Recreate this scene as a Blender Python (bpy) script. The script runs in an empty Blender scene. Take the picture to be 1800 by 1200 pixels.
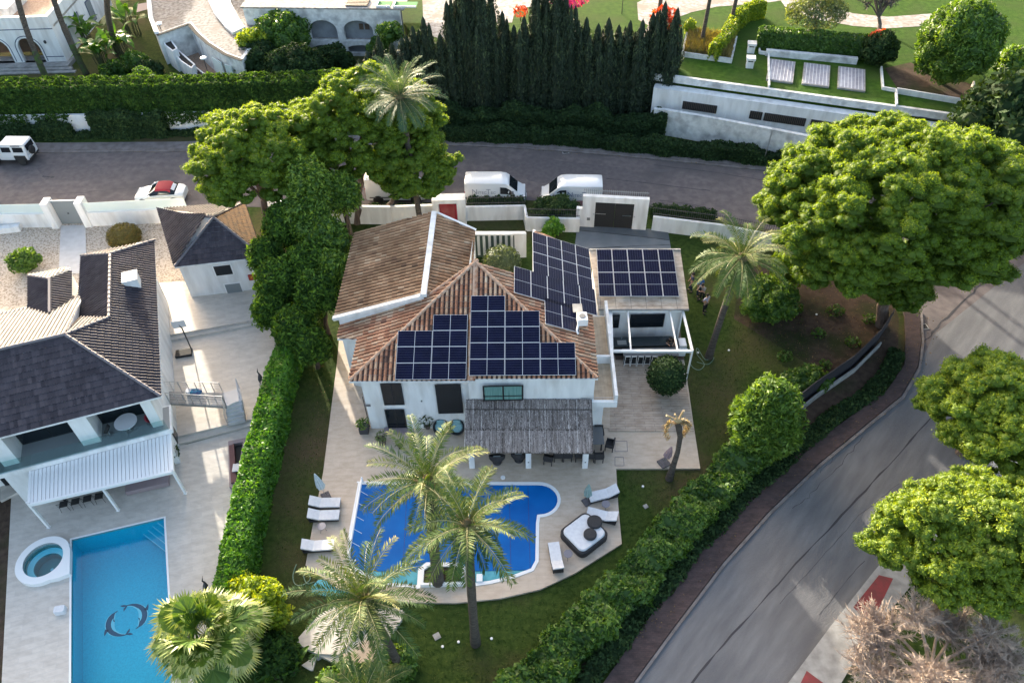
import bpy, bmesh, math, random
import numpy as np
from mathutils import Vector, Matrix
from mathutils.geometry import tessellate_polygon

# ------------------------------------------------------------------ camera, light, world
SC = bpy.context.scene
COL = SC.collection
F, TH, HC, ROLL = 1350.0, math.radians(46), 38.0, math.atan(30/1304.0)
_f = np.array([0, math.cos(TH), -math.sin(TH)]); _r0 = np.array([1.0, 0, 0]); _d0 = -np.cross(_r0, _f)
_c, _s = math.cos(ROLL), math.sin(ROLL)
_r = _c*_r0 + _s*_d0; _d = _c*_d0 - _s*_r0
cam = bpy.data.cameras.new('camera'); camo = bpy.data.objects.new('camera', cam); COL.objects.link(camo)
cam.lens = 27.0; cam.sensor_width = 36.0; cam.clip_start = 0.5; cam.clip_end = 2000
camo.matrix_world = Matrix(((_r[0], -_d[0], -_f[0], 0), (_r[1], -_d[1], -_f[1], 0), (_r[2], -_d[2], -_f[2], HC), (0, 0, 0, 1)))
SC.camera = camo

SUN_EL, SUN_H = math.radians(11.5), (-0.40, 0.91)          # sun low beyond the scene, a little to the left
_n = math.hypot(*SUN_H)
SD = Vector((SUN_H[0]/_n*math.cos(SUN_EL), SUN_H[1]/_n*math.cos(SUN_EL), math.sin(SUN_EL)))
sl = bpy.data.lights.new('sun', 'SUN'); sl.energy = 2.3; sl.angle = math.radians(0.6); sl.color = (1.0, 0.91, 0.76)
so = bpy.data.objects.new('sun', sl); COL.objects.link(so); so.rotation_euler = SD.to_track_quat('Z', 'Y').to_euler(); so.location = (0, 0, 60)
W = bpy.data.worlds.new('World'); SC.world = W; W.use_nodes = True
wn = W.node_tree; sky = wn.nodes.new('ShaderNodeTexSky'); sky.sky_type = 'NISHITA'; sky.sun_disc = False
sky.sun_elevation = SUN_EL; sky.sun_rotation = math.atan2(SD.x, SD.y); sky.air_density = 0.75; sky.dust_density = 4.5; sky.ozone_density = 1.0
wb = wn.nodes.new('ShaderNodeMixRGB'); wb.blend_type = 'MULTIPLY'; wb.inputs[0].default_value = 1; wb.inputs[2].default_value = (1.07, 1.0, 0.90, 1); wn.links.new(sky.outputs[0], wb.inputs[1])
wn.links.new(wb.outputs[0], wn.nodes['Background'].inputs[0]); wn.nodes['Background'].inputs[1].default_value = 0.15
SC.view_settings.view_transform = 'Standard'; SC.view_settings.look = 'None'
SC.view_settings.exposure = 2.55; SC.view_settings.gamma = 1.0; SC.view_settings.use_curve_mapping = False
try:
    SC.cycles.max_bounces = 6; SC.cycles.diffuse_bounces = 3; SC.cycles.transparent_max_bounces = 8
    SC.cycles.use_denoising = True
except Exception: pass

# ------------------------------------------------------------------ helpers
def ray(px, py): return _f + _r*(px-900)/F + _d*(py-600)/F
CP = np.array([0, 0, HC])
def at(px, py, z=0.0):
    v = ray(px, py); return Vector(CP + v*((z-HC)/v[2]))
def atY(px, py, Y):
    v = ray(px, py); return Vector(CP + v*(Y/v[1]))
def atp(px, py, o, n):
    v = ray(px, py); t = float(np.dot(np.array(o)-CP, np.array(n)))/float(np.dot(v, np.array(n))); return Vector(CP+v*t)
def A(l, z=0.0): return [at(x, y, z) for x, y in l]
RNG = np.random.default_rng(7)
random.seed(5)
MATS = {}
def mat(name, c1, c2=None, scale=4.0, detail=4, rough=0.7, bump=0.0, bscale=None, metal=0.0, spec=0.5, tint=None, lo=0.35, hi=0.65,
        c3=None, s3=0.4, coat=0.0, emit=None, stretch=None):
    m = bpy.data.materials.new(name); m.use_nodes = True; nt = m.node_tree; N = nt.nodes; L = nt.links
    b = N['Principled BSDF']; b.inputs['Roughness'].default_value = rough; b.inputs['Metallic'].default_value = metal
    b.inputs['Specular IOR Level'].default_value = spec; b.inputs['Coat Weight'].default_value = coat
    tc = N.new('ShaderNodeTexCoord'); vec = tc.outputs['Object']
    if stretch:
        mp = N.new('ShaderNodeMapping'); mp.inputs['Scale'].default_value = stretch[:3]
        if len(stretch) > 3: mp.vector_type = 'TEXTURE'; mp.inputs['Rotation'].default_value = (0, 0, stretch[3])
        L.new(vec, mp.inputs[0]); vec = mp.outputs[0]
    col = None
    def rgb(c): return (c[0], c[1], c[2], 1)
    if c2 is not None:
        n = N.new('ShaderNodeTexNoise'); n.inputs['Scale'].default_value = scale; n.inputs['Detail'].default_value = detail; L.new(vec, n.inputs['Vector'])
        cr = N.new('ShaderNodeValToRGB'); cr.color_ramp.elements[0].position = lo; cr.color_ramp.elements[1].position = hi
        cr.color_ramp.elements[0].color = rgb(c1); cr.color_ramp.elements[1].color = rgb(c2); L.new(n.outputs[0], cr.inputs[0]); col = cr.outputs[0]
    if c3 is not None:
        n = N.new('ShaderNodeTexNoise'); n.inputs['Scale'].default_value = s3; n.inputs['Detail'].default_value = 6; L.new(vec, n.inputs['Vector'])
        cr = N.new('ShaderNodeValToRGB'); cr.color_ramp.elements[0].position = 0.48; cr.color_ramp.elements[1].position = 0.68
        L.new(n.outputs[0], cr.inputs[0]); mx = N.new('ShaderNodeMixRGB'); L.new(cr.outputs[0], mx.inputs[0])
        if col is not None: L.new(col, mx.inputs[1])
        else: mx.inputs[1].default_value = rgb(c1)
        mx.inputs[2].default_value = rgb(c3); col = mx.outputs[0]
    if tint:   # per-leaf / per-tile colour: list of colours along the attribute
        at_ = N.new('ShaderNodeAttribute'); at_.attribute_name = 'tint'
        cr = N.new('ShaderNodeValToRGB'); e = cr.color_ramp.elements
        while len(e) < len(tint): e.new(0.5)
        for i, c in enumerate(tint): e[i].position = i/(len(tint)-1); e[i].color = rgb(c)
        L.new(at_.outputs['Fac'], cr.inputs[0])
        if col is not None:
            mx = N.new('ShaderNodeMixRGB'); mx.blend_type = 'MULTIPLY'; mx.inputs[0].default_value = 1.0
            L.new(cr.outputs[0], mx.inputs[1]); L.new(col, mx.inputs[2]); col = mx.outputs[0]
        else: col = cr.outputs[0]
    if col is not None: L.new(col, b.inputs['Base Color'])
    else: b.inputs['Base Color'].default_value = rgb(c1)
    if bump:
        n = N.new('ShaderNodeTexNoise'); n.inputs['Scale'].default_value = bscale or scale*4; n.inputs['Detail'].default_value = 5; L.new(vec, n.inputs['Vector'])
        bp = N.new('ShaderNodeBump'); bp.inputs['Strength'].default_value = bump; bp.inputs['Distance'].default_value = 0.05
        L.new(n.outputs[0], bp.inputs['Height']); L.new(bp.outputs[0], b.inputs['Normal'])
    MATS[name] = m; return m
def leafmat(name, cols, rough=0.5, trans=0.3, spec=0.35):
    m = mat(name, cols[0], tint=cols, rough=rough, spec=spec); nt = m.node_tree; N = nt.nodes; L = nt.links
    b = N['Principled BSDF']; src = b.inputs['Base Color'].links[0].from_socket
    tr = N.new('ShaderNodeBsdfTranslucent'); hs = N.new('ShaderNodeMixRGB'); hs.blend_type = 'MULTIPLY'; hs.inputs[0].default_value = 1
    L.new(src, hs.inputs[1]); hs.inputs[2].default_value = (1.9, 1.7, 0.3, 1); L.new(hs.outputs[0], tr.inputs[0])
    mx = N.new('ShaderNodeMixShader'); mx.inputs[0].default_value = trans
    L.new(b.outputs[0], mx.inputs[1]); L.new(tr.outputs[0], mx.inputs[2]); L.new(mx.outputs[0], N['Material Output'].inputs[0]); return m
def boards(name, c1, c2, w, h, joint, rot=0.0, rough=0.6, jw=0.006, off=0.5, stain=None):
    m = bpy.data.materials.new(name); m.use_nodes = True; nt = m.node_tree; N = nt.nodes; L = nt.links
    b = N['Principled BSDF']; b.inputs['Roughness'].default_value = rough
    tc = N.new('ShaderNodeTexCoord'); mp = N.new('ShaderNodeMapping'); mp.inputs['Rotation'].default_value = (0, 0, rot); L.new(tc.outputs['Object'], mp.inputs[0])
    bt = N.new('ShaderNodeTexBrick'); bt.inputs['Color1'].default_value = (*c1, 1); bt.inputs['Color2'].default_value = (*c2, 1); bt.inputs['Mortar'].default_value = (*joint, 1)
    bt.inputs['Scale'].default_value = 1; bt.inputs['Brick Width'].default_value = w; bt.inputs['Row Height'].default_value = h; bt.inputs['Mortar Size'].default_value = jw
    bt.inputs['Mortar Smooth'].default_value = 0.3; bt.offset = off; L.new(mp.outputs[0], bt.inputs[0])
    n = N.new('ShaderNodeTexNoise'); n.inputs['Scale'].default_value = 1.3; n.inputs['Detail'].default_value = 8; n.inputs['Roughness'].default_value = 0.65
    mp2 = N.new('ShaderNodeMapping'); mp2.inputs['Rotation'].default_value = (0, 0, rot); mp2.inputs['Scale'].default_value = (1.2, 2.6, 1); L.new(tc.outputs['Object'], mp2.inputs[0]); L.new(mp2.outputs[0], n.inputs[0])
    cr = N.new('ShaderNodeValToRGB'); cr.color_ramp.elements[0].position = 0.3; cr.color_ramp.elements[0].color = (*(stain or (0.72, 0.7, 0.68)), 1); cr.color_ramp.elements[1].position = 0.6; cr.color_ramp.elements[1].color = (1, 1, 1, 1)
    L.new(n.outputs[0], cr.inputs[0]); mx = N.new('ShaderNodeMixRGB'); mx.blend_type = 'MULTIPLY'; mx.inputs[0].default_value = 1
    L.new(bt.outputs[0], mx.inputs[1]); L.new(cr.outputs[0], mx.inputs[2]); L.new(mx.outputs[0], b.inputs['Base Color'])
    bp = N.new('ShaderNodeBump'); bp.inputs['Strength'].default_value = 0.25; bp.inputs['Distance'].default_value = 0.01; L.new(n.outputs[0], bp.inputs['Height']); L.new(bp.outputs[0], b.inputs['Normal'])
    MATS[name] = m; return m

OFF = {}
def props(o, label=None, cat=None, group=None, kind=None):
    if label: o['label'] = label
    if cat: o['category'] = cat
    if group: o['group'] = group
    if kind: o['kind'] = kind
    return o
def thing(name, label, cat, loc=(0, 0, 0), rotz=0.0, group=None, world=True):
    o = bpy.data.objects.new(name, None); COL.objects.link(o); o.location = loc; o.rotation_euler = (0, 0, rotz); o.empty_display_size = 0.2
    OFF[o.name] = Vector(loc) if world else Vector((0, 0, 0)); return props(o, label, cat, group)
def dup(root, loc, rotz=0.0, label=None, group=None, scale=None):
    r = root.copy(); COL.objects.link(r); r.location = loc; r.rotation_euler = (0, 0, rotz)
    if scale: r.scale = (scale,)*3
    if label: r['label'] = label
    if group: r['group'] = group
    for ch in list(root.children):
        c = ch.copy(); COL.objects.link(c); c.parent = r
        for g in list(ch.children):
            d = g.copy(); COL.objects.link(d); d.parent = c
    return r
def link(name, me, mats, parent=None, off=None, loc=None):
    o = bpy.data.objects.new(name, me); COL.objects.link(o)
    for m in (mats if isinstance(mats, (list, tuple)) else [mats]): me.materials.append(MATS[m] if isinstance(m, str) else m)
    if parent is not None:
        o.parent = parent; OFF[o.name] = OFF.get(parent.name, Vector((0, 0, 0)))
    elif loc is not None: o.location = loc
    return o
class MB:
    def __init__(s): s.v = []; s.f = []; s.m = []; s.t = []; s.mi = 0; s.tn = 0.5
    def face(s, pts, tint=None):
        k = len(s.v); s.v += [tuple(p) for p in pts]; s.f.append(tuple(range(k, k+len(pts)))); s.m.append(s.mi); s.t.append(s.tn if tint is None else tint)
    def mesh(s, V, Fs, tint=None):
        k = len(s.v); s.v += [tuple(p) for p in V]
        for f in Fs: s.f.append(tuple(i+k for i in f)); s.m.append(s.mi); s.t.append(s.tn if tint is None else tint)
        return s
    def prism(s, poly, z0, z1, holes=(), top=True, bottom=True, sides=True):
        """poly: list of (x,y[,z]) plan points"""
        loops = [list(poly)]+[list(h) for h in holes]; fl = [p for l in loops for p in l]
        tri = tessellate_polygon([[Vector((p[0], p[1], 0)) for p in l] for l in loops]); n = len(fl)
        T = [(p[0], p[1], z1) for p in fl]; B = [(p[0], p[1], z0) for p in fl]
        Fs = []
        for t in tri:
            a, b, c = t; cr = (fl[b][0]-fl[a][0])*(fl[c][1]-fl[a][1])-(fl[b][1]-fl[a][1])*(fl[c][0]-fl[a][0])
            if cr < 0: a, c = c, a
            if top: Fs.append((a, b, c))
            if bottom: Fs.append((c+n, b+n, a+n))
        k = 0
        if sides:
            for li, l in enumerate(loops):
                ar = sum(l[i][0]*l[(i+1) % len(l)][1]-l[(i+1) % len(l)][0]*l[i][1] for i in range(len(l)))
                rev = (ar < 0) != (li > 0)
                for i in range(len(l)):
                    a = k+i; b = k+(i+1) % len(l)
                    Fs.append((a, b, b+n, a+n) if rev else (b, a, a+n, b+n))
                k += len(l)
        return s.mesh(T+B, Fs)
    def box(s, x0, y0, z0, x1, y1, z1, fr=None, bev=0.0):
        P = [(x, y, z) for z in (z0, z1) for y in (y0, y1) for x in (x0, x1)]
        if bev > 0:
            bm = bmesh.new(); bmesh.ops.create_cube(bm, size=1)
            for v in bm.verts: v.co = Vector(((x0+x1)/2+v.co.x*(x1-x0), (y0+y1)/2+v.co.y*(y1-y0), (z0+z1)/2+v.co.z*(z1-z0)))
            bmesh.ops.bevel(bm, geom=bm.edges[:], offset=bev, segments=2, affect='EDGES', profile=0.5)
            bm.verts.index_update(); V = [v.co.copy() for v in bm.verts]; Fs = [[v.index for v in f.verts] for f in bm.faces]; bm.free()
            if fr: V = [fr @ v for v in V]
            return s.mesh(V, Fs)
        if fr: P = [fr @ Vector(p) for p in P]
        Fs = [(0, 2, 3, 1), (4, 5, 7, 6), (0, 1, 5, 4), (2, 6, 7, 3), (0, 4, 6, 2), (1, 3, 7, 5)]
        if fr and fr.to_3x3().determinant() < 0: Fs = [f[::-1] for f in Fs]
        return s.mesh(P, Fs)
    def beam(s, a, b, w, h, up=(0, 0, 1)):
        a = Vector(a); b = Vector(b); d = (b-a).normalized(); r = d.cross(Vector(up))
        if r.length < 1e-4: r = d.cross(Vector((1, 0, 0)))
        r.normalize(); u = r.cross(d)
        P = [p+r*sx*w/2+u*sz*h/2 for p in (a, b) for sx in (-1, 1) for sz in (-1, 1)]
        return s.mesh(P, [(0, 1, 3, 2), (4, 6, 7, 5), (0, 2, 6, 4), (1, 5, 7, 3), (0, 4, 5, 1), (2, 3, 7, 6)])
    def tube(s, path, rad, n=8, cap=True):
        path = [Vector(p) for p in path]; rad = rad if isinstance(rad, (list, tuple)) else [rad]*len(path); V = []; pr = None
        for i, p in enumerate(path):
            d = (path[min(i+1, len(path)-1)]-path[max(i-1, 0)]).normalized()
            r = d.orthogonal() if pr is None else (pr-d*pr.dot(d))
            if r.length < 1e-5: r = d.orthogonal()
            r.normalize(); pr = r; q = d.cross(r)
            V += [p+(r*math.cos(2*math.pi*k/n)+q*math.sin(2*math.pi*k/n))*rad[i] for k in range(n)]
        Fs = [(i*n+k, i*n+(k+1) % n, (i+1)*n+(k+1) % n, (i+1)*n+k) for i in range(len(path)-1) for k in range(n)]
        if cap: Fs += [tuple(range(n-1, -1, -1)), tuple((len(path)-1)*n+k for k in range(n))]
        return s.mesh(V, Fs)
    def lathe(s, prof, n=16, c=(0, 0, 0), sx=1, sy=1, fr=None, cap=True):
        V = [Vector((c[0]+r*math.cos(2*math.pi*k/n)*sx, c[1]+r*math.sin(2*math.pi*k/n)*sy, c[2]+z)) for r, z in prof for k in range(n)]
        if fr: V = [fr @ v for v in V]
        Fs = [(i*n+k, i*n+(k+1) % n, (i+1)*n+(k+1) % n, (i+1)*n+k) for i in range(len(prof)-1) for k in range(n)]
        if cap and prof[0][0] > 1e-4: Fs.append(tuple(range(n-1, -1, -1)))
        if cap and prof[-1][0] > 1e-4: Fs.append(tuple((len(prof)-1)*n+k for k in range(n)))
        return s.mesh(V, Fs)
    def build(s, name, mats, parent=None, loc=None, smooth=False, tint=False):
        me = bpy.data.meshes.new(name); off = OFF.get(parent.name, Vector((0, 0, 0))) if parent is not None else Vector(loc or (0, 0, 0))
        me.from_pydata([(v[0]-off.x, v[1]-off.y, v[2]-off.z) for v in s.v], [], s.f)
        if any(s.m): me.polygons.foreach_set('material_index', s.m)
        if smooth: me.polygons.foreach_set('use_smooth', [True]*len(s.f))
        if tint:
            a = me.attributes.new('tint', 'FLOAT', 'FACE'); a.data.foreach_set('value', s.t)
        me.update(); return link(name, me, mats, parent, loc=tuple(off) if parent is None else None)
def autosmooth(o, ang=35):
    me = o.data
    try: me.polygons.foreach_set('use_smooth', [True]*len(me.polygons)); me.set_sharp_from_angle(angle=math.radians(ang))
    except Exception: pass
    return o
def frame(loc, rz): return Matrix.Translation(Vector(loc)) @ Matrix.Rotation(rz, 4, 'Z')
def single(mb, name, mats, label, cat, loc=(0, 0, 0), group=None, smooth=False, tint=False):
    return props(mb.build(name, mats, None, loc, smooth, tint), label, cat, group)
def struct(mb, name, mats, **k):
    o = mb.build(name, mats, **k); o['kind'] = 'structure'; return o

# ---- foliage made of many small leaf faces
def unit(v): return v/np.maximum(np.linalg.norm(v, axis=-1, keepdims=True), 1e-6)
def wob(p, s=1.0, ph=0.0):
    return (np.sin(p[:, 0]*1.9*s+ph)+np.sin(p[:, 1]*2.3*s+1.3+ph)+np.sin(p[:, 2]*2.7*s+2.1)+np.sin((p[:, 0]+p[:, 1])*4.1*s+p[:, 2]*3.3*s+ph)*0.7)/3.7
class LV:
    def __init__(s): s.q = []; s.t = []
    def leaves(s, P, Nn, size, asp=0.55, rnd=0.6, tint=None, up=None, tang=None, sj=0.35):
        n = len(P)
        if n == 0: return
        r = RNG.normal(size=(n, 3)); nn = unit(Nn*(1-rnd)+unit(r)*rnd)
        t = RNG.normal(size=(n, 3)) if tang is None else tang+RNG.normal(size=(n, 3))*0.25
        t = unit(t-nn*np.sum(t*nn, 1, keepdims=True)); b = np.cross(nn, t)
        sz = (size*(1+RNG.uniform(-sj, sj, n)))[:, None]
        q = np.stack([P-t*sz, P+b*sz*asp-t*sz*0.1, P+t*sz, P-b*sz*asp-t*sz*0.1], 1)
        s.q.append(q); s.t.append(np.clip(tint if tint is not None else RNG.uniform(0, 1, n), 0, 1))
    def quads(s, q, t): s.q.append(q); s.t.append(t)
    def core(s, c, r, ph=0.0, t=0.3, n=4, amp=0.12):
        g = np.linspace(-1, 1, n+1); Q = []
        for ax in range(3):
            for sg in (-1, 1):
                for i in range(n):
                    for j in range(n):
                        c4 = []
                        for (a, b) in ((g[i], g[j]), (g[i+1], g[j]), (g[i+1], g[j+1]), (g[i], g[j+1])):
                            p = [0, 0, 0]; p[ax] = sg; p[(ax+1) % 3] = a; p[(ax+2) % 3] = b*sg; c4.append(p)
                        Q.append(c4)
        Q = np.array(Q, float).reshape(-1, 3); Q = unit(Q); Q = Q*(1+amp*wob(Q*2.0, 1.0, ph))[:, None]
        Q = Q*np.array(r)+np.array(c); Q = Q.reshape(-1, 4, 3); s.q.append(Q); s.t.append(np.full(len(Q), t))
    def blob(s, c, r, dens, size, asp=0.55, rnd=0.55, zmin=-1.0, bump=0.18, bs=2.0, core=0.82, ph=None, tb=0.5, tv=0.35, sun=True, tang=None, jit=.05):
        c = np.array(c, float); r = np.array(r, float) if hasattr(r, '__len__') else np.array([r]*3, float)
        area = 4*math.pi*(((r[0]*r[1])**1.6+(r[0]*r[2])**1.6+(r[1]*r[2])**1.6)/3)**(1/1.6)
        n = int(area*dens); d = unit(RNG.normal(size=(n, 3))); d = d[d[:, 2] > zmin]; n = len(d)
        ph = RNG.uniform(0, 9) if ph is None else ph
        w = wob(d*bs*1.7, 1.0, ph); k = 1+bump*w+RNG.normal(size=n)*jit
        P = c+d*r*k[:, None]; Nn = unit(d/r)
        s.leaves(P, Nn, size, asp, rnd, tint=tb+0.25*w*tv*2+RNG.normal(size=n)*tv*0.5, tang=tang)
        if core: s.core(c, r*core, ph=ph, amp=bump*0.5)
    def build(s, name, m, parent=None, loc=None):
        q = np.concatenate(s.q, 0); t = np.concatenate(s.t, 0).astype(np.float32); n = len(q)
        off = OFF.get(parent.name, Vector((0, 0, 0))) if parent is not None else Vector(loc or (0, 0, 0))
        v = (q.reshape(-1, 3)-np.array(off)).astype(np.float32)
        me = bpy.data.meshes.new(name); me.vertices.add(4*n); me.vertices.foreach_set('co', v.ravel()); me.loops.add(4*n)
        me.loops.foreach_set('vertex_index', np.arange(4*n, dtype=np.int32)); me.polygons.add(n)
        me.polygons.foreach_set('loop_start', np.arange(0, 4*n, 4, dtype=np.int32))
        try: me.polygons.foreach_set('loop_total', np.full(n, 4, dtype=np.int32))
        except Exception: pass
        a = me.attributes.new('tint', 'FLOAT', 'FACE'); a.data.foreach_set('value', t)
        me.update(calc_edges=True); return link(name, me, m, parent, loc=tuple(off) if parent is None else None)

# ------------------------------------------------------------------ materials
mat('white_wall', (0.80, 0.80, 0.79), (0.70, 0.70, 0.69), scale=1.4, detail=9, rough=0.75, bump=0.08, bscale=30, c3=(0.60, 0.59, 0.57), s3=0.9, stretch=(1.6, 1.6, .35))
mat('old_wall', (0.74, 0.74, 0.72), (0.58, 0.58, 0.56), scale=2.4, detail=12, rough=0.85, bump=0.1, bscale=20, c3=(0.36, 0.355, 0.35), s3=0.9)
mat('white_paint', (0.8, 0.8, 0.79), rough=0.4)
mat('car_white', (0.66, 0.68, 0.69), rough=0.18, coat=0.8)
mat('van_side', (0.8, 0.81, 0.82), rough=0.2, coat=0.7)
mat('red_cloth', (0.30, 0.02, 0.035), (0.25, 0.015, 0.03), scale=30, rough=0.85)
mat('glass_dark', (0.010, 0.014, 0.018), rough=0.08, spec=0.4)
mat('glass_curtain', (0.10, 0.22, 0.20), (0.18, 0.34, 0.31), scale=3, stretch=(12, 1, 0.3), rough=0.25, spec=0.6)
mat('black_frame', (0.015, 0.016, 0.018), rough=0.45)
mat('rubber', (0.02, 0.02, 0.02), rough=0.8)
mat('rim', (0.45, 0.46, 0.47), rough=0.35, metal=0.7)
mat('white_rim', (0.7, 0.7, 0.68), rough=0.5)
mat('grey_plastic', (0.12, 0.125, 0.13), rough=0.6)
mat('lamp_glass', (0.6, 0.62, 0.65), rough=0.15)
mat('tail_red', (0.35, 0.02, 0.02), rough=0.3)
mat('print_grey', (0.22, 0.25, 0.29), rough=0.5)
mat('print_blue', (0.10, 0.15, 0.25), rough=0.5)
mat('asphalt', (0.10, 0.084, 0.084), (0.145, 0.122, 0.118), scale=1.6, detail=12, rough=0.9, bump=0.3, bscale=60, c3=(0.075, 0.068, 0.070), s3=0.22)
mat('asphalt_new', (0.105, 0.106, 0.112), (0.155, 0.155, 0.16), scale=2.2, detail=14, rough=0.88, bump=0.5, bscale=30, c3=(0.096, 0.098, 0.106), s3=0.7, stretch=(5.0, 1.0, 1, 0.85), lo=.3, hi=.7)
mat('tar', (0.03, 0.03, 0.035), rough=0.8)
mat('kerb', (0.19, 0.17, 0.165), (0.12, 0.105, 0.1), scale=1.5, detail=7, rough=0.9, bump=0.2, bscale=20)
mat('concrete_light', (0.34, 0.335, 0.32), (0.22, 0.215, 0.205), scale=2, rough=0.9)
boards('red_paving', (0.09, 0.055, 0.052), (0.065, 0.044, 0.042), 0.2, 0.1, (0.045, 0.035, 0.033), rough=0.9, stain=(0.5, 0.5, 0.48))
mat('red_paint', (0.23, 0.035, 0.037), (0.15, 0.035, 0.035), scale=3, detail=12, rough=0.8)
mat('lawn', (0.022, 0.046, 0.009), (0.060, 0.092, 0.020), scale=3.5, detail=14, lo=0.3, hi=0.7, rough=0.95, spec=0.1, bump=1.0, bscale=26, c3=(0.095, 0.075, 0.040), s3=0.13)
mat('lawn_bright', (0.030, 0.075, 0.008), (0.055, 0.115, 0.014), scale=2.0, detail=8, rough=0.95, spec=0.1, bump=1.0, bscale=30, c3=(0.05, 0.085, 0.018), s3=0.3)
mat('earth', (0.060, 0.042, 0.032), (0.095, 0.068, 0.05), scale=2.5, detail=10, rough=1.0, spec=0.1, bump=0.8, bscale=14, c3=(0.035, 0.045, 0.018), s3=0.35)
mat('gravel', (0.56, 0.48, 0.39), (0.28, 0.22, 0.165), scale=9, detail=3, rough=0.9, bump=0.9, bscale=9, lo=0.46, hi=0.62)
mat('path_grey', (0.55, 0.54, 0.53), (0.48, 0.47, 0.46), scale=2, rough=0.7)
boards('travertine', (0.52, 0.43, 0.335), (0.56, 0.465, 0.37), 0.9, 0.45, (0.46, 0.385, 0.31), rot=0.03, rough=0.6, stain=(0.80, 0.76, 0.73))
boards('weathered_deck', (0.45, 0.36, 0.28), (0.50, 0.41, 0.33), 1.2, 0.2, (0.23, 0.2, 0.19), rot=0.03, rough=0.6, jw=0.012, stain=(0.62, 0.58, 0.55))
boards('grey_porcelain', (0.53, 0.485, 0.43), (0.59, 0.545, 0.485), 1.2, 0.3, (0.45, 0.44, 0.43), rot=math.radians(-17), rough=0.55, stain=(0.80, 0.79, 0.78))
boards('balcony_floor', (0.45, 0.35, 0.24), (0.51, 0.40, 0.28), 1.2, 0.2, (0.33, 0.26, 0.2), rot=math.pi/2, rough=0.6)
mat('grey_riser', (0.22, 0.23, 0.245), rough=0.7)
boards('roof_slab', (0.50, 0.40, 0.30), (0.58, 0.49, 0.40), 1.0, 1.6, (0.24, 0.2, 0.17), rot=0.02, rough=0.8, jw=0.02, off=0.0, stain=(0.55, 0.5, 0.46))
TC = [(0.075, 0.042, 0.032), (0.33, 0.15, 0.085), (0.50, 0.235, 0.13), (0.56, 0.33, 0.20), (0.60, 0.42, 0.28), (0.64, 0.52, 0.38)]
mat('terracotta', (1, 1, 1), (0.62, 0.58, 0.55), scale=0.9, detail=8, rough=0.8, tint=TC, c3=(0.55, 0.50, 0.46), s3=0.5)
TC2 = [(0.13, 0.075, 0.045), (0.29, 0.165, 0.09), (0.43, 0.25, 0.135), (0.52, 0.33, 0.19), (0.58, 0.43, 0.28)]
mat('terracotta_old', (1, 1, 1), (0.5, 0.46, 0.42), scale=0.8, detail=8, rough=0.82, tint=TC2, c3=(0.5, 0.46, 0.42), s3=0.45)
mat('slate_tile', (1, 1, 1), (0.8, 0.78, 0.78), scale=1.0, rough=0.52, spec=0.13, tint=[(0.040, 0.036, 0.044), (0.062, 0.055, 0.065), (0.085, 0.073, 0.082)])
mat('litter', (0.22, 0.11, 0.035), (0.09, 0.055, 0.025), scale=4, detail=12, rough=0.9, bump=0.6, bscale=12)
mat('ridge_tile', (0.40, 0.235, 0.15), (0.5, 0.36, 0.26), scale=3, rough=0.8)
mat('pv_cell', (0.0035, 0.005, 0.020), (0.006, 0.008, 0.030), scale=2, rough=0.28, spec=0.08)
mat('pv_line', (0.07, 0.08, 0.12), rough=0.4)
mat('aluminium', (0.70, 0.71, 0.72), rough=0.4, metal=0.3)
mat('reed', (1, 1, 1), (0.6, 0.58, 0.56), scale=2.5, detail=8, rough=0.9, stretch=(3, 0.4, 1), tint=[(0.09, 0.075, 0.07), (0.30, 0.26, 0.24), (0.44, 0.39, 0.36), (0.62, 0.57, 0.53)])
mat('reed_dark', (0.05, 0.042, 0.036), (0.10, 0.085, 0.07), scale=8, rough=0.95)
mat('pool_cover', (0.001, 0.10, 0.36), (0.002, 0.135, 0.44), scale=0.5, rough=0.45, spec=0.15, bump=0.15, bscale=1.5)
mat('cover_seam', (0.003, 0.05, 0.22), rough=0.4)
mat('pool_strip', (0.06, 0.30, 0.36), (0.10, 0.38, 0.44), scale=2, rough=0.1)
mat('pool_tile', (0.004, 0.38, 0.54), (0.012, 0.47, 0.63), scale=14, detail=3, rough=0.4)
mat('pool_tile_pale', (0.42, 0.72, 0.80), rough=0.4)
mat('mosaic_dark', (0.012, 0.05, 0.12), rough=0.4)
mat('mosaic_light', (0.35, 0.62, 0.72), rough=0.4)
mat('spa_inner', (0.06, 0.24, 0.27), rough=0.4)
mat('bark', (0.10, 0.075, 0.055), (0.055, 0.04, 0.03), scale=6, detail=8, rough=0.95, bump=0.8, bscale=12, stretch=(1, 1, 0.4))
mat('bark_pine', (0.17, 0.125, 0.10), (0.08, 0.055, 0.045), scale=4, detail=8, rough=0.95, bump=0.8, bscale=10, stretch=(1, 1, 0.3))
mat('bark_palm', (0.11, 0.09, 0.07), (0.045, 0.035, 0.028), scale=5, detail=6, rough=0.95, bump=1.0, bscale=9, stretch=(0.6, 0.6, 3))
mat('bark_moss', (0.06, 0.10, 0.02), (0.05, 0.04, 0.03), scale=3, rough=0.95, bump=0.6, bscale=10)
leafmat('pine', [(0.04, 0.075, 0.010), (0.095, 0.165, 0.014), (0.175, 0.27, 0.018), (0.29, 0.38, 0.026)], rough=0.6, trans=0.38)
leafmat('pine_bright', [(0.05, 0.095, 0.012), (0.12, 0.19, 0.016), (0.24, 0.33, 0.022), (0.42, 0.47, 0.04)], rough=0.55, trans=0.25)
leafmat('ivy', [(0.02, 0.045, 0.012), (0.035, 0.08, 0.018), (0.06, 0.125, 0.022), (0.12, 0.22, 0.03)], rough=0.7, spec=0.15)
leafmat('hedge_green', [(0.025, 0.08, 0.010), (0.05, 0.15, 0.014), (0.08, 0.21, 0.02), (0.14, 0.29, 0.03)], rough=0.5)
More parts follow.
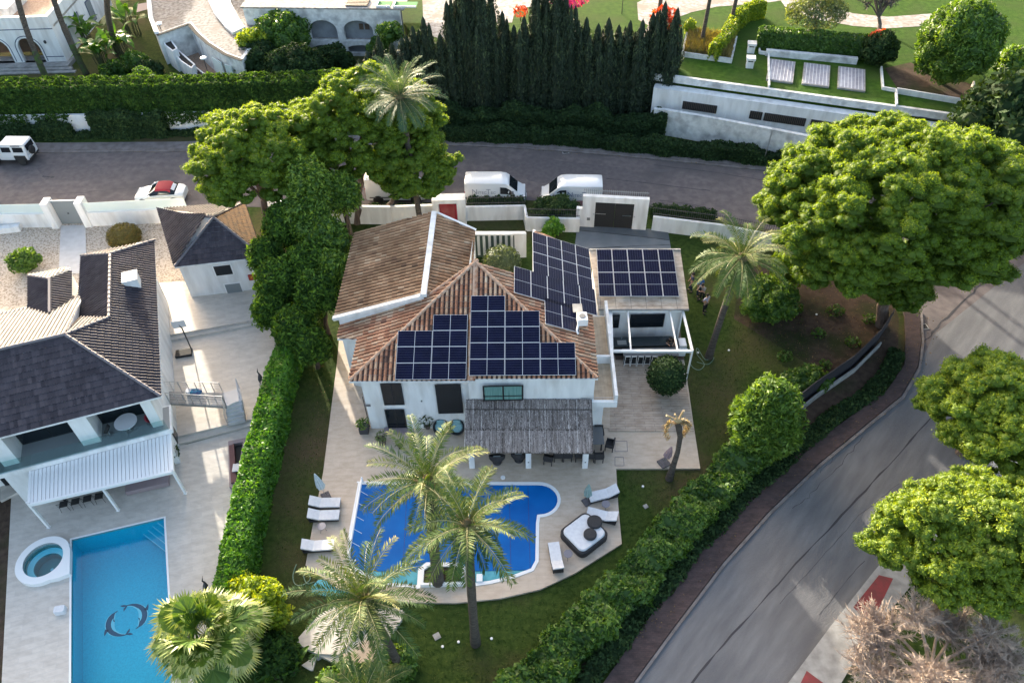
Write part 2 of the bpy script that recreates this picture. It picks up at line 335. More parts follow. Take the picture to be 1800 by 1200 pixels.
leafmat('hedge_mid', [(0.03, 0.075, 0.014), (0.06, 0.13, 0.022), (0.095, 0.185, 0.03), (0.17, 0.27, 0.05)], rough=0.5)
leafmat('dark_green', [(0.014, 0.030, 0.012), (0.022, 0.046, 0.017), (0.034, 0.066, 0.022), (0.06, 0.10, 0.032)], rough=0.75, trans=0.12, spec=0.12)
leafmat('cypress_green', [(0.010, 0.019, 0.010), (0.021, 0.038, 0.020), (0.038, 0.064, 0.032), (0.08, 0.115, 0.048)], rough=0.7, trans=0.08)
leafmat('tree_green', [(0.03, 0.07, 0.014), (0.06, 0.13, 0.02), (0.11, 0.20, 0.03), (0.22, 0.32, 0.045)], rough=0.5)
leafmat('yellow_green', [(0.08, 0.15, 0.012), (0.17, 0.25, 0.018), (0.30, 0.36, 0.025), (0.45, 0.46, 0.04)], rough=0.5)
leafmat('palm_leaf', [(0.020, 0.050, 0.018), (0.036, 0.080, 0.024), (0.065, 0.12, 0.030), (0.12, 0.155, 0.04), (0.20, 0.20, 0.075)], rough=0.6, trans=0.12, spec=0.2)
leafmat('fan_leaf', [(0.03, 0.075, 0.015), (0.07, 0.14, 0.02), (0.14, 0.22, 0.035), (0.32, 0.36, 0.12), (0.50, 0.48, 0.28)], rough=0.4, trans=0.25)
leafmat('palm_blue', [(0.035, 0.08, 0.045), (0.055, 0.11, 0.06), (0.09, 0.15, 0.07), (0.16, 0.22, 0.08)], rough=0.6, trans=0.15, spec=0.2)
leafmat('banana', [(0.03, 0.085, 0.012), (0.06, 0.15, 0.02), (0.12, 0.25, 0.03)], rough=0.5, trans=0.3)
leafmat('red_leaf', [(0.30, 0.02, 0.015), (0.45, 0.05, 0.02), (0.35, 0.10, 0.03)], rough=0.5)
leafmat('magenta_leaf', [(0.45, 0.03, 0.25), (0.60, 0.08, 0.35)], rough=0.5)
leafmat('olive_leaf', [(0.07, 0.10, 0.05), (0.12, 0.16, 0.08), (0.20, 0.25, 0.12)], rough=0.6)
leafmat('rust_leaf', [(0.07, 0.06, 0.02), (0.12, 0.11, 0.025), (0.16, 0.10, 0.03)], rough=0.6)
leafmat('dry_leaf', [(0.22, 0.14, 0.07), (0.36, 0.26, 0.13), (0.50, 0.42, 0.28)], rough=0.7, trans=0.15)
leafmat('grass_leaf', [(0.018, 0.045, 0.008), (0.04, 0.085, 0.014), (0.08, 0.11, 0.025), (0.13, 0.12, 0.05)], rough=0.8, trans=0.15, spec=0.1)
leafmat('litter_leaf', [(0.06, 0.035, 0.02), (0.13, 0.08, 0.04), (0.22, 0.15, 0.07)], rough=0.9, trans=0.05, spec=0.1)
leafmat('straw', [(0.12, 0.09, 0.04), (0.20, 0.16, 0.07), (0.16, 0.17, 0.05)], rough=0.7)
mat('twig', (0.52, 0.42, 0.34), (0.33, 0.26, 0.21), scale=5, rough=0.9)
mat('twig_dark', (0.15, 0.125, 0.11), (0.09, 0.075, 0.065), scale=5, rough=0.9)
mat('cushion_white', (0.70, 0.70, 0.71), (0.62, 0.62, 0.64), scale=6, rough=0.85)
mat('dark_wicker', (0.018, 0.017, 0.019), (0.035, 0.033, 0.035), scale=40, rough=0.7, bump=0.4, bscale=60)
mat('grey_table', (0.16, 0.155, 0.185), rough=0.5)
mat('teal_cloth', (0.25, 0.42, 0.44), (0.2, 0.36, 0.38), scale=8, rough=0.85)
mat('sage_cloth', (0.26, 0.36, 0.35), (0.2, 0.29, 0.28), scale=5, rough=0.85)
mat('pink_cloth', (0.42, 0.30, 0.31), (0.34, 0.24, 0.25), scale=5, rough=0.85)
mat('pale_cloth', (0.55, 0.60, 0.62), (0.46, 0.52, 0.54), scale=5, rough=0.85)
mat('base_stone', (0.13, 0.12, 0.13), (0.08, 0.075, 0.08), scale=10, rough=0.9)
mat('dark_metal', (0.04, 0.042, 0.045), rough=0.5)
mat('steel', (0.5, 0.51, 0.52), rough=0.3, metal=0.9)
mat('grey_gate', (0.20, 0.225, 0.235), rough=0.6)
mat('frosted', (0.60, 0.70, 0.68), (0.68, 0.75, 0.73), scale=0.5, rough=0.2)
mat('counter_dark', (0.035, 0.045, 0.05), rough=0.25)
mat('wood_brown', (0.13, 0.085, 0.06), (0.09, 0.06, 0.045), scale=3, rough=0.6, stretch=(1, 8, 1))
mat('mauve_stone', (0.28, 0.22, 0.23), rough=0.7)
mat('ramp_grey', (0.15, 0.165, 0.175), (0.19, 0.2, 0.21), scale=1, rough=0.75)
mat('ramp_dark', (0.095, 0.105, 0.115), (0.12, 0.13, 0.14), scale=1, rough=0.75)
mat('red_door', (0.33, 0.012, 0.03), (0.40, 0.14, 0.13), scale=0.8, rough=0.6)
mat('brown_gravel', (0.30, 0.19, 0.125), (0.42, 0.30, 0.22), scale=7, rough=0.95, bump=0.4, bscale=10)
mat('blue_line', (0.03, 0.055, 0.12), rough=0.6)
mat('white_gravel', (0.46, 0.44, 0.42), (0.24, 0.21, 0.185), scale=2.6, detail=11, rough=0.9, c3=(0.26, 0.22, 0.18), s3=0.6)
mat('stained_paving', (0.27, 0.255, 0.24), (0.11, 0.095, 0.085), scale=3.2, detail=12, rough=0.9, lo=0.42, hi=0.62, c3=(0.17, 0.14, 0.12), s3=0.5)
mat('pale_blue', (0.10, 0.27, 0.35), (0.20, 0.30, 0.33), scale=1.2, rough=0.5)
mat('green_felt', (0.05, 0.22, 0.06), rough=0.9)
mat('skin', (0.42, 0.25, 0.17), rough=0.6)
mat('hair', (0.03, 0.02, 0.015), rough=0.7)
mat('cloth_blue', (0.03, 0.13, 0.40), rough=0.8)
mat('cloth_grey', (0.34, 0.32, 0.32), rough=0.8)
mat('cloth_lilac', (0.45, 0.42, 0.50), rough=0.8)
mat('cloth_black', (0.012, 0.012, 0.014), rough=0.8)
mat('cloth_navy', (0.02, 0.03, 0.07), rough=0.8)
mat('hose', (0.16, 0.24, 0.16), rough=0.5)
mat('terracotta_pot', (0.10, 0.075, 0.065), rough=0.8)
mat('pot_grey', (0.05, 0.05, 0.052), rough=0.7)
def glassy(name, tintc, g=0.12):
    m = bpy.data.materials.new(name); m.use_nodes = True; N = m.node_tree.nodes; L = m.node_tree.links; N.remove(N['Principled BSDF'])
    t = N.new('ShaderNodeBsdfTransparent'); t.inputs[0].default_value = (*tintc, 1); gl = N.new('ShaderNodeBsdfGlossy'); gl.inputs['Roughness'].default_value = 0.04
    lw = N.new('ShaderNodeLayerWeight'); pw = N.new('ShaderNodeMath'); pw.operation = 'POWER'; pw.inputs[1].default_value = 4; L.new(lw.outputs['Facing'], pw.inputs[0])
    ml = N.new('ShaderNodeMath'); ml.operation = 'MULTIPLY_ADD'; ml.inputs[1].default_value = 0.7; ml.inputs[2].default_value = 0.03; L.new(pw.outputs[0], ml.inputs[0]); mx = N.new('ShaderNodeMixShader')
    L.new(ml.outputs[0], mx.inputs[0]); L.new(t.outputs[0], mx.inputs[1]); L.new(gl.outputs[0], mx.inputs[2]); L.new(mx.outputs[0], N['Material Output'].inputs[0])
    if 'water' in name:
        n = N.new('ShaderNodeTexNoise'); n.inputs['Scale'].default_value = 2.5; n.inputs['Detail'].default_value = 3; tc = N.new('ShaderNodeTexCoord'); L.new(tc.outputs['Object'], n.inputs[0])
        bp = N.new('ShaderNodeBump'); bp.inputs['Strength'].default_value = 0.25; bp.inputs['Distance'].default_value = 0.03; L.new(n.outputs[0], bp.inputs['Height']); L.new(bp.outputs[0], gl.inputs['Normal'])
    MATS[name] = m
glassy('water', (0.60, 0.94, 0.98)); glassy('clear_glass', (0.78, 0.88, 0.88))
# ------------------------------------------------------------------ ground, roads, terraces
PV = math.radians(-1.4)                                        # plan direction of the tiled villa
POOL_L = A([(126, 948), (288, 910), (296, 1055), (303, 1215), (125, 1215)], 0.05)
spaC = at(80, 988, 0.05)
def circ(c, rx, ry, n=40, a0=0, a1=2*math.pi): return [(c[0]+rx*math.cos(a0+(a1-a0)*i/n), c[1]+ry*math.sin(a0+(a1-a0)*i/n)) for i in range(n)]
SPA = circ(spaC, 1.02, 1.02)
mb = MB(); mb.prism([(-170, -60), (170, -60), (170, 260), (-170, 260)], -0.5, 0.0, holes=[[(p.x, p.y) for p in POOL_L], SPA], bottom=False, sides=False)
struct(mb, 'ground', 'lawn')
def sheet(name, px, z, m, th=0.0, z0=None, holes=()):
    mb = MB(); pts = [at(x, y, z) for x, y in px]
    mb.prism(pts, (z-th) if z0 is None else z0, z, holes=holes, bottom=False, sides=th > 0 or z0 is not None); return struct(mb, name, m)
BLD = [(820, 1520), (940, 1360), (1060, 1200), (1130, 1100), (1220, 980), (1300, 893), (1400, 800), (1500, 728), (1560, 685), (1590, 640), (1592, 600), (1590, 560), (1565, 480), (1500, 440), (1440, 415), (1340, 402), (1262, 386), (1145, 366), (1018, 358), (925, 352), (820, 352), (755, 356), (620, 366), (300, 362), (0, 370), (-200, 376), (-700, 400)]
RFAR = [(-700, 262), (-200, 256), (75, 264), (320, 262), (560, 252), (700, 250), (820, 252), (900, 256), (1000, 263), (1100, 271), (1200, 281), (1300, 291), (1370, 298), (1500, 315), (1640, 330), (2000, 345)]
RIGHT = [(2000, 520), (1880, 640), (1800, 722), (1700, 822), (1640, 880), (1535, 1005), (1460, 1100), (1385, 1200), (1320, 1300), (1180, 1520)]
sheet('road', RFAR+RIGHT+BLD, 0.008, 'asphalt')
# lighter resurfaced carriageway on the right
sheet('resurfaced_lane', [(2000, 330), (1800, 462), (1715, 530), (1640, 590), (1618, 640), (1585, 690), (1520, 742), (1440, 815), (1360, 893), (1290, 970), (1210, 1065), (1110, 1200), (1000, 1360), (890, 1520), (1180, 1520), (1320, 1300), (1385, 1200), (1460, 1100), (1535, 1005), (1640, 880), (1700, 822), (1800, 722), (1880, 640), (2000, 520)], 0.012, 'asphalt_new')
def crack(pts, w=0.07, z=0.017, n=6, jit=0.10, m='tar', name='tar_seam'):
    P = [at(x, y, z) for x, y in pts]; Q = []
    for i in range(len(P)-1):
        for k in range(n): Q.append(P[i].lerp(P[i+1], k/n))
    Q.append(P[-1]); mb = MB(); L = []
    for i, q in enumerate(Q):
        d = (Q[min(i+1, len(Q)-1)]-Q[max(i-1, 0)]); d.z = 0; d.normalize(); nn = Vector((-d.y, d.x, 0)); j = random.uniform(-jit, jit); ww = w*random.uniform(0.3, 1.2)/2
        L.append((q+nn*(j+ww), q+nn*(j-ww)))
    for a, b in zip(L, L[1:]): mb.face([a[1], b[1], b[0], a[0]])
    return mb
mb = MB()
for pts, w, j in [([(1700, 672), (1640, 730), (1560, 820), (1480, 905), (1400, 990), (1300, 1100), (1215, 1200)], 0.10, 0.03),
               ([(1517, 768), (1480, 815), (1425, 868), (1395, 895)], 0.03, 0.10), ([(1490, 770), (1460, 810), (1440, 830)], 0.02, 0.08),
               ([(1580, 850), (1510, 905), (1440, 985), (1370, 1060)], 0.02, 0.04), ([(1730, 495), (1690, 530), (1640, 585), (1618, 612)], 0.16, 0.12), ([(1520, 985), (1480, 1030), (1440, 1080)], 0.03, 0.04),
               ([(1066, 314), (1140, 322), (1200, 330), (1248, 335)], 0.10, 0.02), ([(1160, 352), (1220, 360), (1250, 368)], 0.08, 0.02), ([(1150, 290), (1250, 302), (1350, 318)], 0.07, 0.05),
               ([(20, 345), (150, 338), (240, 330)], 0.03, 0.1), ([(75, 310), (95, 312)], 0.25, 0.02), ([(690, 325), (760, 315)], 0.05, 0.05)]:
    m_ = crack(pts, w, jit=j); mb.mesh(m_.v, m_.f)
struct(mb, 'tar_seams', 'tar')
mb = MB()
for (x, y, r) in [(97, 351, 0.5), (118, 353, 0.45), (60, 318, 0.6), (1160, 300, 0.7), (905, 290, 0.5)]:
    c = at(x, y, 0.013); mb.prism([(c.x+r*random.uniform(0.6, 1.1)*math.cos(k/9*6.283)*1.4, c.y+r*random.uniform(0.5, 0.9)*math.sin(k/9*6.283)*0.6) for k in range(9)], 0, 0.013, bottom=False, sides=False)
struct(mb, 'oil_stains', mat('stain', (0.075, 0.068, 0.072), rough=0.6))
sheet('asphalt_patch', [(885, 285), (960, 280), (1100, 296), (1135, 318), (1120, 336), (1010, 330), (930, 318)], 0.011, mat('asphalt_worn', (.085, .073, .076), (.115, .10, .10), scale=2.5, detail=12, rough=.85))
sheet('asphalt_patch', [(60, 290), (170, 288), (190, 306), (150, 318), (80, 316)], 0.011, 'asphalt_worn')
# far pavement and kerb
def strip(name, outer, inner, z, m, th=0.12):
    mb = MB(); mb.prism([at(x, y, z) for x, y in outer]+[at(x, y, z) for x, y in reversed(inner)], z-th, z, bottom=False); return struct(mb, name, m)
strip('far_pavement', [(x, y-13) for x, y in RFAR[:-2]], RFAR[:-2], 0.12, 'kerb')
strip('far_kerb', [(x, y+0.6) for x, y in RFAR[:-2]], [(x, y+3.6) for x, y in RFAR[:-2]], 0.10, 'concrete_light' if False else 'kerb')
# brick-red pavement round the corner plot
INN = [(820, 1520), (940, 1360), (1060, 1200), (1130, 1100), (1220, 980), (1300, 893), (1400, 800), (1500, 728), (1560, 685), (1590, 640), (1592, 600), (1590, 545)]
OUT = [(885, 1520), (998, 1360), (1112, 1200), (1180, 1107), (1270, 988), (1350, 899), (1440, 813), (1535, 735), (1585, 694), (1613, 645), (1619, 600), (1616, 545)]
strip('red_pavement', INN, OUT, 0.13, 'red_paving', 0.13)
strip('red_pavement_kerb', [(x+1.5, y+0.8) for x, y in OUT], [(x+6, y+3.5) for x, y in OUT], 0.11, 'kerb', 0.11)
# pavement on the right with red painted bays
strip('right_pavement', [(2000, 520), (1880, 640), (1800, 722), (1700, 822), (1640, 880), (1535, 1005), (1460, 1100), (1385, 1200), (1320, 1300), (1180, 1520)], [(2040, 575), (1840, 775), (1680, 935), (1575, 1060), (1505, 1155), (1420, 1300), (1280, 1520)], 0.13, 'concrete_light', 0.13)
for i, q in enumerate([[(1545, 1010), (1570, 1016), (1545, 1068), (1530, 1100), (1500, 1066)], [(1418, 1178), (1448, 1200), (1440, 1240), (1395, 1225)]]):
    sheet('red_paint_bay', q, 0.14, 'red_paint')
sheet('planting_strip', [(815, 1500), (925, 1350), (1048, 1205), (1120, 1098), (1210, 978), (1290, 888), (1390, 795), (1490, 722), (1550, 680), (1578, 640), (1580, 560), (1560, 500), (1500, 450), (1420, 430), (1300, 480), (1290, 560), (1420, 640), (1300, 860), (1180, 960), (1050, 1110)], 0.004, 'earth')
def drain(px, py, w=0.55, name='drain_cover', label='', z=0.02):
    c = at(px, py, z); mb = MB(); mb.box(-w/2, -w/2, -0.01, w/2, w/2, 0.02); mb.mi = 1; mb.box(-w/2+0.08, -w/2+0.08, 0.021, w/2-0.08, w/2-0.08, 0.026)
    o = single(mb, name, ['concrete_light', 'rubber'], label, 'drain cover'); o.location = c; o.rotation_euler.z = 0.1; return o
drain(1624, 574, label='square drain cover in the asphalt beside the bend of the red pavement')
drain(994, 267, 0.6, label='dark road gully in front of the cypress row')

# ---- right villa plot: terrace, pool
TZ = 0.14
PO = [(598, 575), (592, 640), (568, 830), (553, 905), (537, 993), (560, 1010), (590, 1032), (650, 1050), (720, 1058), (800, 1059), (880, 1051), (950, 1035), (1010, 1007), (1093, 955), (1087, 890), (1083, 823), (1231, 823), (1219, 745), (1207, 660), (1197, 600), (1190, 540), (1000, 540), (600, 560)]
def arcpx(c, rx, ry, a0, a1, n): return [(c[0]+rx*math.cos(math.radians(a0+(a1-a0)*i/n)), c[1]-ry*math.sin(math.radians(a0+(a1-a0)*i/n))) for i in range(n+1)]
POOLPX = [(633, 849), (945, 850)]+arcpx((947, 878), 35, 28, 80, -72, 12)+[(946, 906), (944, 920), (943, 985), (935, 1000), (900, 1013), (862, 1022), (826, 1027), (820, 1000), (808, 990), (750, 990), (737, 1000), (735, 1030), (690, 1026), (650, 1012), (622, 998), (613, 985), (618, 930)]
pool_xy = [at(x, y, TZ) for x, y in POOLPX]
def inset(poly, d):
    n = len(poly); ar = sum(poly[i][0]*poly[(i+1) % n][1]-poly[(i+1) % n][0]*poly[i][1] for i in range(n)); sg = 1 if ar > 0 else -1; o = []
    for i in range(n):
        p0, p1, p2 = [Vector((q[0], q[1])) for q in (poly[i-1], poly[i], poly[(i+1) % n])]
        a = (p1-p0).normalized(); b = (p2-p1).normalized(); nn = Vector((-a.y-b.y, a.x+b.x))*sg
        if nn.length < 1e-4: nn = Vector((-a.y, a.x))*sg
        nn.normalize(); k = max(0.5, abs(nn.dot(Vector((-a.y, a.x))))); o.append((p1.x+nn.x*d/k, p1.y+nn.y*d/k))
    return o
mb = MB(); outer_p = A(PO, TZ); mb.prism([(p.x, p.y) for p in outer_p], -0.1, TZ, holes=[[(p.x, p.y) for p in pool_xy]], bottom=False); struct(mb, 'pool_terrace', 'travertine')
pool = thing('swimming_pool', 'swimming pool under a royal blue cover in front of the reed porch', 'swimming pool', at(780, 930, TZ))
mb = MB(); co = inset(pool_xy, -0.12); ci = inset(pool_xy, 0.06); mb.prism(co, TZ-0.05, TZ+0.03, holes=[ci]); mb.build('coping', 'white_paint', pool)
mb = MB(); mb.prism(inset(pool_xy, 0.05), 0.0, 0.055, bottom=False, sides=False); mb.build('pool_water', 'pool_strip', pool)
cv = [at(x, y, 0.08) for x, y in [(635, 852), (945, 853)]+arcpx((947, 879), 33, 26, 80, -72, 12)+[(944, 908), (941, 985), (935, 1001), (822, 1003), (815, 988), (745, 988), (730, 1003), (640, 1003), (616, 985), (620, 930)]]
mb = MB(); mb.prism(cv, 0.06, 0.085, bottom=False); cov = mb.build('pool_cover', 'pool_cover', pool)
mb = MB()
for x0, x1 in [(672, 660), (716, 708), (760, 756), (805, 804), (850, 851), (895, 898), (928, 932)]:
    a, b = at(x0, 854, 0.09), at(x1, 1001 if not 740 < x1 < 812 else 986, 0.09); mb.beam(a, b, 0.03, 0.012)
mb.build('cover_seam', 'cover_seam', cov)
mb = MB(); a, b = at(636, 840, 0.55), at(612, 978, 0.55); mb.tube([a, b], 0.07, 10)
rl = thing('cover_roller', 'long white cover roller along the left edge of the blue covered pool', 'pool roller', at(624, 910, TZ))
mb.build('tube', 'white_paint', rl)
for q in (a, b):
    mb = MB(); mb.beam(q+Vector((-0.35, 0, -0.40)), q+Vector((0.35, 0, -0.40)), 0.08, 0.06); mb.beam(q+Vector((0, 0, -0.4)), q+Vector((0, 0, 0.1)), 0.07, 0.07); mb.build('stand', 'white_paint', rl)
mb = MB()
for t in (0.17, 0.33, 0.5, 0.66, 0.82): p = a.lerp(b, t); mb.beam(p, p+Vector((0.42, -0.06, -0.42)), 0.03, 0.01)
mb.build('strap', 'white_paint', rl)
# island planter in the pool rim
pl = thing('pool_planter', 'white planter cut into the front rim of the blue pool round a palm trunk', 'planter', at(780, 1015, TZ))
pin = [at(x, y, TZ) for x, y in [(740, 1032), (742, 1003), (754, 995), (804, 995), (814, 1003), (818, 1030)]]
mb = MB(); mb.prism(pin, TZ-0.1, TZ+0.28, holes=[inset(pin, 0.14)]); mb.build('rim', 'white_paint', pl)
mb = MB(); mb.prism(inset(pin, 0.13), TZ, TZ+0.16, bottom=False); mb.build('soil', 'earth', pl)
# boards laid in the deck at the right, step line
sheet('weathered_boards', [(1080, 640), (1200, 640), (1207, 680), (1220, 757), (1070, 757), (1072, 706)], TZ+0.06, 'weathered_deck', 0.06)
sheet('porch_step', [(1042, 706), (1072, 706), (1072, 752), (1042, 750)], TZ+0.063, 'travertine', 0.06)
mb = MB()
for (x0, y0, x1, y1) in [(1081, 775, 1102, 793), (1081, 803, 1096, 818)]:
    P = [at(x0, y0, TZ+0.006), at(x1, y0, TZ+0.006), at(x1+1, y1, TZ+0.006), at(x0, y1, TZ+0.006)]
    for i in range(4): mb.beam(P[i], P[(i+1) % 4], 0.03, 0.008)
single(mb, 'inspection_cover', 'grey_table', 'pair of square inspection cover frames set in the paving right of the porch', 'inspection cover', at(1090, 795, TZ))
# lower steps of the front garden
for i, (q, z) in enumerate([([(517, 1128), (562, 1078), (600, 1060), (648, 1098), (595, 1150), (556, 1148)], 0.30), ([(556, 1149), (600, 1065), (712, 1068), (705, 1090), (668, 1142), (612, 1176)], 0.22), ([(583, 1140), (612, 1150), (672, 1100), (660, 1160), (628, 1182)], 0.26), ([(530, 1168), (558, 1150), (550, 1177), (545, 1177)], 0.12)]):
    sheet('garden_step', q, z, 'grey_porcelain' if i != 2 else 'travertine', z)
sheet('shallow_pool', [(546, 1032), (560, 1018), (610, 1018), (640, 1030), (610, 1046), (570, 1046), (548, 1040)], 0.10, 'pool_strip', 0.1)

# ---- left plot: grey terraces, pool, spa, gravel
LP = [(20, 870), (60, 855), (200, 800), (330, 780), (435, 752), (470, 742), (430, 800), (420, 860), (405, 940), (385, 1020), (365, 1060), (400, 1215), (395, 1420), (-10, 1420), (2, 1215), (20, 870)]
mb = MB(); mb.prism([(p.x, p.y) for p in A(LP, 0.05)][:-1], -0.1, 0.05, holes=[[(p.x, p.y) for p in POOL_L], SPA], bottom=False); struct(mb, 'grey_terrace', 'grey_porcelain')
# the middle step and the upper terrace
sheet('step', [(0, 880), (60, 850), (319, 778), (440, 748), (500, 730), (500, 600), (200, 600), (0, 700)], 0.20, 'grey_porcelain', 0.2)
sheet('middle_terrace', [(60, 830), (318, 765), (440, 737), (500, 722), (500, 540), (200, 560), (0, 700)], 0.35, 'grey_porcelain', 0.15)
sheet('upper_step', [(290, 597), (300, 597), (465, 567), (500, 558), (500, 500), (250, 500), (250, 597)], 0.52, 'grey_porcelain', 0.17)
sheet('upper_terrace', [(285, 588), (300, 588), (465, 559), (500, 550), (500, 480), (250, 500), (250, 590)], 0.69, 'grey_porcelain', 0.17)
sheet('gravel_yard', [(-40, 394), (300, 388), (345, 440), (345, 470), (330, 500), (318, 560), (200, 600), (-40, 640)], 0.06, 'gravel', 0.06)
sheet('garden_path', [(107, 396), (150, 396), (152, 480), (103, 480)], 0.12, 'path_grey', 0.08)
pl = thing('swimming_pool', 'long turquoise swimming pool with a pair of mosaic dolphins on its floor', 'swimming pool', at(210, 1060, 0.05))
p2 = [(p.x, p.y) for p in POOL_L]
mb = MB(); mb.prism(p2, -1.35, 0.04, top=False, bottom=False)
mb.f = [tuple(reversed(f)) for f in mb.f]; mb.build('pool_wall', 'pool_tile', pl)
mb = MB(); mb.prism(p2, -1.36, -1.35, bottom=False, sides=False); mb.build('pool_floor', 'pool_tile', pl)
mb = MB(); mb.prism(p2, -0.07, -0.06, bottom=False, sides=False); mb.build('pool_water', 'water', pl)
mb = MB(); mb.prism(inset(POOL_L, -0.10), 0.05, 0.062, holes=[p2]); mb.build('coping', 'white_paint', pl)
Pc = POOL_L[1]; du = (POOL_L[0]-POOL_L[1]).normalized(); dv = (POOL_L[2]-POOL_L[1]).normalized()
for k in range(4):
    L = 1.55-0.36*k; z = -1.0+0.26*k; q = [Pc, Pc+du*L*0.95, Pc+dv*L*1.25]
    mb = MB(); mb.prism([(p.x, p.y) for p in q], z-0.26, z, bottom=False); mb.build('step', 'pool_tile', pl)
    mb = MB(); mb.beam(Vector((q[1].x, q[1].y, z+0.005)), Vector((q[2].x, q[2].y, z+0.005)), 0.05, 0.012); mb.build('step_edge', 'mosaic_light', pl)
# dolphins drawn as mosaic on the floor
def ribbon(path, ws, z):
    mb = MB(); L = []
    for i, p in enumerate(path):
        d = (path[min(i+1, len(path)-1)]-path[max(i-1, 0)]).normalized(); n = Vector((-d.y, d.x, 0)); L.append((p+n*ws[i]/2, p-n*ws[i]/2))
    for a, b in zip(L, L[1:]): mb.face([(a[1].x, a[1].y, z), (b[1].x, b[1].y, z), (b[0].x, b[0].y, z), (a[0].x, a[0].y, z)])
    return mb
dc = at(222, 1088, -1.3)
for rot in (0.0, math.pi):
    def D(a, r): a = math.radians(a); return Vector((dc.x+r*1.0*math.cos(a+rot-0.35), dc.y+r*0.95*math.sin(a+rot-0.35), 0))
    arc = [D(a, 0.86) for a in range(-10, 131, 10)]; ws = [0.05, 0.20, 0.30, 0.34, 0.36, 0.36, 0.34, 0.31, 0.27, 0.23, 0.19, 0.15, 0.11, 0.07, 0.04]
    mb = ribbon(arc, [w*1.35 for w in ws], -1.346); b_ = mb.build('dolphin_outline', 'mosaic_light', pl)
    mb = ribbon([D(a, 0.88) for a in range(-10, 131, 10)], ws, -1.342)
    m2 = ribbon([D(126, 0.86), D(136, 0.72), D(142, 0.60)], [0.05, 0.13, 0.02], -1.342); m3 = ribbon([D(126, 0.86), D(138, 0.92), D(146, 1.02)], [0.05, 0.13, 0.02], -1.342)
    m4 = ribbon([D(52, 1.02), D(60, 1.16), D(66, 1.26)], [0.22, 0.12, 0.02], -1.342); m5 = ribbon([D(18, 0.74), D(30, 0.60)], [0.12, 0.02], -1.342); m6 = ribbon([D(-10, 0.86), D(-20, 0.84)], [0.08, 0.03], -1.342)
    for m_ in (m2, m3, m4, m5, m6): mb.mesh(m_.v, m_.f)
    mb.build('dolphin', 'mosaic_dark', b_ if False else pl)
    mb = ribbon([D(a, 0.74) for a in range(14, 101, 12)], [0.03, 0.09, 0.1, 0.1, 0.1, 0.08, 0.06, 0.03], -1.338); mb.build('dolphin_belly', 'mosaic_light', pl)
sp = thing('spa_tub', 'round white rimmed spa tub beside the turquoise pool', 'spa', (spaC.x, spaC.y, 0.05))
mb = MB(); c = (spaC.x, spaC.y); ro = circ(c, 1.42, 1.45, 40, 0.25, 2*math.pi-0.9); ext = at(122, 962, 0.3), at(122, 1010, 0.3)
outp = circ(c, 1.40, 1.42, 30, math.radians(48), math.radians(312))+[(at(100, 1017, .3).x, at(100, 1017, .3).y), (at(123, 1008, .3).x, at(123, 1008, .3).y), (at(124, 966, .3).x, at(124, 966, .3).y)]
mb.prism(outp, 0.04, 0.36, holes=[SPA]); mb.build('rim', 'white_paint', sp)
mb = MB(); mb.lathe([(1.02, 0.34), (1.02, -0.25), (0.72, -0.30), (0.70, -0.75), (0.0, -0.78)], 40, (c[0], c[1], 0), cap=False); mb.f = [tuple(reversed(f)) for f in mb.f]; mb.build('basin', 'spa_inner', sp)
mb = MB(); mb.lathe([(1.02, -0.20), (1.01, -0.235), (0.74, -0.285)], 40, (c[0], c[1], 0.01), cap=False); mb.build('seat_ring', 'pool_tile_pale', sp)
mb = MB(); mb.prism(circ(c, 1.01, 1.01), 0.17, 0.18, bottom=False, sides=False); mb.build('spa_water', 'water', sp)
mb = MB(); mb.lathe([(0.0, 0), (0.09, 0), (0.09, 0.02), (0.0, 0.025)], 12, (c[0], c[1], -0.77)); mb.build('spa_light', 'mosaic_light', sp)

# ---- upper gardens across the road
UZ = 4.5
mb = MB(); CR = [(700, 30), (760, 100), (1100, 122), (1185, 133), (1575, 186), (1762, 212), (2100, 258)]
pts = [at(x, y, UZ) for x, y in CR]+[Vector((150, 60, 0)), Vector((150, 250, 0)), Vector((-20, 250, 0)), Vector((-14, 100, 0))]
mb.prism(pts, 0, UZ, bottom=False); struct(mb, 'upper_lawn', 'lawn_bright')
mb = MB(); mb.prism([(-150, 66.0), (-43, 66.4), (-30, 66.2), (-12, 66.6), (-2, 67), (-2, 78), (-13.5, 100), (-20, 250), (-150, 250)], 0, 1.5, bottom=False); struct(mb, 'left_upper_garden', 'lawn')
sheet('white_drive', [(740, -60), (745, 60), (800, 75), (860, 40), (900, 40), (905, 18), (1010, -5), (1010, -60)], UZ+0.01, 'white_gravel')
sheet('garden_path', [(1130, 60), (1140, 45), (1122, 35), (1120, 5), (1150, -10), (1320, -60), (1450, -60), (1420, -5), (1340, 6), (1260, 12), (1215, 22), (1180, 35), (1150, 62), (1140, 90), (1120, 95)], UZ+0.012, 'white_gravel')
sheet('stone_path', [(1350, -30), (1380, 12), (1425, 32), (1500, 46), (1560, 50), (1640, 45), (1700, 30), (1740, -5), (1780, -40), (1720, -40), (1690, 2), (1640, 24), (1560, 30), (1500, 24), (1450, 10), (1420, -30)], UZ+0.014, 'white_gravel')
sheet('dirt_bed', [(1555, 120), (1600, 110), (1712, 150), (1708, 178), (1580, 160)], UZ+0.02, 'earth')
